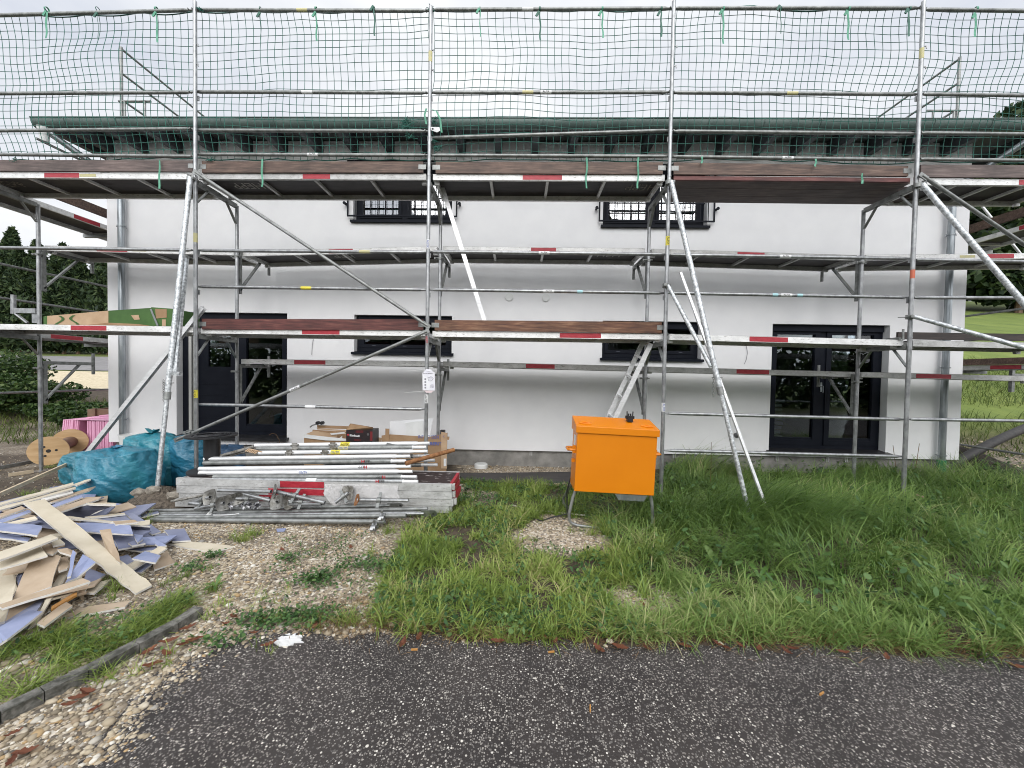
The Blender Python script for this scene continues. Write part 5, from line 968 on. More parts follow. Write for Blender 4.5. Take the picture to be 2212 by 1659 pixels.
# ------------------------------------------------------------------ plasterboard heap
ZN = {'A': (0, 1020.4), 'B': (219.4, 1086.2), 'C': (0, 1179.5), 'E': (109.7, 877.8)}
def zpt(s, h): z, x, y = s; ox, oy = ZN[z]; return gz(ox+.2594*x, oy+.2594*y, h)
C_, T_, B_, G_, D_, W_, O_ = GYPC, GYPT, GYPB, GYPG, GYPD, GYPW, GYPO
HEAP = [
 ('A', [(195, 255), (372, 222), ('C', 1265, 325), ('C', 1130, 395)], [.42, .42, .03, .03], C_, 'longest cream plasterboard strip slanting across the top of the heap'),
 ('A', [(590, 412), (1085, 440), (1110, 515), (660, 492)], .20, B_, 'long blue board running right from behind the big cream strip'),
 ('A', [(830, 480), (922, 470), (1003, 755), (905, 692)], [.31, .31, .13, .13], T_, 'tan strip with rounded top lying upright right of the cream strip'),
 ('A', [(-40, 416), (350, 445), (310, 525), (-40, 478)], .36, B_, 'broad blue board at the left edge under the stacked strips'),
 ('A', [(-40, 498), (255, 545), (230, 575), (-40, 535)], .31, B_, 'narrow blue board with white edge just below the broad blue one'),
 ('A', [(-40, 672), (425, 515), (482, 545), (-40, 742)], .34, C_, 'cream strip reaching from the left edge up to the big cream strip'),
 ('A', [(-40, 745), (335, 615), (396, 690), (-40, 812)], .28, C_, 'wide cream board below the cream strip at the left edge'),
 ('C', [(235, 145), (430, 60), (508, 85), (428, 335), (105, 455)], [.23, .25, .25, .16, .12], T_, 'large tan sheet in the lower left of the heap'),
 ('C', [(-20, 492), (690, 268), (752, 292), (20, 518)], [.19, .23, .23, .19], T_, 'long thin tan strip lying across the large tan sheet'),
 ('C', [(690, 68), (796, 135), (640, 262), (542, 305)], [.29, .27, .21, .22], B_, 'bright blue board tucked under the middle of the cream strip'),
 ('C', [(607, 30), (632, 55), (590, 250), (558, 258)], [.30, .30, .24, .24], B_, 'narrow blue sliver standing left of the bright blue board'),
 ('C', [(520, 190), (572, 205), (305, 640), (232, 692)], [.16, .16, .03, .03], C_, 'cream strip running down from under the long thin tan strip'),
 ('C', [(250, 530), (356, 545), (60, 775), (-30, 830), (-30, 690)], .11, B_, 'blue strip at the bottom left corner of the heap'),
 ('C', [(545, 460), (602, 495), (370, 667), (303, 642)], .10, T_, 'short tan strip right of the bottom blue strip'),
 ('C', [(528, 582), (740, 500), (1087, 455), (1042, 505), (790, 555), (556, 592)], .018, T_, 'tan strip lying flat on the gravel below the heap'),
 ('C', [(430, 500), (640, 372), (640, 405), (425, 528)], .09, O_, 'orange brown wooden piece sticking out under the tan strips'),
 ('C', [(-30, 190), (105, 170), (146, 350), (100, 460), (-30, 485)], .15, C_, 'pale sheet at the left edge beside the large tan sheet'),
 ('C', [(128, 270), (212, 150), (222, 170), (150, 345)], .13, G_, 'grey blue sliver between the pale and the large tan sheet'),
 ('C', [(85, 500), (385, 418), (310, 560), (-20, 705), (35, 600)], .06, T_, 'tan board showing below the long thin tan strip'),
 ('C', [(-30, 528), (72, 525), (40, 625), (-30, 642)], .10, C_, 'small pale board at the left edge above the bottom blue strip'),
 ('C', [(80, 772), (250, 690), (330, 690), (240, 735)], .018, T_, 'tan corner lying on the ground under the bottom blue strip'),
 ('A', [(340, 612), (430, 590), (492, 640), (440, 682), (385, 672)], .26, T_, 'crooked tan piece in the middle of the heap'),
 ('A', [(478, 640), (560, 630), (642, 665), (600, 692), (500, 662)], .28, T_, 'tan piece with torn edge next to the narrow blue sliver'),
 ('A', [(428, 570), (500, 555), (542, 590), (440, 612)], .28, C_, 'small cream piece below the upper end of the cream strip'),
 ('A', [(478, 765), (530, 700), (582, 740), (560, 800), (490, 822)], .20, T_, 'tan triangle beside the top of the lower cream strip'),
 ('C', [(602, 325), (745, 296), (702, 390), (690, 450)], [.13, .13, .07, .02], T_, 'tan board with a broken white end under the thin tan strip'),
 ('C', [(692, 385), (840, 295), (930, 272), (785, 392)], .055, C_, 'broken cream piece lying beside the grass under the cream strip'),
 ('A', [(725, 790), (880, 850), (760, 922), (700, 890)], .08, G_, 'dull grey blue board in the shade under the cream strip'),
 ('A', [(500, 330), (722, 262), (925, 275), (690, 372)], [.20, .29, .29, .15], D_, 'dark blue board below the blue bags'),
 ('A', [(720, 252), (968, 255), (965, 268), (740, 264)], .31, C_, 'narrow pale edge strip lying on the dark blue board'),
 ('A', [(800, 375), (1020, 350), (1092, 395), (850, 412)], .17, G_, 'grey blue board right of the dark blue one'),
 ('B', [(198, 92), (258, 82), (497, 240), (420, 262)], [.16, .16, .05, .05], G_, 'long grey blue board sloping down to the right beside the tubes'),
 ('A', [(705, 370), (1035, 335), (1042, 346), (760, 380)], .19, C_, 'white edged strip above the grey blue boards'),
 ('A', [(530, 360), (962, 405), (955, 416), (560, 378)], .21, C_, 'thin pale strip crossing behind the long blue board'),
 ('A', [(885, 428), (1130, 398), (1142, 415), (915, 434)], .205, T_, 'thin tan strip lying on the end of the long blue board'),
 ('B', [(225, 182), (405, 194), (397, 242), (250, 214)], [.16, .16, .10, .10], D_, 'dark board end with white top edge beside the grey blue boards'),
 ('B', [(108, 310), (260, 278), (352, 350), (140, 386)], .10, G_, 'wide grey blue board right of the upright tan strip'),
 ('B', [(265, 258), (345, 270), (345, 302), (300, 332)], .15, B_, 'small blue triangle on the grey blue boards'),
 ('B', [(222, 332), (340, 285), (366, 335), (254, 356)], .135, G_, 'grey blue piece with a torn white corner'),
 ('B', [(350, 286), (440, 290), (542, 355), (478, 362)], .10, B_, 'blue grey tongue pointing right towards the gravel'),
 ('B', [(198, 386), (470, 360), (440, 392), (330, 402)], .06, G_, 'thin grey blue board under the torn corner piece'),
 ('B', [(522, 225), (690, 212), (744, 312), (590, 320)], [.075, .06, .04, .05], G_, 'square grey blue board at the right tip of the heap'),
 ('B', [(438, 264), (530, 250), (580, 316), (490, 310)], .045, G_, 'grey blue piece left of the square board'),
 ('B', [(528, 340), (720, 318), (1112, 360), (922, 408)], .018, C_, 'long cream board lying flat on the gravel towards the right'),
 ('B', [(193, 532), (480, 362), (547, 374), (245, 567)], [.05, .11, .11, .05], C_, 'cream strip below the blue and tan piece'),
 ('B', [(253, 462), (360, 402), (492, 438), (450, 498)], .125, B_, 'blue piece with a brown torn corner on the right of the heap'),
 ('B', [(428, 502), (545, 395), (608, 500), (440, 556)], .025, T_, 'square tan board on the gravel at the right of the heap'),
 ('B', [(255, 572), (380, 495), (426, 505), (330, 577)], .018, B_, 'blue strip on the gravel under the cream strip end'),
 ('B', [(135, 452), (220, 430), (277, 480), (188, 527)], .06, G_, 'grey blue board below the upright tan strip'),
 ('B', [(88, 150), (270, 140), (307, 160), (118, 181)], .215, T_, 'tan strip resting on the far end of the long blue board'),
 ('A', [(-40, 262), (610, 82), (626, 100), (-40, 285)], .36, C_, 'topmost tan edged strip of the bundle at the upper left'),
 ('A', [(-40, 298), (625, 115), (632, 130), (-40, 324)], .345, C_, 'second strip of the upper left bundle, white edged'),
 ('A', [(340, 222), (605, 155), (612, 170), (360, 238)], .33, W_, 'white core strip in the upper left bundle'),
 ('A', [(395, 242), (730, 132), (795, 115), (742, 152), (430, 252)], .31, T_, 'splintered tan strip at the right end of the bundle'),
 ('A', [(420, 275), (675, 190), (690, 205), (450, 292)], .305, B_, 'blue white strip in the right end of the bundle'),
 ('A', [(455, 302), (720, 205), (842, 205), (822, 224), (498, 330)], .285, T_, 'broad tan strip at the lower right of the bundle'),
 ('A', [(-40, 360), (180, 280), (217, 300), (-40, 392)], .345, T_, 'tan strip left of the top of the big cream strip'),
 ('A', [(-40, 408), (240, 310), (262, 330), (20, 420)], .34, B_, 'blue strip below the tan one left of the big cream strip'),
 ('A', [(62, 418), (290, 365), (312, 385), (130, 424)], .335, C_, 'short cream strip above the broad blue board'),
 ('A', [(620, 95), (745, 45), (757, 60), (640, 110)], .32, C_, 'short cream strip jutting towards the front blue bag'),
 ('E', [(565, 882), (940, 740), (948, 755), (640, 884)], [.05, .10, .10, .05], T_, 'brown lath lying below the blue bags'),
 ('E', [(640, 892), (985, 828), (990, 840), (660, 900)], .03, C_, 'pale strip lying below the brown lath'),
 ('B', [(280, 102), (470, 68), (478, 86), (320, 122)], .06, G_, 'grey blue sliver beside the left ends of the ground tubes')]
for zn, pts, h, m, lb in HEAP:
    n = len(pts); hh = h if isinstance(h, list) else [h+.012*math.sin(i*2.1+pts[0][0 if not isinstance(pts[0][0], str) else 1]) for i in range(n)]
    P3 = [zpt((p if isinstance(p[0], str) else (zn, *p)), max(hh[i], .016)) for i, p in enumerate(pts)]
    # split long edges and nibble them, so that sawn and torn edges are not ruler straight
    rr = random.Random(lb); Q = []
    for i in range(n):
        a, c = P3[i], P3[(i+1) % n]; L = (c-a).length; k = max(1, int(L/.09))
        for j in range(k):
            e = a.lerp(c, j/k)
            if j: e += V((rr.gauss(0, .003), rr.gauss(0, .003), rr.gauss(0, .0025)))
            Q.append(e)
    N_ = len(Q); th = .0135; mb = MB(); ctr = sum(Q, V())/N_; top = [tuple(q) for q in Q]; bot = [(q.x, q.y, q.z-th) for q in Q]
    if N_ > 40: mb.add(top, [tuple(range(N_))])
    else: mb.add(top, [tuple(range(N_))])
    mb.add(bot, [tuple(range(N_-1, -1, -1))]); mb.cur = 1; mb.add(top+bot, [(i, N_+i, N_+(i+1) % N_, (i+1) % N_) for i in range(N_)])
    me = bpy.data.meshes.new('plasterboard_offcut'); me.from_pydata(mb.v, [], mb.f); me.materials.append(m); me.materials.append(GYPW if m not in (O_,) else O_); me.polygons.foreach_set('material_index', mb.mi); me.update()
    tag(link(me, 'plasterboard_offcut'), lb, 'board offcut', 'plasterboard offcuts in the heap')
# small offcuts filling the heap underneath
HP = [zpt(('A', -30, 300), 0), zpt(('A', 560, 150), 0), zpt(('A', 1000, 350), 0), zpt(('B', 420, 300), 0), zpt(('B', 350, 500), 0), zpt(('C', 800, 330), 0), zpt(('C', 350, 640), 0), zpt(('C', -30, 760), 0)]; hp = [(p.x, p.y) for p in HP]
xs_ = [p[0] for p in hp]; ys_ = [p[1] for p in hp]; r_ = random.Random(21); cnt = 0; base = None
while cnt < 46:
    x, y = r_.uniform(min(xs_), max(xs_)), r_.uniform(min(ys_), max(ys_))
    if not inpoly(np.array([[x, y]]), hp)[0]: continue
    dpt = min(math.hypot(x-a, y-b_) for a, b_ in hp); zt = min(.02+.16*r_.random(), .02+dpt*.25); L, Wd = r_.uniform(.12, .34), r_.uniform(.05, .14); mb = MB(); mb.box((-L, -Wd, -.006), (L, Wd, .006))
    o = mb.build('plasterboard_offcut', [r_.choice([C_, T_, T_, B_, G_, G_])], sm=False); o.location = (x, y, zt+.01); o.rotation_euler = (r_.gauss(0, .12), r_.gauss(0, .12), r_.uniform(0, 3.1))
    tag(o, 'small plasterboard offcut buried low in the heap of boards', 'board offcut', 'buried offcuts under the heap'); cnt += 1
p = gz(-25, 1079, .30); q = at(171, 991, gz(171, 1040, 0).y+.2); mb = MB(); mb.beam(p, q, .04, .022, (0, 0, 1)); simple('lath', 'pale timber lath pointing from the left edge to the blue bags', 'lath', mb, LATH, sm=False)
for lb, a, c, m in (('thin grey bar lying on the soil left of the wooden drum', (-20, 1014), (70, 997), GALVW), ('pale strip lying on the soil before the wooden drum', (19, 1026), (72, 1018), LATH)):
    mb = MB(); mb.beam(gz(*a, .03), gz(*c, .03), .05, .02, (0, 0, 1)); simple('ground_bar', lb, 'bar', mb, m, sm=False)
# ------------------------------------------------------------------ rubbish bags
def bag(lb, cx, cy_top, cy_bot, wpx, Y, seed, m=BAG, tie=True, lean=0.0, squat=1.0, name='rubbish_bag'):
    r = np.random.default_rng(seed); top = at(cx, cy_top, Y); wd = (at(cx+wpx/2, cy_top, Y)-at(cx-wpx/2, cy_top, Y)).length/2; z1 = top.z; n, k = 72, 56; vs = []
    ph = r.uniform(0, 6.28, 12)
    for j in range(k+1):
        v = j/k
        if v < .80: rad = wd*(.80+.22*math.sin(v/.80*math.pi*.85+.25)); z = z1*.92*v/.80
        else:
            t = (v-.80)/.20; rad = wd*((1-t)**.75*.78+.085); z = z1*(.92+.08*t**.7)
        for i in range(n):
            a = 2*math.pi*i/n; w1 = .06*math.sin(2*a+ph[0]+2*v)+.05*math.sin(3*a+ph[1]-3*v)+.035*math.sin(5*a+ph[2]+5*v+math.sin(7*v+ph[5]))
            fold = .035*abs(math.sin(4*a+ph[3]+2.2*math.sin(5*v+ph[4])))+.020*abs(math.sin(9*a+4*v+ph[5]+2.5*math.sin(6*v+2*a)))+.012*abs(math.sin(9*v+3*math.sin(3*a+ph[6])+2*a))
            gath = 0.10*math.sin(13*a+ph[7])*max(0, (v-.66)/.34)
            q = rad*(1+w1-fold+gath); vs.append((top.x+lean*v+q*math.cos(a), Y+q*math.sin(a)*.9, max(.004, z*(1+.03*math.sin(3*a+ph[9]))*squat)))
    f = [(j*n+i, j*n+(i+1) % n, (j+1)*n+(i+1) % n, (j+1)*n+i) for j in range(k) for i in range(n)]; mb = MB(); mb.add(vs, f); mb.add([vs[k*n+i] for i in range(n)], [tuple(range(n))])
    t = thing(name, lb, 'rubbish bag', (top.x, Y, 0)); mb.build('bag_body', m, t, ang=75)
    if tie:
        mb = MB(); rr = random.Random(seed); c = V((top.x+lean, Y, z1*.99*squat))
        for q in range(7):
            a = q*.9+rr.random()*.5; d = V((math.cos(a), math.sin(a)*.7, .35+.5*rr.random())); e = d.cross(V((0, 0, 1))).normalized(); L = rr.uniform(.05, .11); tip = c+d*L
            mb.add([c-e*.012, c+e*.012, c+d*(L*.55)+e*.04, tip+e*.025+V((0, 0, -.01)), tip-e*.03, c+d*(L*.5)-e*.035], [(0, 1, 2, 5), (2, 3, 4, 5)])
        mb.disc(c-V((0, 0, .025)), (0, 0, 1), .04, .03, 12); mb.build('knot', m, t, ang=60)
    return t
bag('large blue rubbish bag in front, below the two shore tubes', 262, 968, 1106, 140, -.36, 31, lean=-.05)
bag('blue rubbish bag with a knotted top behind the front one', 334, 937, 1067, 114, .20, 32, lean=-.02)
bag('blue rubbish bag tied at the top beside the black drum', 414, 940, 1040, 90, .30, 33)
bag('flat dark blue rubbish bag at the left behind the leaning channel', 194, 976, 1054, 96, .32, 34, tie=False)
bag('dark blue sack lying behind the black drum and the tubes', 490, 962, 1010, 74, .55, 35, m=BAGD, tie=False)
mb = MB(); c = gz(279, 1012, 0); c = at(279, 985, 1.15); mb.lathe((c.x, 1.15, 0), [(.10, .25), (.125, .50), (.13, .50), (.13, .52), (.118, .52), (.10, .27)], 24); simple('bucket', 'white plastic bucket at the house corner behind the blue bags', 'bucket', mb, WPLA)
# rubble under the foot of the left shore
r_ = random.Random(8)
for k in range(12):
    px, py = r_.uniform(300, 382), r_.uniform(1052, 1082); c = at(px, py, -.62+r_.uniform(-.1, .1)); s = r_.uniform(.03, .065); mb = MB(); vs = []
    import bmesh
    bm = bmesh.new(); bmesh.ops.create_icosphere(bm, subdivisions=2, radius=1)
    for v in bm.verts: v.co = V((v.co.x*s*1.4, v.co.y*s, v.co.z*s*.8))*(1+.25*math.sin(v.co.x*5+k)*math.cos(v.co.y*4+k)); v.co += V((c.x, c.y, max(c.z-s*.3, s*.5)))
    me = bpy.data.meshes.new('rubble_stone'); bm.to_mesh(me); bm.free(); me.materials.append(STONEG); smooth(me, 50); tag(link(me, 'rubble_stone'), 'grey broken stone in the rubble at the foot of the left shore', 'stone', 'rubble at the foot of the left shore')
mb = MB()
for i in range(14):
    a = i/14*6.28; mb.v.append((0, 0, 0))
mb = MB(); n = 30; vs = []
for j in range(9):
    for i in range(n):
        rr = .34*(1-j/8); a = 2*math.pi*i/n; vs.append((at(345, 1060, -.62).x+rr*math.cos(a)*1.3, -.6+rr*math.sin(a), max(0, .23*(1-(1-j/8)**1.3)+.015*math.sin(i*3+j*2)-.004)))
mb.add(vs, [(j*n+i, j*n+(i+1) % n, (j+1)*n+(i+1) % n, (j+1)*n+i) for j in range(8) for i in range(n)]); o = mb.build('dirt', mat('rubble earth', (.05, .04, .03), (.16, .13, .10), .95, 0, 30, bmp=1, bscale=50, bdist=.02)); tag(o, 'low mound of earth and rubble under the foot of the left shore', kind='stuff')
# ------------------------------------------------------------------ drums
wd = thing('cable_drum', 'empty wooden cable drum lying on its side before the pink boards', 'cable drum', gz(115, 1031, 0)); c1 = at(105, 1000, 1.05); c1.z = max(c1.z, .2); c2 = at(153, 984, 1.85); rad = (at(105, 969.5, 1.05)-at(105, 1031, 1.05)).length/2
c1.z = rad+.005; c2.z = c1.z; ax = (c2-c1).normalized(); 
for c, s in ((c1, 1), (c2, -1)):
    mb = MB(); mb.disc(c, ax*s, rad, .022, 48, .028); mb.build('flange', BEECH, wd)
mb = MB(); mb.tube(c1+ax*.022, c2-ax*.022, rad*.42, n=32); mb.build('core', DKWD, wd)
mb = MB(); a = ax.orthogonal().normalized(); b2 = ax.cross(a)
for k in range(3): t = .6+k*2.09; e = c1+(a*math.cos(t)+b2*math.sin(t))*.085; mb.disc(e-ax*.004, ax, .017, .004, 12)
mb.disc(c1-ax*.001, ax, .029, .004, 16); mb.build('bolt_hole', BLK, wd)
bd = thing('cable_drum', 'black plastic cable drum standing on the platforms beside the tubes', 'cable drum', at(458, 1026, -.5)); zb_ = ztop_+.003; cx_ = at(458, 980, -.52).x; zt_ = at(457, 939, -.52).z
mb = MB(); mb.disc((cx_, -.52, zb_), (0, 0, 1), .24, .022, 40); mb.build('flange', BLKP, bd); mb = MB(); mb.tube((cx_, -.52, zb_+.023), (cx_, -.52, zt_-.021), .083, n=28); mb.build('core', BLKP, bd)
mb = MB(); mb.disc((cx_, -.52, zt_-.02), (0, 0, 1), .255, .018, 44, .19); mb.disc((cx_, -.52, zt_-.018), (0, 0, 1), .105, .014, 30, .03)
for k in range(12): t = k*math.pi/6; mb.beam((cx_+.10*math.cos(t), -.52+.10*math.sin(t), zt_-.012), (cx_+.195*math.cos(t), -.52+.195*math.sin(t), zt_-.012), .022, .012, (-math.sin(t), math.cos(t), 0))
for k in range(5): mb.path([(cx_+(.13+.01*k)*math.cos(t+k), -.52+(.13+.012*k)*math.sin(t+k), zt_+.004+.004*math.sin(3*t+k)) for t in np.linspace(0, 5.2, 22)], .005, 5)
mb.build('flange', BLKP, bd)
# ------------------------------------------------------------------ pink insulation boards, one behind another on edge
def pinkboards(n, px0, px1, top_y, Y, lean, hgt, lab, grp):
    X0, X1 = at(px0, 940, Y).x, at(px1, 940, Y).x; st = (X1-X0)/n; z1 = at((px0+px1)/2, top_y, Y).z
    for k in range(n):
        x = X0+st*k; y0 = Y+random.uniform(0, .02); t = st*.62; mb = MB(); mb.cur = 0; dx = lean*hgt; z0 = z1-hgt; yy = .9
        # tongue and groove edge: a darker set-back rebate between the faces
        mb.box((0, 0, 0), (t, yy, hgt)); mb.cur = 1; mb.box((t+.0005, .012, 0), (st-.0005, yy, hgt-.012))
        for i in range(len(mb.v)): vx, vy, vz = mb.v[i]; mb.v[i] = (x+vx+dx*vz/hgt*(1-.35*k/n), y0+vy, max(z0, 0)+vz)
        me = bpy.data.meshes.new('insulation_board'); me.from_pydata(mb.v, [], mb.f); me.materials.append(PINK); me.materials.append(PINKD); me.polygons.foreach_set('material_index', mb.mi); me.update(); tag(link(me, 'insulation_board'), lab, 'insulation board', grp)
pinkboards(8, 127, 163, 909, 2.0, .12, .62, 'pink foam board on edge in the leaning left stack by the house corner', 'leaning left stack of pink boards')
pinkboards(11, 187, 240, 914, 2.0, .0, .60, 'pink foam board on edge in the upright right stack by the house corner', 'upright right stack of pink boards')
zfl = max(at(150, 909, 2.0).z, at(212, 914, 2.0).z)+.004
for k in range(3):
    mb = MB(); a = at(160+k*7, 903, 2.0); mb.box((a.x+.04*k, 2.0+.12*k, zfl+.012+.024*k), (-2.92, 2.7, zfl+.024*k+.032)); o = mb.build('insulation_board', PINK, sm=False); tag(o, ['lowest pink foam board lying flat over both upright stacks', 'middle pink foam board lying flat on the two stacks', 'topmost pink foam board lying flat on the two stacks'][k], 'insulation board', 'flat pink boards on the stacks')
mb = MB(); a = at(201, 898, 2.6); c = at(260, 884, 2.6); mb.box((a.x, 2.5, .1), (c.x+.3, 2.56, c.z)); mb.box((a.x, 2.561, .1), (a.x+.06, 3.3, c.z)); mb.box((a.x+.061, 2.561, .35), (c.x, 3.3, .4)); mb.box((a.x+.15, 2.46, .1), (a.x+.2, 2.499, c.z+.02)); simple('wooden_crate', 'dark brown wooden crate behind the pink boards', 'crate', mb, DKWD, sm=False)
# ------------------------------------------------------------------ cardboard and panels behind the tubes
K = lambda zx, zy, Y: at(553+zx/4, 658.3+zy/4, Y)
def card(pts, Y, t=.006): mb = MB(); mb.prism([K(x, y, Y) for x, y in pts], (0, t, 0)); return mb
b1 = thing('cardboard_box', 'torn open brown carton with white lining behind the left of the tubes', 'cardboard box', K(600, 1300, .75))
def flat(par, nm, m, pts, Y, dY=.0, t=.006):
    mb = MB(); P_ = [K(x, y, Y+dY*i/max(1, len(pts)-1)) for i, (x, y) in enumerate(pts)]; mb.prism(P_, (0, t, 0)); return mb.build(nm, m, par, sm=False)
zg = 1560
flat(b1, 'front_panel', KRAFT, [(415, 1150), (775, 1172), (770, zg), (415, zg)], .62); flat(b1, 'lining', WPLA, [(412, 1120), (780, 1158), (780, 1176), (600, 1172), (414, 1150)], .60); flat(b1, 'rear_panel', KRAFT, [(525, 1040), (800, 1050), (815, 1075), (530, 1068)], 1.05); flat(b1, 'rear_panel', KRAFTL, [(525, 1068), (1055, 1100), (1055, 1112), (530, 1078)], 1.04); flat(b1, 'rear_panel', KRAFT, [(488, 1080), (1050, 1110), (1040, 1560), (488, 1560)], 1.03)
flat(b1, 'flap', KRAFTL, [(430, 1118), (500, 1088), (700, 1122), (690, 1160), (560, 1140)], .9); flat(b1, 'flap', KRAFT, [(1012, 1065), (1055, 1068), (1052, 1120), (1015, 1110)], .95); flat(b1, 'flap', WPLA, [(640, 1112), (760, 1100), (775, 1112), (650, 1125)], .88); flat(b1, 'flap', WPLA, [(700, 1168), (745, 1132), (740, 1172)], .7); flat(b1, 'flap', KRAFTL, [(1020, 1140), (1085, 1150), (1080, 1200), (1040, 1195)], .8)
b2_ = thing('printed_carton', 'black and red printed box with open brown flaps behind the tubes', 'printed carton', K(890, 1180, .7))
A0, A1 = K(778, 1250, .55), K(1006, 1090, .55); mb = MB(); mb.box((A0.x, .55, .4), (A1.x, .80, K(800, 1082, .55).z)); mb.build('carton_body', mat('black printed card', (.016, .014, .015), (.03, .018, .02), .4, 0, 6), b2_, sm=False)
flat(b2_, 'flap', KRAFT, [(778, 1082), (815, 1026), (1010, 1058), (1006, 1092), (980, 1085)], .555, .2); mb = MB(); mb.box((K(985, 1100, .548).x, .545, K(985, 1175, .548).z), (A1.x+.002, .5495, K(985, 1095, .548).z)); mb.build('red_panel', mat('red card', (.16, .012, .015)), b2_, sm=False)
for pts in ([(860, 1086), (930, 1084), (925, 1108), (862, 1106)], [(845, 1160), (910, 1162), (905, 1178), (850, 1176)]): mb = MB(); mb.prism([K(x, y, .547) for x, y in pts], (0, .002, 0)); mb.build('red_picture', mat('dim red print', (.12, .01, .012), (.04, .01, .01), .5, 0, 30), b2_, sm=False)
mb = MB(); mb.prism([K(787, 1116, .547), K(804, 1117, .547), K(804, 1130, .547), K(787, 1129, .547)], (0, .002, 0)); mb.build('red_mark', mat('carton red', (.5, .03, .04)), b2_, sm=False)
text('Einhell', .03, K(852, 1131, .545), K(896, 1135, .545)-K(812, 1128, .545), (0, 0, 1), STKW, b2_, width=(K(896, 1135, .545)-K(812, 1128, .545)).length, bold=.03)
mb = MB(); mb.path([K(960, 1116, .546), K(975, 1116, .546), K(975, 1126, .546), K(960, 1126, .546), K(960, 1116, .546)], .002, 4); mb.build('print', STKW, b2_)
for x in (528, 565): mb = MB(); mb.disc(K(x, 1023, .98), (0, 1, 0), .028, .05, 20); simple('round_cap', 'small round black cap sitting on the rear carton flap', 'cap', mb, BLKP, 'pair of black caps on the carton')
mb = MB(); mb.path([K(468, 1058, .96), K(485, 1042, .96), K(515, 1034, .97)], .01, 6); simple('grey_hook', 'short grey hook lying left of the two black caps', 'hook', mb, GALVW)
b3 = thing('cardboard_box', 'large flattened cardboard with blue lettering leaning behind the second standard', 'cardboard box', K(1400, 1420, .55))
flat(b3, 'main_panel', KRAFT, [(1085, 1130), (1158, 1120), (1500, 1142), (1655, 1105), (1640, zg), (1085, zg)], .60); flat(b3, 'flap', KRAFT, [(1118, 1070), (1152, 1072), (1150, 1200), (1115, 1200)], .592, 0, .005); flat(b3, 'flap', KRAFTL, [(1600, 1098), (1650, 1108), (1648, 1415), (1600, 1415)], .585); flat(b3, 'flap', KRAFT, [(1648, 1138), (1672, 1140), (1668, 1168), (1648, 1166)], .57); flat(b3, 'paper_label', STKW, [(1622, 1330), (1645, 1330), (1645, 1395), (1622, 1395)], .58, 0, .002)
text('GEBERIT', .05, K(1528, 1200, .594), (1, 0, .02), (0, 0, 1), BLUP, b3, width=.29, bold=.02); text('INT GO SSEN', .05, K(1490, 1141, .594), (1, 0, .0), (0, 0, 1), BLUP, b3, width=.30); text('>', .04, K(1622, 1138, .58), (-1, 0, 0), (0, 0, -1), BLUP, b3, width=.02)
for lb, pts, Y in (('large white foam panel leaning behind the cardboard', [(1160, 1008), (1532, 980), (1500, 1150), (1156, 1140)], .70), ('smaller grey white panel leaning in front of the large one', [(1290, 1020), (1440, 1003), (1450, 1145), (1300, 1140)], .68)):
    mb = MB(); mb.prism([K(x, y, Y) for x, y in pts]+[], (0, .012, 0)); simple('foam_panel', lb, 'panel', mb, WBRD if Y > .69 else WPLA, sm=False)
mb = MB(); mb.box(K(1598, 1120, .72), K(1630, 1085, .66)); simple('black_box', 'small black box top behind the cardboard beside the wall', 'box', mb, BLKP, sm=False)
mb = MB(); c = gz(1039, 1010, 0); mb.lathe((c.x, c.y, 0), [(.0, .07), (.105, .07), (.115, .06), (.115, .0)], 28); o = simple('plastic_cover', 'white round plastic lid lying on the gravel by the wall', 'lid', mb, WPLA); 
mb = MB(); mb.prism([gz(990, 1022, .035), gz(1232, 1019, .035), gz(1240, 1044, .035), gz(1150, 1047, .035), gz(1000, 1036, .035)], (0, 0, -.02)); simple('formwork_panel', 'dark flat formwork panel lying on the ground left of the orange box', 'panel', mb, PLY, sm=False); mb = MB(); mb.beam(gz(1150, 1048, .03), gz(1240, 1045, .03), .03, .03); simple('panel_batten', 'pale batten along the front edge of the dark formwork panel', 'batten', mb, LATH, sm=False)
# right gable: black drain hose, soil heap
mb = MB(); a = atX(2068, 997, 12.25); c = atX(2240, 915, 14.2); pts = [a.lerp(c, t)+V((0, 0, .04*math.sin(t*3.1))) for t in np.linspace(-.25, 1, 12)]; mb.path(pts, .075, 14); simple('drain_hose', 'black corrugated drain hose rising from the pit at the right gable', 'hose', mb, DRAIN)
# white paint spill, gravel pebbles, odd bits on the asphalt
mb = MB(); n = 26; c = gz(622, 1382, .012); vs = [(c.x+.075*(1+.3*math.sin(i*2.3)+.2*math.sin(i*5.1))*math.cos(6.283*i/n), c.y+.05*(1+.3*math.sin(i*3.3))*math.sin(6.283*i/n), .012) for i in range(n)]; mb.add(vs+[(v[0], v[1], .006) for v in vs], [tuple(range(n))]+[(i, n+i, n+(i+1) % n, (i+1) % n) for i in range(n)])
simple('paint_blob', 'white dried paint blob at the edge of the asphalt', 'paint blob', mb, mat('dried paint', (.72, .72, .70), (.8, .8, .8), .5, 0, 10, bmp=1, bscale=60, bdist=.01), sm=False)
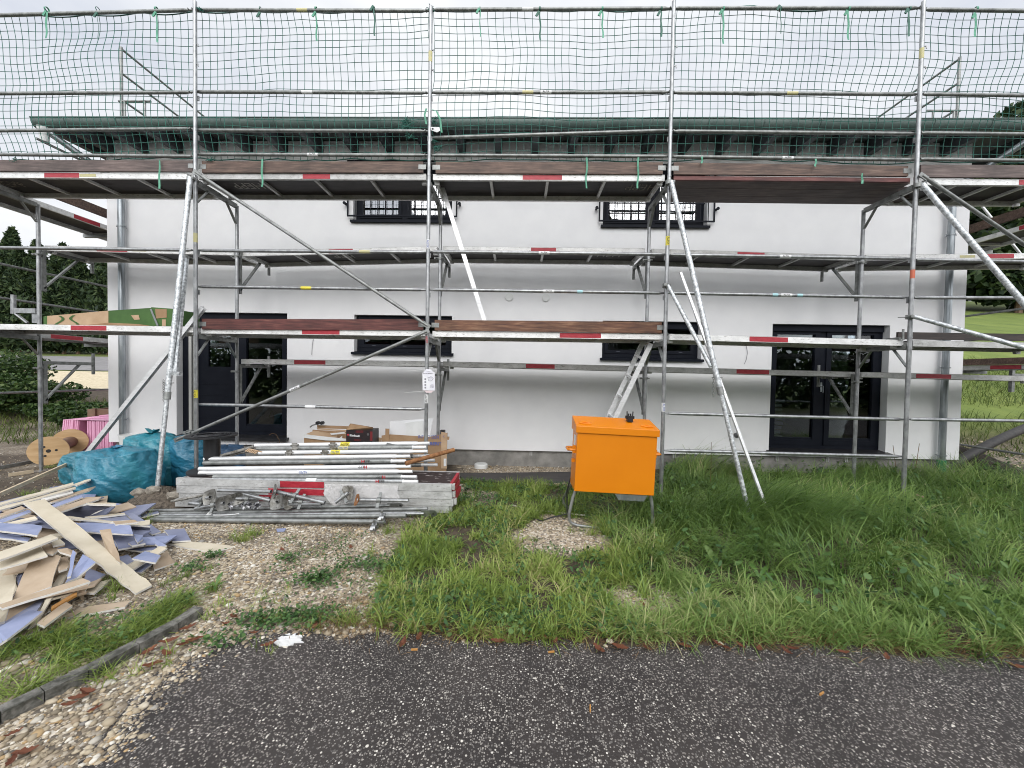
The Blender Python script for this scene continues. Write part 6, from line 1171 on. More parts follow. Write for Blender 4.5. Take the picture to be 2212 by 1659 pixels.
# ------------------------------------------------------------------ pebbles, grass, weeds
def stones(name, Pxy, size, mat_, zofs=0, flat=.55):
    # many small pebbles in one mesh
    n = len(Pxy); t = (1+5**.5)/2; iv = np.array([(-1, t, 0), (1, t, 0), (-1, -t, 0), (1, -t, 0), (0, -1, t), (0, 1, t), (0, -1, -t), (0, 1, -t), (t, 0, -1), (t, 0, 1), (-t, 0, -1), (-t, 0, 1)], float)/math.sqrt(1+t*t)
    fc = np.array([(0, 11, 5), (0, 5, 1), (0, 1, 7), (0, 7, 10), (0, 10, 11), (1, 5, 9), (5, 11, 4), (11, 10, 2), (10, 7, 6), (7, 1, 8), (3, 9, 4), (3, 4, 2), (3, 2, 6), (3, 6, 8), (3, 8, 9), (4, 9, 5), (2, 4, 11), (6, 2, 10), (8, 6, 7), (9, 8, 1)])
    s = np.asarray(size)[:, None]*np.stack([rng.uniform(.8, 1.5, n), rng.uniform(.7, 1.1, n), rng.uniform(.75, 1.1, n)*flat], 1); a = rng.uniform(0, 6.28, n); v = iv[None]*s[:, None, :]*rng.uniform(.82, 1.15, (n, 12, 1))
    x = v[..., 0]*np.cos(a)[:, None]-v[..., 1]*np.sin(a)[:, None]; y = v[..., 0]*np.sin(a)[:, None]+v[..., 1]*np.cos(a)[:, None]
    v = np.stack([x+Pxy[:, 0:1], y+Pxy[:, 1:2], v[..., 2]+(terr(Pxy[:, 0], Pxy[:, 1])+zofs+s[:, 2]*.45)[:, None]], -1).reshape(-1, 3)
    return raw(name, v, [(fc[None]+(np.arange(n)*12)[:, None, None]).reshape(-1, 3)], mat_, sm=True)
def scatter(poly, n, dens=None):
    a = np.array(poly); lo, hi = a.min(0), a.max(0); out = np.zeros((0, 2))
    while len(out) < n:
        P = rng.uniform(lo, hi, (n*2, 2)); P = P[inpoly(P, poly)]
        if dens is not None: P = P[rng.random(len(P)) < dens(P)]
        out = np.concatenate([out, P])
        if len(P) == 0: break
    return out[:n]
PEB = leafmat('river pebbles', [(0, (.13, .11, .085)), (.22, (.28, .23, .16)), (.45, (.42, .35, .25)), (.62, (.50, .43, .32)), (.74, (.40, .27, .13)), (.82, (.20, .19, .18)), (.9, (.60, .55, .46)), (1, (.68, .65, .58))], .75, 0)
nearcam = lambda P: np.clip(1.6/np.maximum(.4, np.hypot(P[:, 0]-CAMP.x, P[:, 1]-CAMP.y)), .15, 1)
kerbpoly = gpoly([(-300, 1330), (0, 1150), (330, 1090), (830, 1140), (870, 1220), (850, 1370), (640, 1374), (440, 1402), (300, 1500), (172, 1690), (-500, 1800)])
asp_off = lambda P: 1-inpoly(P, [(x, y-.05) for x, y in ASPH]+[(22, -9), (-3, -9)])
A1_ = scatter(kerbpoly, 19000, lambda P: asp_off(P)*np.clip(.35+1.2*vnoise(P, .4, 3), 0, 1)*nearcam(P)); A2_ = scatter(BARE1, 1100); A3_ = scatter(BARE2, 420); A4_ = scatter(gpoly([(985, 990), (1235, 985), (1240, 1015), (985, 1020)]), 1200)
A5_ = scatter(gpoly([(-40, 980), (232, 960), (240, 1060), (-40, 1100)]), 700); A6_ = np.stack([rng.uniform(11.9, 15.5, 900), rng.uniform(1.4, 5.2, 900)], 1)
# fringe where pebbles spill on to the asphalt
fr = []
E_ = [np.array(p) for p in ASPH[:10]]
for k in range(len(E_)-1):
    n = 420 if k < 5 else 130; t = rng.random(n)[:, None]; d = rng.exponential(.05 if k < 5 else .03, n); q = E_[k]*(1-t)+E_[k+1]*t; e = E_[k+1]-E_[k]; nr = np.array([e[1], -e[0]])/np.linalg.norm(e); q = q+nr*d[:, None]; fr.append(q)
fr = np.concatenate(fr); allp = np.concatenate([A1_, A2_, A3_, A4_, A5_, A6_, fr]); sz = np.clip(rng.lognormal(math.log(.0072), .45, len(allp)), .0035, .026); sz[-len(fr):] *= .75; sz[-len(fr)-len(A6_):-len(fr)] *= 2.2
tag(stones('gravel', allp, sz, PEB), 'loose cream and brown river pebbles spread before the scaffold', kind='stuff')
# a few larger stones one can pick out
for px, py, s, lb in ((311, 1526, .028, 'pale pointed stone on the asphalt near the kerb'), (277, 1490, .022, 'yellow brown stone among the gravel below the kerb'), (292, 1452, .026, 'pale stone beside the dead leaves below the kerb'), (47, 1582, .026, 'pale yellow stone at the left below the kerb'), (123, 1555, .022, 'orange stone below the kerb at left'), (722, 1370, .02, 'flat grey tan stone at the asphalt edge'), (1308, 1395, .02, 'white flint at the asphalt edge under the grass'), (1317, 1386, .03, 'pale stone in the grass by the asphalt edge'), (1554, 1390, .025, 'pale stone under the grass right of the bare patch')):
    c = gz(px, py, .01); o = stones('stone', np.array([[c.x, c.y]]), [s], STONE, .004, .5); o.data.materials[0] = STONE; md = o.modifiers.new('round', 'SUBSURF'); md.levels = md.render_levels = 2; tag(o, lb, 'stone')
def blades(Pxy, h, wd, lean, az, curl, segs=4, twist=.35, z0=0):
    n = len(Pxy); ks = np.linspace(0, 1, segs+1)[None, :]; dx, dy = np.cos(az), np.sin(az); ang = lean[:, None]+curl[:, None]*ks; seg = h[:, None]/segs
    r = np.concatenate([np.zeros((n, 1)), np.cumsum(np.sin(ang[:, :-1])*seg, 1)], 1); z = np.concatenate([np.zeros((n, 1)), np.cumsum(np.cos(ang[:, :-1])*seg, 1)], 1)
    X = Pxy[:, :1]+dx[:, None]*r; Y = Pxy[:, 1:]+dy[:, None]*r; Z = np.maximum(z, .004+.01*ks)+terr(Pxy[:, 0], Pxy[:, 1])[:, None]-.004+z0
    sa = az+math.pi/2+rng.normal(0, twist, n); w_ = wd[:, None]*(1-ks**1.6*.92)/2; sx, sy = np.cos(sa)[:, None]*w_, np.sin(sa)[:, None]*w_
    A = np.stack([X-sx, Y-sy, Z], -1); B = np.stack([X+sx, Y+sy, Z], -1); V_ = np.stack([A, B], 2).reshape(n, -1, 3)
    m = 2*(segs+1); k = np.arange(segs); q = np.stack([2*k, 2*k+1, 2*k+3, 2*k+2], 1); return V_.reshape(-1, 3), (q[None]+(np.arange(n)*m)[:, None, None]).reshape(-1, 4)
class GB:
    def __init__(s): s.v = []; s.f = []; s.n = 0; s.t = []
    def add(s, P, h, wd, lean, az, curl, segs=4, twist=.35, tint=None):
        v, f = blades(P, h, wd, lean, az, curl, segs, twist); s.v.append(v); s.f.append(f+s.n); s.n += len(v); n = len(P)
        t = (np.full(n, rng.random()) if n < 60 else rng.random(n)) if tint is None else np.broadcast_to(tint, (n,)); s.t.append(np.repeat(t, len(v)//n))
    def out(s, name, m, label):
        o = tag(raw(name, np.concatenate(s.v), [np.concatenate(s.f)], m, sm=True), label, kind='stuff'); a = o.data.attributes.new('tint', 'FLOAT', 'POINT'); a.data.foreach_set('value', np.concatenate(s.t).astype(np.float32)); return o
GR_DK = grassmat('long grass', [(0, (.06, .115, .034)), (.3, (.115, .205, .050)), (.58, (.20, .31, .080)), (.78, (.31, .41, .13)), (.9, (.43, .45, .21)), (1, (.58, .50, .30))], .38, .35)
GR_MD = grassmat('short grass', [(0, (.075, .115, .026)), (.3, (.16, .235, .045)), (.6, (.27, .365, .080)), (.82, (.37, .45, .13)), (.92, (.46, .43, .2)), (1, (.56, .45, .26))], .42, .35)
GR_BR = grassmat('dry grass', [(0, (.13, .07, .035)), (.5, (.24, .15, .07)), (1, (.42, .31, .16))], .7, .2)
U = rng.uniform
g = GB()
# long grass: swathes flopped over in drifting directions, tufts standing between them
off2 = lambda P: 1-.97*softin(P, BARE2, .07)
c = scatter(LONG, 1750, lambda P: off2(P)*np.clip(vnoise(P, .28, 71)*2.2+.05, .35, 1)); c = c[c[:, 1] < 1.45]
hh = .45+.8*vnoise(c, .6, 8); edge = np.clip((c[:, 1]+2.75)/1.3, .34, 1); fld = (vnoise(c, 1.0, 31)-.5)*4.5-.9; tn = np.clip(.15+.75*vnoise(c, .5, 33)+rng.normal(0, .18, len(c)), 0, 1); flop = vnoise(c, .45, 37)
for i, (x, y) in enumerate(c):
    n = 24; P = np.array([x, y])+rng.normal(0, .035, (n, 2)); H = (.44+.16*np.clip(y, 0, 1))*hh[i]*edge[i]
    if flop[i] > .45: g.add(P, U(.65, 1.35, n)*H, U(.006, .011, n), np.abs(rng.normal(.25, .18, n)), fld[i]+rng.normal(0, .45, n), U(1.3, 2.7, n), 7, tint=tn[i])
    else: g.add(P, U(.5, 1.15, n)*H, U(.006, .012, n), np.abs(rng.normal(.5, .28, n)), U(0, 6.28, n), U(.5, 2.0, n), 6, tint=tn[i])
# the dark drooping tussock at the shore foot
tc_ = gz(1655, 1130, 0)
for k in range(210):
    dx, dy = rng.normal(0, .50), rng.normal(0, .20); n = 18; P = np.array([tc_.x+dx, tc_.y+dy])+rng.normal(0, .035, (n, 2)); L = U(.55, .95)*(1-.35*min(1, abs(dx)/1.1))
    g.add(P, U(.6, 1.1, n)*L, U(.006, .011, n), np.abs(rng.normal(.14, .14, n)), rng.normal(-.85, .8)+rng.normal(0, .35, n), U(1.2, 2.9, n), 8, tint=U(.05, .5))
EDGE_ = gpoly([(1280, 1300), (1450, 1250), (1700, 1290), (2212, 1290), (2500, 1330), (2500, 1450), (2212, 1425), (1900, 1404), (1650, 1397), (1280, 1390)])
roadpoly = [(x, y+.05) for x, y in ASPH]+[(22, -9), (-3, -9)]
c = scatter(EDGE_, 700, lambda P: off2(P)*(1-inpoly(P, roadpoly))*np.clip(vnoise(P, .2, 47)*2.6-.4, .1, 1)); tn = np.clip(.3+.7*vnoise(c, .3, 43), 0, 1)
for i, (x, y) in enumerate(c):
    n = 20; P = np.array([x, y])+rng.normal(0, .022, (n, 2)); H = U(.09, .25); g.add(P, U(.5, 1.2, n)*H, U(.0055, .0105, n), np.abs(rng.normal(.6, .3, n)), U(0, 6.28, n), U(.5, 2.4, n), 6, tint=tn[i])
P = scatter(LONG, 13000, off2); P = P[P[:, 1] < 1.5]; n = len(P); g.add(P, U(.06, .18, n), U(.005, .009, n), np.abs(rng.normal(.6, .3, n)), U(0, 6.28, n), U(.2, 1.3, n), 3)
g.out('grass', GR_DK, 'long wet green grass on the right before the house')
g = GB(); bare = lambda P: np.clip(1-softin(P, BARE1, .05)*1.1-.95*softin(P, BARE2, .09), 0.03, 1)*np.clip(vnoise(P, .30, 13)*2.8-.8, .05, 1)
c = scatter(MID, 1150, bare); hv = vnoise(c, .35, 17); tn = np.clip(.1+.9*vnoise(c, .32, 19)+rng.normal(0, .2, len(c)), 0, 1)
for i, (x, y) in enumerate(c):
    n = int(U(14, 26)); P = np.array([x, y])+rng.normal(0, .016, (n, 2)); H = .08+.16*hv[i]*U(.6, 1.3); g.add(P, U(.5, 1.2, n)*H, U(.0055, .011, n), np.abs(rng.normal(.62, .32, n)), U(0, 6.28, n), U(.4, 2.2, n), 6, tint=tn[i])
P = scatter(MID, 8000, bare); n = len(P); g.add(P, U(.025, .08, n), U(.004, .008, n), np.abs(rng.normal(.7, .3, n)), U(0, 6.28, n), U(.2, 1.3, n), 3)
c = scatter(KERBG, 125, lambda P: np.clip(vnoise(P, .22, 41)*3-1.2, .02, 1))
for x, y in c:
    n = 22; P = np.array([x, y])+rng.normal(0, .03, (n, 2)); az0 = rng.normal(-.2, 1.0); g.add(P, U(.06, .19, n), U(.003, .0065, n), np.abs(rng.normal(.7, .25, n)), az0+rng.normal(0, .9, n), U(.5, 1.9, n), 5)
for px, py, k, H in ((540, 1160, 9, .14), (525, 1170, 6, .12), (470, 1275, 5, .10), (425, 1238, 4, .08), (388, 1255, 4, .08), (250, 1280, 7, .12), (235, 1262, 5, .10), (610, 1330, 4, .08), (760, 1345, 9, .13), (820, 1330, 8, .12), (690, 1355, 4, .08), (310, 1130, 5, .16), (640, 1115, 3, .12), (560, 1395, 2, .06), (200, 1470, 3, .12), (330, 1430, 3, .12), (250, 1455, 3, .12), (110, 1010, 5, .1), (140, 1040, 8, .1), (60, 1070, 8, .1), (580, 1300, 4, .07), (840, 1150, 6, .14), (1010, 1130, 6, .16), (480, 1320, 6, .09), (1290, 1120, 8, .18), (1250, 1150, 5, .1), (800, 1200, 5, .1)):
    q = gz(px, py)
    for _ in range(k):
        n = 14; P = np.array([q.x, q.y])+rng.normal(0, .05, 2)+rng.normal(0, .02, (n, 2)); g.add(P, U(.5, 1.2, n)*H, U(.0028, .0055, n), np.abs(rng.normal(.45, .25, n)), U(0, 6.28, n), U(.4, 1.6, n), 4)
g.out('grass', GR_MD, 'short bright green grass and tufts on the gravel in the middle')
g = GB(); edgep = [np.array(p) for p in ASPH[6:]]
for k in range(len(edgep)-1):
    L = np.linalg.norm(edgep[k+1]-edgep[k]); n = int(L*620); t = rng.random(n)[:, None]; P = edgep[k]*(1-t)+edgep[k+1]*t+np.stack([rng.normal(0, .03, n), rng.normal(.08, .06, n)], 1); g.add(P, U(.04, .14, n), U(.003, .006, n), np.abs(rng.normal(.7, .3, n)), rng.normal(-1.3, .9, n), U(.3, 1.3, n), 4)
P = scatter(gpoly([(700, 1290), (860, 1290), (850, 1360), (690, 1350)]), 1500); n = len(P); g.add(P, U(.02, .06, n), U(.001, .003, n), np.abs(rng.normal(.8, .3, n)), U(0, 6.28, n), U(.2, 1, n), 3)
g.out('grass', GR_BR, 'dry brown grass fringe along the edge of the asphalt')
# rough growth behind on both sides
g = GB(); P = np.stack([U(-15, -2.7, 9000), U(2.6, 7.2, 9000)], 1); n = len(P); g.add(P, U(.12, .36, n), U(.008, .018, n), np.abs(rng.normal(.4, .25, n)), U(0, 6.28, n), U(.4, 1.6, n), 4)
P = np.stack([U(12.2, 26, 17000), U(3.5, 13.5, 17000)], 1); P = P[vnoise(P, 1.1, 23) > .18]; n = len(P); g.add(P, U(.15, .5, n), U(.008, .018, n), np.abs(rng.normal(.5, .25, n)), U(0, 6.28, n), U(.5, 1.7, n), 4)
P = np.stack([U(12.0, 16, 900), U(1.5, 4.0, 900)], 1); P = P[vnoise(P, .6, 29) > .5]; n = len(P); g.add(P, U(.06, .2, n), U(.006, .012, n), np.abs(rng.normal(.5, .25, n)), U(0, 6.28, n), U(.5, 1.7, n), 4)
g.out('grass', grassmat('rough bank grass', [(0, (.035, .06, .014)), (.5, (.085, .125, .024)), (.9, (.16, .19, .05)), (1, (.26, .24, .10))], .6, .25), 'rough grass on the banks behind both gables')
mb = MB(); n = 36; vs = []
for j in range(11):
    for i in range(n):
        q = 1-j/10; a = 2*math.pi*i/n; vs.append((12.75+.62*q*math.cos(a)*(1+.15*math.sin(3*a)), 3.0+1.5*q*math.sin(a), float(terr(12.75, 3.0+1.5*q*math.sin(a)))+.42*(1-q*q)+.03*math.sin(i*2.3+j*1.7)*q-.02))
mb.add(vs, [(j*n+i, j*n+(i+1) % n, (j+1)*n+(i+1) % n, (j+1)*n+i) for j in range(10) for i in range(n)]); o = mb.build('dirt', mat('dark earth', (.016, .012, .009), (.055, .042, .032), .95, 0, 14, bmp=1, bscale=26, bdist=.03)); tag(o, 'dark heap of earth beside the right gable', kind='stuff')
# clover and low herbs
def leaves(c, n, spread, size, lift, flatness=.5):
    P = np.stack([rng.normal(c[0], spread[0], n), rng.normal(c[1], spread[1], n), U(.01, lift, n)], 1); a = U(0, 6.28, n); t = rng.normal(0, flatness, (n, 2)); s = U(.6, 1.2, n)*size
    e1 = np.stack([np.cos(a), np.sin(a), t[:, 0]], 1)*s[:, None]; e2 = np.stack([-np.sin(a), np.cos(a), t[:, 1]], 1)*s[:, None]*.8
    pts = [P-e1, P-e1*.3-e2*.9, P+e1*.6-e2*.7, P+e1, P+e1*.6+e2*.7, P-e1*.3+e2*.9]; return np.stack(pts, 1).reshape(-1, 3), np.arange(n*6).reshape(n, 6)
CL = leafmat('clover leaves', [(0, (.03, .075, .024)), (.5, (.06, .13, .035)), (1, (.13, .22, .065))], .5, .2); vs, fs, b0 = [], [], 0
for px, py, n, s in ((665, 1335, 500, (.12, .06)), (575, 1345, 350, (.13, .05)), (690, 1255, 380, (.10, .07)), (780, 1225, 300, (.12, .06)), (850, 1225, 300, (.10, .08)), (1110, 1345, 300, (.18, .05)), (1450, 1105, 500, (.16, .10)), (1500, 1090, 500, (.2, .1)), (1040, 1075, 500, (.2, .1)), (1140, 1200, 300, (.25, .1)), (940, 1290, 400, (.2, .12)), (460, 1205, 120, (.05, .03)), (620, 1210, 100, (.05, .03)), (420, 1230, 160, (.07, .04)), (1330, 1368, 400, (.25, .03)), (1500, 1230, 300, (.25, .1)), (480, 1390, 140, (.1, .04))):
    q = gz(px, py); v, f = leaves((q.x, q.y), n, s, .011, .05); vs.append(v); fs.append(f+b0); b0 += len(v)
for poly, nn, sz_, lf in ((MID, 5200, .016, .10), (LONG, 5200, .024, .26), (KERBG, 500, .013, .07), (gpoly([(560, 1160), (880, 1150), (860, 1340), (560, 1340)]), 900, .009, .03)):
    Pq = scatter(poly, nn, lambda P: np.clip(vnoise(P, .24, 61)*2.4-.8, .02, 1)*(1-softin(P, BARE2, .05))*(1-softin(P, BARE1, .05)))
    P3_ = np.column_stack([Pq, U(.01, lf, len(Pq))]); a = U(0, 6.28, len(Pq)); t_ = rng.normal(0, .5, (len(Pq), 2)); s_ = U(.5, 1.4, len(Pq))*sz_
    e1 = np.stack([np.cos(a), np.sin(a), t_[:, 0]], 1)*s_[:, None]; e2 = np.stack([-np.sin(a), np.cos(a), t_[:, 1]], 1)*s_[:, None]*.55
    v = np.stack([P3_-e1, P3_-e1*.3-e2*.9, P3_+e1*.6-e2*.7, P3_+e1, P3_+e1*.6+e2*.7, P3_-e1*.3+e2*.9], 1).reshape(-1, 3); vs.append(v); fs.append(np.arange(len(Pq)*6).reshape(-1, 6)+b0); b0 += len(v)
tag(raw('ground_cover', np.concatenate(vs), [np.concatenate(fs)], CL), 'dark green clover patches on the gravel and in the grass', kind='stuff')
# leafy weeds, each a rosette of toothed or smooth leaves
WEED = [mat('weed leaf', (.045, .105, .018), (.08, .165, .03), .45, 0, 14), mat('pale weed leaf', (.17, .27, .075), (.24, .34, .12), .5, 0, 14), mat('dark weed leaf', (.028, .07, .016), (.05, .11, .024), .45, 0, 14)]
def weed(lb, px, py, n, L, wd, m, up=.5, toothed=True, az=None, cat='weed', seed=1):
    q = gz(px, py); r = random.Random(seed+px); root = thing('weed', lb, cat, (q.x, q.y, 0)); 
    for k in range(n):
        a = (az if az is not None else 0)+(2*math.pi*k/n if az is None else r.gauss(0, .5))+r.gauss(0, .2); el = up+r.gauss(0, .18); l = L*.72*r.uniform(.55, 1.15); d = V((math.cos(a), math.sin(a), 0)); s_ = V((-d.y, d.x, 0)); S = 14; vs = []; p = V((q.x, q.y, .01)); e = el
        for j in range(S+1):
            t = j/S; w_ = wd*l*(math.sin(math.pi*min(1, t*.93+.05))**.7)*(.35+.65*t if toothed else 1)*((1.25 if j % 2 else .72) if toothed else 1); vs += [p-s_*w_+V((0, 0, w_*.35)), V(p), p+s_*w_+V((0, 0, w_*.35))]; p = p+(d*math.cos(e)+V((0, 0, math.sin(e))))*(l/S); e -= (1.1 if toothed else .8)/S
            p.z = max(p.z, .012)
        mb = MB(); mb.add(vs, [(3*j+i, 3*j+i+1, 3*j+i+4, 3*j+i+3) for j in range(S) for i in (0, 1)]); mb.build('leaf', m, root, ang=60)
    return root
weed('dark toothed dandelion rosette on the gravel in the middle', 690, 1250, 10, .17, .16, WEED[2], .75)
weed('small toothed weed left of the middle of the gravel', 466, 1272, 7, .15, .16, WEED[0], .8)
weed('broad pale leaf standing in the grass right of the orange box', 1543, 1222, 3, .24, .2, WEED[1], 1.1, False, 1.2)
weed('pair of mid green leaves left of the pale standing leaf', 1522, 1205, 2, .19, .2, WEED[0], 1.2, False, 1.8)
weed('pale leaf pointing left in the long grass below the shore foot', 1610, 1200, 2, .18, .26, WEED[1], .7, False, 3.0)
weed('toothed weed in the long grass at the far right', 1800, 1260, 7, .30, .15, WEED[0], .7)
weed('leafy weed below the grass tussock on the right', 1640, 1255, 7, .26, .16, WEED[0], .8)
weed('dark dock leaves beside the third standard at the wall', 1450, 1040, 8, .30, .18, WEED[2], .9)
weed('dock leaves right of the third standard', 1500, 1045, 7, .28, .18, WEED[0], .95)
weed('toothed leaves between dock plants and the tussock', 1540, 1050, 7, .26, .2, WEED[2], .9)
weed('weed with bright leaves behind the right edge of the orange box', 1465, 1085, 9, .24, .18, WEED[0], .7)
weed('pale yellow green rosette near the asphalt edge', 1100, 1350, 7, .13, .2, WEED[1], .5)
weed('weed at the right end of the platform stack', 1010, 1060, 9, .22, .17, WEED[2], .8)
weed('leafy weed left of the orange box behind the bare patch', 1130, 1062, 8, .2, .17, WEED[0], .8)
weed('single pale leaf hanging over the tussock on the right', 1720, 1180, 1, .16, .22, WEED[1], .9, False, -.6)
weed('weed on the lawn left of the bare gravel patch', 1020, 1270, 7, .18, .17, WEED[0], .6)
weed('broad leaved weed beside the kerb', 330, 1345, 9, .17, .13, WEED[0], .5)
weed('leafy weed on the kerb strip at the left', 175, 1410, 8, .17, .15, WEED[0], .5)
weed('herb with toothed leaves before the right terrace door', 1765, 1020, 8, .3, .16, WEED[0], .9)
weed('bushy toothed weed in the tall grass near the right edge', 1985, 1190, 8, .3, .17, WEED[2], .8)
weed('upright toothed weed before the wall right of the dock leaves', 1690, 1040, 8, .32, .16, WEED[0], 1.0)
for px, py in ((2000, 1047), (1982, 1070), (1992, 1074)):
    q = gz(px, py+35, 0); c = gz(px, py+35, 0); c = at(px, py, q.y); mb = MB(); mb.path([(q.x, q.y, 0), (q.x+.01, q.y, c.z*.6), c], .002, 5); r = random.Random(px)
    t = thing('clover_flower', 'small pink clover flower in the long grass near the green pipe', 'flower', (q.x, q.y, 0), 'pink clover flowers on the right'); mb.build('stem', WEED[0], t); mb = MB()
    for k in range(26): d = V((r.gauss(0, 1), r.gauss(0, 1), abs(r.gauss(0, 1)))).normalized(); mb.tube(c+d*.004, c+d*.017, .003, .0012, n=5)
    mb.build('flower_head', mat('clover pink', (.52, .24, .28), (.6, .36, .38), .7, 0, 40) if 'clover pink' not in bpy.data.materials else bpy.data.materials['clover pink'], t)
# seed stalks
for lb, pts in (('brown bent seed stalk before the left terrace door', [(606, 968), (603, 950), (596, 938), (588, 936), (581, 940)]), ('dry stalk rising beside the orange box', [(1535, 1040), (1536, 1000), (1536.5, 955)]), ('thin dry stalk before the wall left of the green pipe', [(1978, 1010), (1982, 985), (1986, 958)]), ('short bent stalk right of the fourth standard', [(1935, 1008), (1932, 985), (1929, 962)])):
    mb = MB(); mb.path([at(x, y, .3 if pts[0][0] < 1000 else .1) for x, y in pts], [.003]*len(pts), 5); simple('seed_stalk', lb, 'stalk', mb, GR_BR)
# fallen leaves
r = random.Random(5); LV = [(870, 1395), (905, 1380), (1290, 1360), (1183, 1381), (1200, 1388), (1294, 1404), (1340, 1402), (1398, 1404), (1075, 1388), (1568, 1402), (1600, 1398), (1640, 1405), (1700, 1412), (1712, 1405), (1915, 1425), (1550, 1395), (1390, 1310), (1235, 1312), (1262, 1190), (758, 1185), (846, 1240), (505, 1335), (572, 1342), (550, 1370), (580, 1397), (420, 1385), (405, 1360), (360, 1415), (330, 1440), (320, 1412), (170, 1510), (190, 1500), (150, 1525), (205, 1535), (30, 1590), (25, 1650), (55, 1630), (610, 1190), (680, 1355), (1480, 1398), (1820, 1412), (2195, 1445), (490, 1350), (395, 1395), (365, 1390)]
for px, py in LV:
    q = gz(px, py, .015); L = r.uniform(.026, .05); a = r.uniform(0, 6.28); S = 8; vs = []; cu = r.uniform(.4, 1.4)
    for j in range(S+1):
        t = j/S; w_ = L*.42*math.sin(math.pi*min(1, t*.95+.03))**.8*(1.15 if j % 2 else .8); x = (t-.5)*2*L; z = .012+cu*.3*L*(2*t-1)**2+r.uniform(0, .006)
        for s in (-1, 0, 1): vs.append((q.x+x*math.cos(a)-s*w_*math.sin(a), q.y+x*math.sin(a)+s*w_*math.cos(a), z+.01+abs(s)*w_*.4*cu))
    mb = MB(); mb.add(vs, [(3*j+i, 3*j+i+1, 3*j+i+4, 3*j+i+3) for j in range(S) for i in (0, 1)]); tag(mb.build('dead_leaf', DLEAF, ang=40), 'curled brown dead leaf on the gravel or at the asphalt edge', 'dead leaf', 'brown dead leaves')
mb = MB(); q = gz(1490, 1292, .03); mb.prism([q+V((-.03, -.02, -.02)), q+V((.02, -.03, .0)), q+V((.035, .02, .03)), q+V((-.01, .03, .025))], (0, 0, .003)); simple('plastic_scrap', 'crumpled clear plastic scrap in the grass beside the bare patch', 'plastic scrap', mb, CLEAR, sm=False)
for px, py, a in ((1351-160, 1408+0, .2), (895, 1403, .1), (1275, 1530, 1.4), (1775, 1498, .5)):
    q = gz(px, py, .012); mb = MB(); d = V((math.cos(a), math.sin(a), 0))*.018; mb.beam(q-d, q+d, .009, .006, (0, 0, 1)); simple('wood_chip', 'tiny orange wood chip lying on the asphalt', 'wood chip', mb, GYPO, 'wood chips on the asphalt', sm=False)
# ------------------------------------------------------------------ trees and shrubs
def foliage(name, pts, size, m, parent, droop=0.0, aspect=1.0):
    n = len(pts); a = U(0, 6.28, n); t = rng.normal(0, .7, n); e1 = np.stack([np.cos(a)*np.cos(t), np.sin(a)*np.cos(t), np.sin(t)-droop], 1); e2 = np.cross(e1, rng.normal(0, 1, (n, 3))); e2 /= np.linalg.norm(e2, axis=1)[:, None]; s = (U(.6, 1.3, n)*size)[:, None]
    P = np.asarray(pts); q = np.stack([P-e1*s, P-e2*s*.45*aspect+e1*s*.1, P+e1*s, P+e2*s*.45*aspect+e1*s*.1], 1).reshape(-1, 3); return raw(name, q, [np.arange(n*4).reshape(n, 4)], m, parent)
TH = leafmat('thuja sprays', [(0, (.008, .018, .008)), (.4, (.02, .040, .014)), (.8, (.042, .07, .022)), (1, (.08, .11, .04))], .7, .15)
def thuja(x, y, H, Rr, label, n=7500):
    z0 = float(terr(x, y)); t = thing('thuja_tree', label, 'tree', (x, y, z0), 'clipped evergreen row behind the side road'); mb = MB(); mb.path([(x, y, z0-.2), (x+.05, y, z0+H*.5), (x, y, z0+H*.93)], [.14, .09, .02], 8); mb.build('trunk', DKWD, t)
    v = rng.random(n)**.75; a = U(0, 6.28, n); lob = 1+.22*np.sin(a*3+x)+.16*np.sin(a*7+v*9)+.14*np.sin(v*38+a*2); rad = Rr*(1-v)**.62*lob*U(.55, 1.05, n)*np.clip(v*9+.5, 0, 1); P = np.stack([x+rad*np.cos(a), y+rad*np.sin(a), z0+.25+v*H*(1+rng.normal(0, .012, n))], 1); foliage('crown', P, .21, TH, t, -.5); return t
hx = [-36.8, -35.4, -34.2, -33.0, -31.9, -30.8, -29.7, -28.5, -27.4, -26.3, -25.2, -37.9]; hz = [7.6, 9.2, 7.6, 8.2, 7.3, 7.9, 7.4, 7.0, 7.5, 7.1, 7.4, 8.0]
for i, (x, h_) in enumerate(zip(hx, hz)):
    thuja(x, 23.8+.3*math.sin(i*2), h_, 1.45, 'tall pointed evergreen standing above the row at the far left' if h_ > 9 else 'dark pointed evergreen in the row left of the house')
HB = leafmat('bramble leaves', [(0, (.014, .032, .010)), (.45, (.032, .066, .016)), (.85, (.065, .115, .028)), (1, (.12, .16, .05))], .5, .25)
def bush(x, y, rx, ry, rz, label, n=6500, size=.05, m=HB, group='shrubs left of the house'):
    z0 = float(terr(x, y)); t = thing('shrub', label, 'shrub', (x, y, z0), group); r = random.Random(x); mb = MB()
    for k in range(7): a = r.uniform(0, 6.28); mb.path([(x, y, z0), (x+.3*rx*math.cos(a), y+.3*ry*math.sin(a), z0+rz*.5), (x+.7*rx*math.cos(a), y+.7*ry*math.sin(a), z0+rz*.95)], [.02, .014, .005], 6)
    mb.build('stem', DKWD, t); nb = 16; c = np.stack([rng.normal(0, .45, nb)*rx, rng.normal(0, .45, nb)*ry, U(.25, .95, nb)*rz], 1); i = rng.integers(0, nb, n); d = rng.normal(0, 1, (n, 3)); d /= np.linalg.norm(d, axis=1)[:, None]; P = c[i]+d*(U(.6, 1.05, n)[:, None])*np.array([rx*.42, ry*.42, rz*.36]); P[:, 2] = np.maximum(P[:, 2], .05); foliage('foliage', P+np.array([x, y, z0]), size, m, t, 0, 1.4); return t
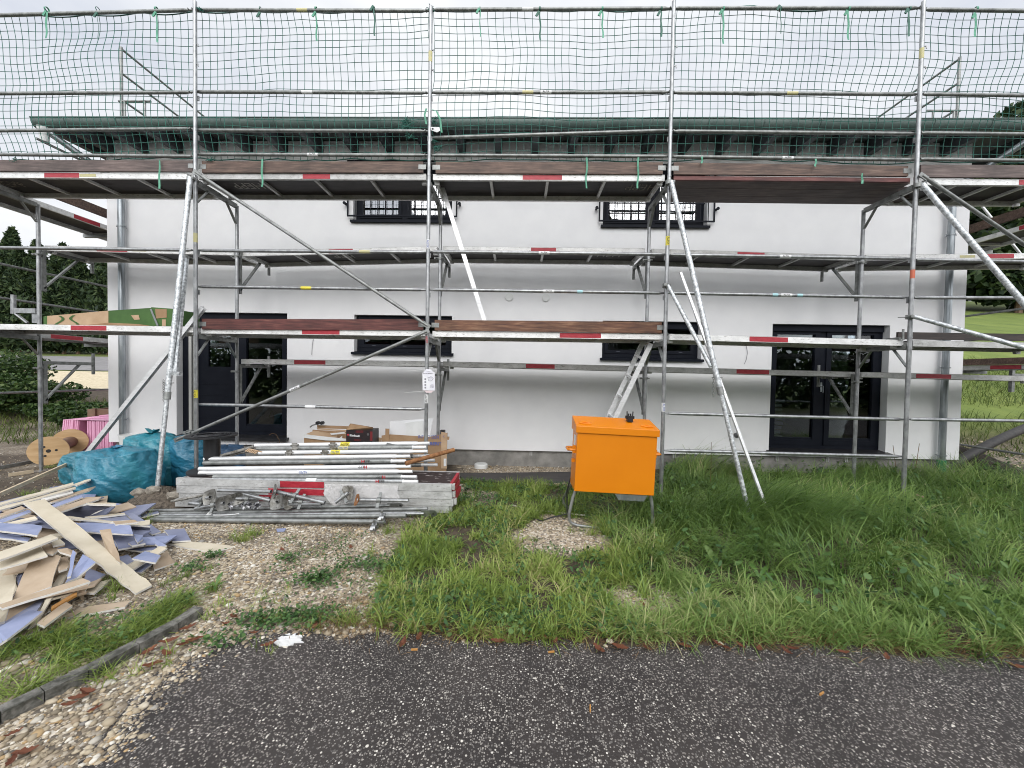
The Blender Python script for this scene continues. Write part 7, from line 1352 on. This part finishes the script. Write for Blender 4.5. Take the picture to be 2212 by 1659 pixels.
bush(-11.3, 6.4, 1.15, 1.1, 1.35, 'large dark bramble shrub at the left edge behind the scaffold'); bush(-9.4, 5.4, .95, .8, .85, 'mid height shrub behind the left inner standard'); bush(-7.9, 5.2, .9, .7, .33, 'low shrub before the pale gravel strip'); bush(-11.0, 4.4, 1.4, 1.1, 1.0, 'shrub at the extreme left below the lower deck'); bush(-6.0, 4.0, .9, .7, .4, 'lowest shrub nearest the pink boards')
FL = leafmat('forest leaves', [(0, (.008, .018, .008)), (.4, (.018, .038, .013)), (.8, (.042, .072, .024)), (1, (.09, .13, .045))], .6, .2)
def tree(x, y, H, Rr, label, group, n=8500, size=.42, m=FL, trunk=True):
    z0 = float(terr(x, y)); t = thing('forest_tree', label, 'tree', (x, y, z0), group); r = random.Random(x+y); mb = MB(); mb.path([(x, y, z0-.5), (x+.1, y, z0+H*.35), (x-.1, y+.1, z0+H*.85)], [.32, .24, .06], 8); nb = 22; c = []
    for k in range(nb):
        v = (k+.5)/nb; a = k*2.4+r.random(); rr = Rr*math.sin(math.pi*(v*.80+.16))*r.uniform(.45, .9); e = np.array([x+rr*math.cos(a), y+rr*math.sin(a), z0+H*(.14+.80*v)]); c.append(e)
        if k % 2 == 0: mb.path([(x, y, z0+H*(.10+.72*v)), tuple(e)], [.10, .03], 6)
    mb.build('trunk', DKWD, t); c = np.array(c); i = rng.integers(0, nb, n); d = rng.normal(0, 1, (n, 3)); d /= np.linalg.norm(d, axis=1)[:, None]; s = Rr*.42; P = c[i]+d*(U(.35, 1.05, n)**.6)[:, None]*np.array([s, s, s*.8]); foliage('crown', P, size, m, t, .1, 1.5); return t
FT_ = [(52, 41, 15, 5), (57, 43, 18, 5.5), (62.5, 41.5, 24.5, 6), (68, 43, 25, 6.5), (74, 42, 24, 6), (48, 45, 14, 5), (66, 39, 14, 4.5), (59, 38.5, 12, 4.5), (54, 47, 17, 5), (71.5, 38, 12, 4.5)]
for x, y, h_, rr in FT_: tree(x, y, h_, rr, 'tall dark forest tree whose top shows over the roof at right' if h_ > 20 else 'dark forest tree on the slope behind the right gable', 'forest trees on the right slope')
for x, y, h_ in ((10.2, -21, 13), (15.5, -24, 14), (-6, -26, 12)): tree(x, y, h_, 4.0, 'garden tree across the road, mirrored in the upper windows', 'trees across the road', 5200, .40)

# unseen hedge added behind the camera to darken reflections in the lower windows
hg = thing('hedge', 'unseen dark hedge added across the road to darken reflections in the terrace doors', 'hedge', (5, -14, 0)); n = 14000
Ph = np.stack([U(-22, 32, n), -14+rng.normal(0, .5, n), U(0, 1, n)**.8*(3.0+.5*np.sin(U(0, 40, n)))], 1); foliage('foliage', Ph, .22, HB, hg, 0, 1.4); mb = MB()
for k in range(18): mb.tube((-21+3*k, -14, 0), (-21+3*k, -14.1, 2.4), .05, .02, n=6)
mb.build('stem', DKWD, hg)
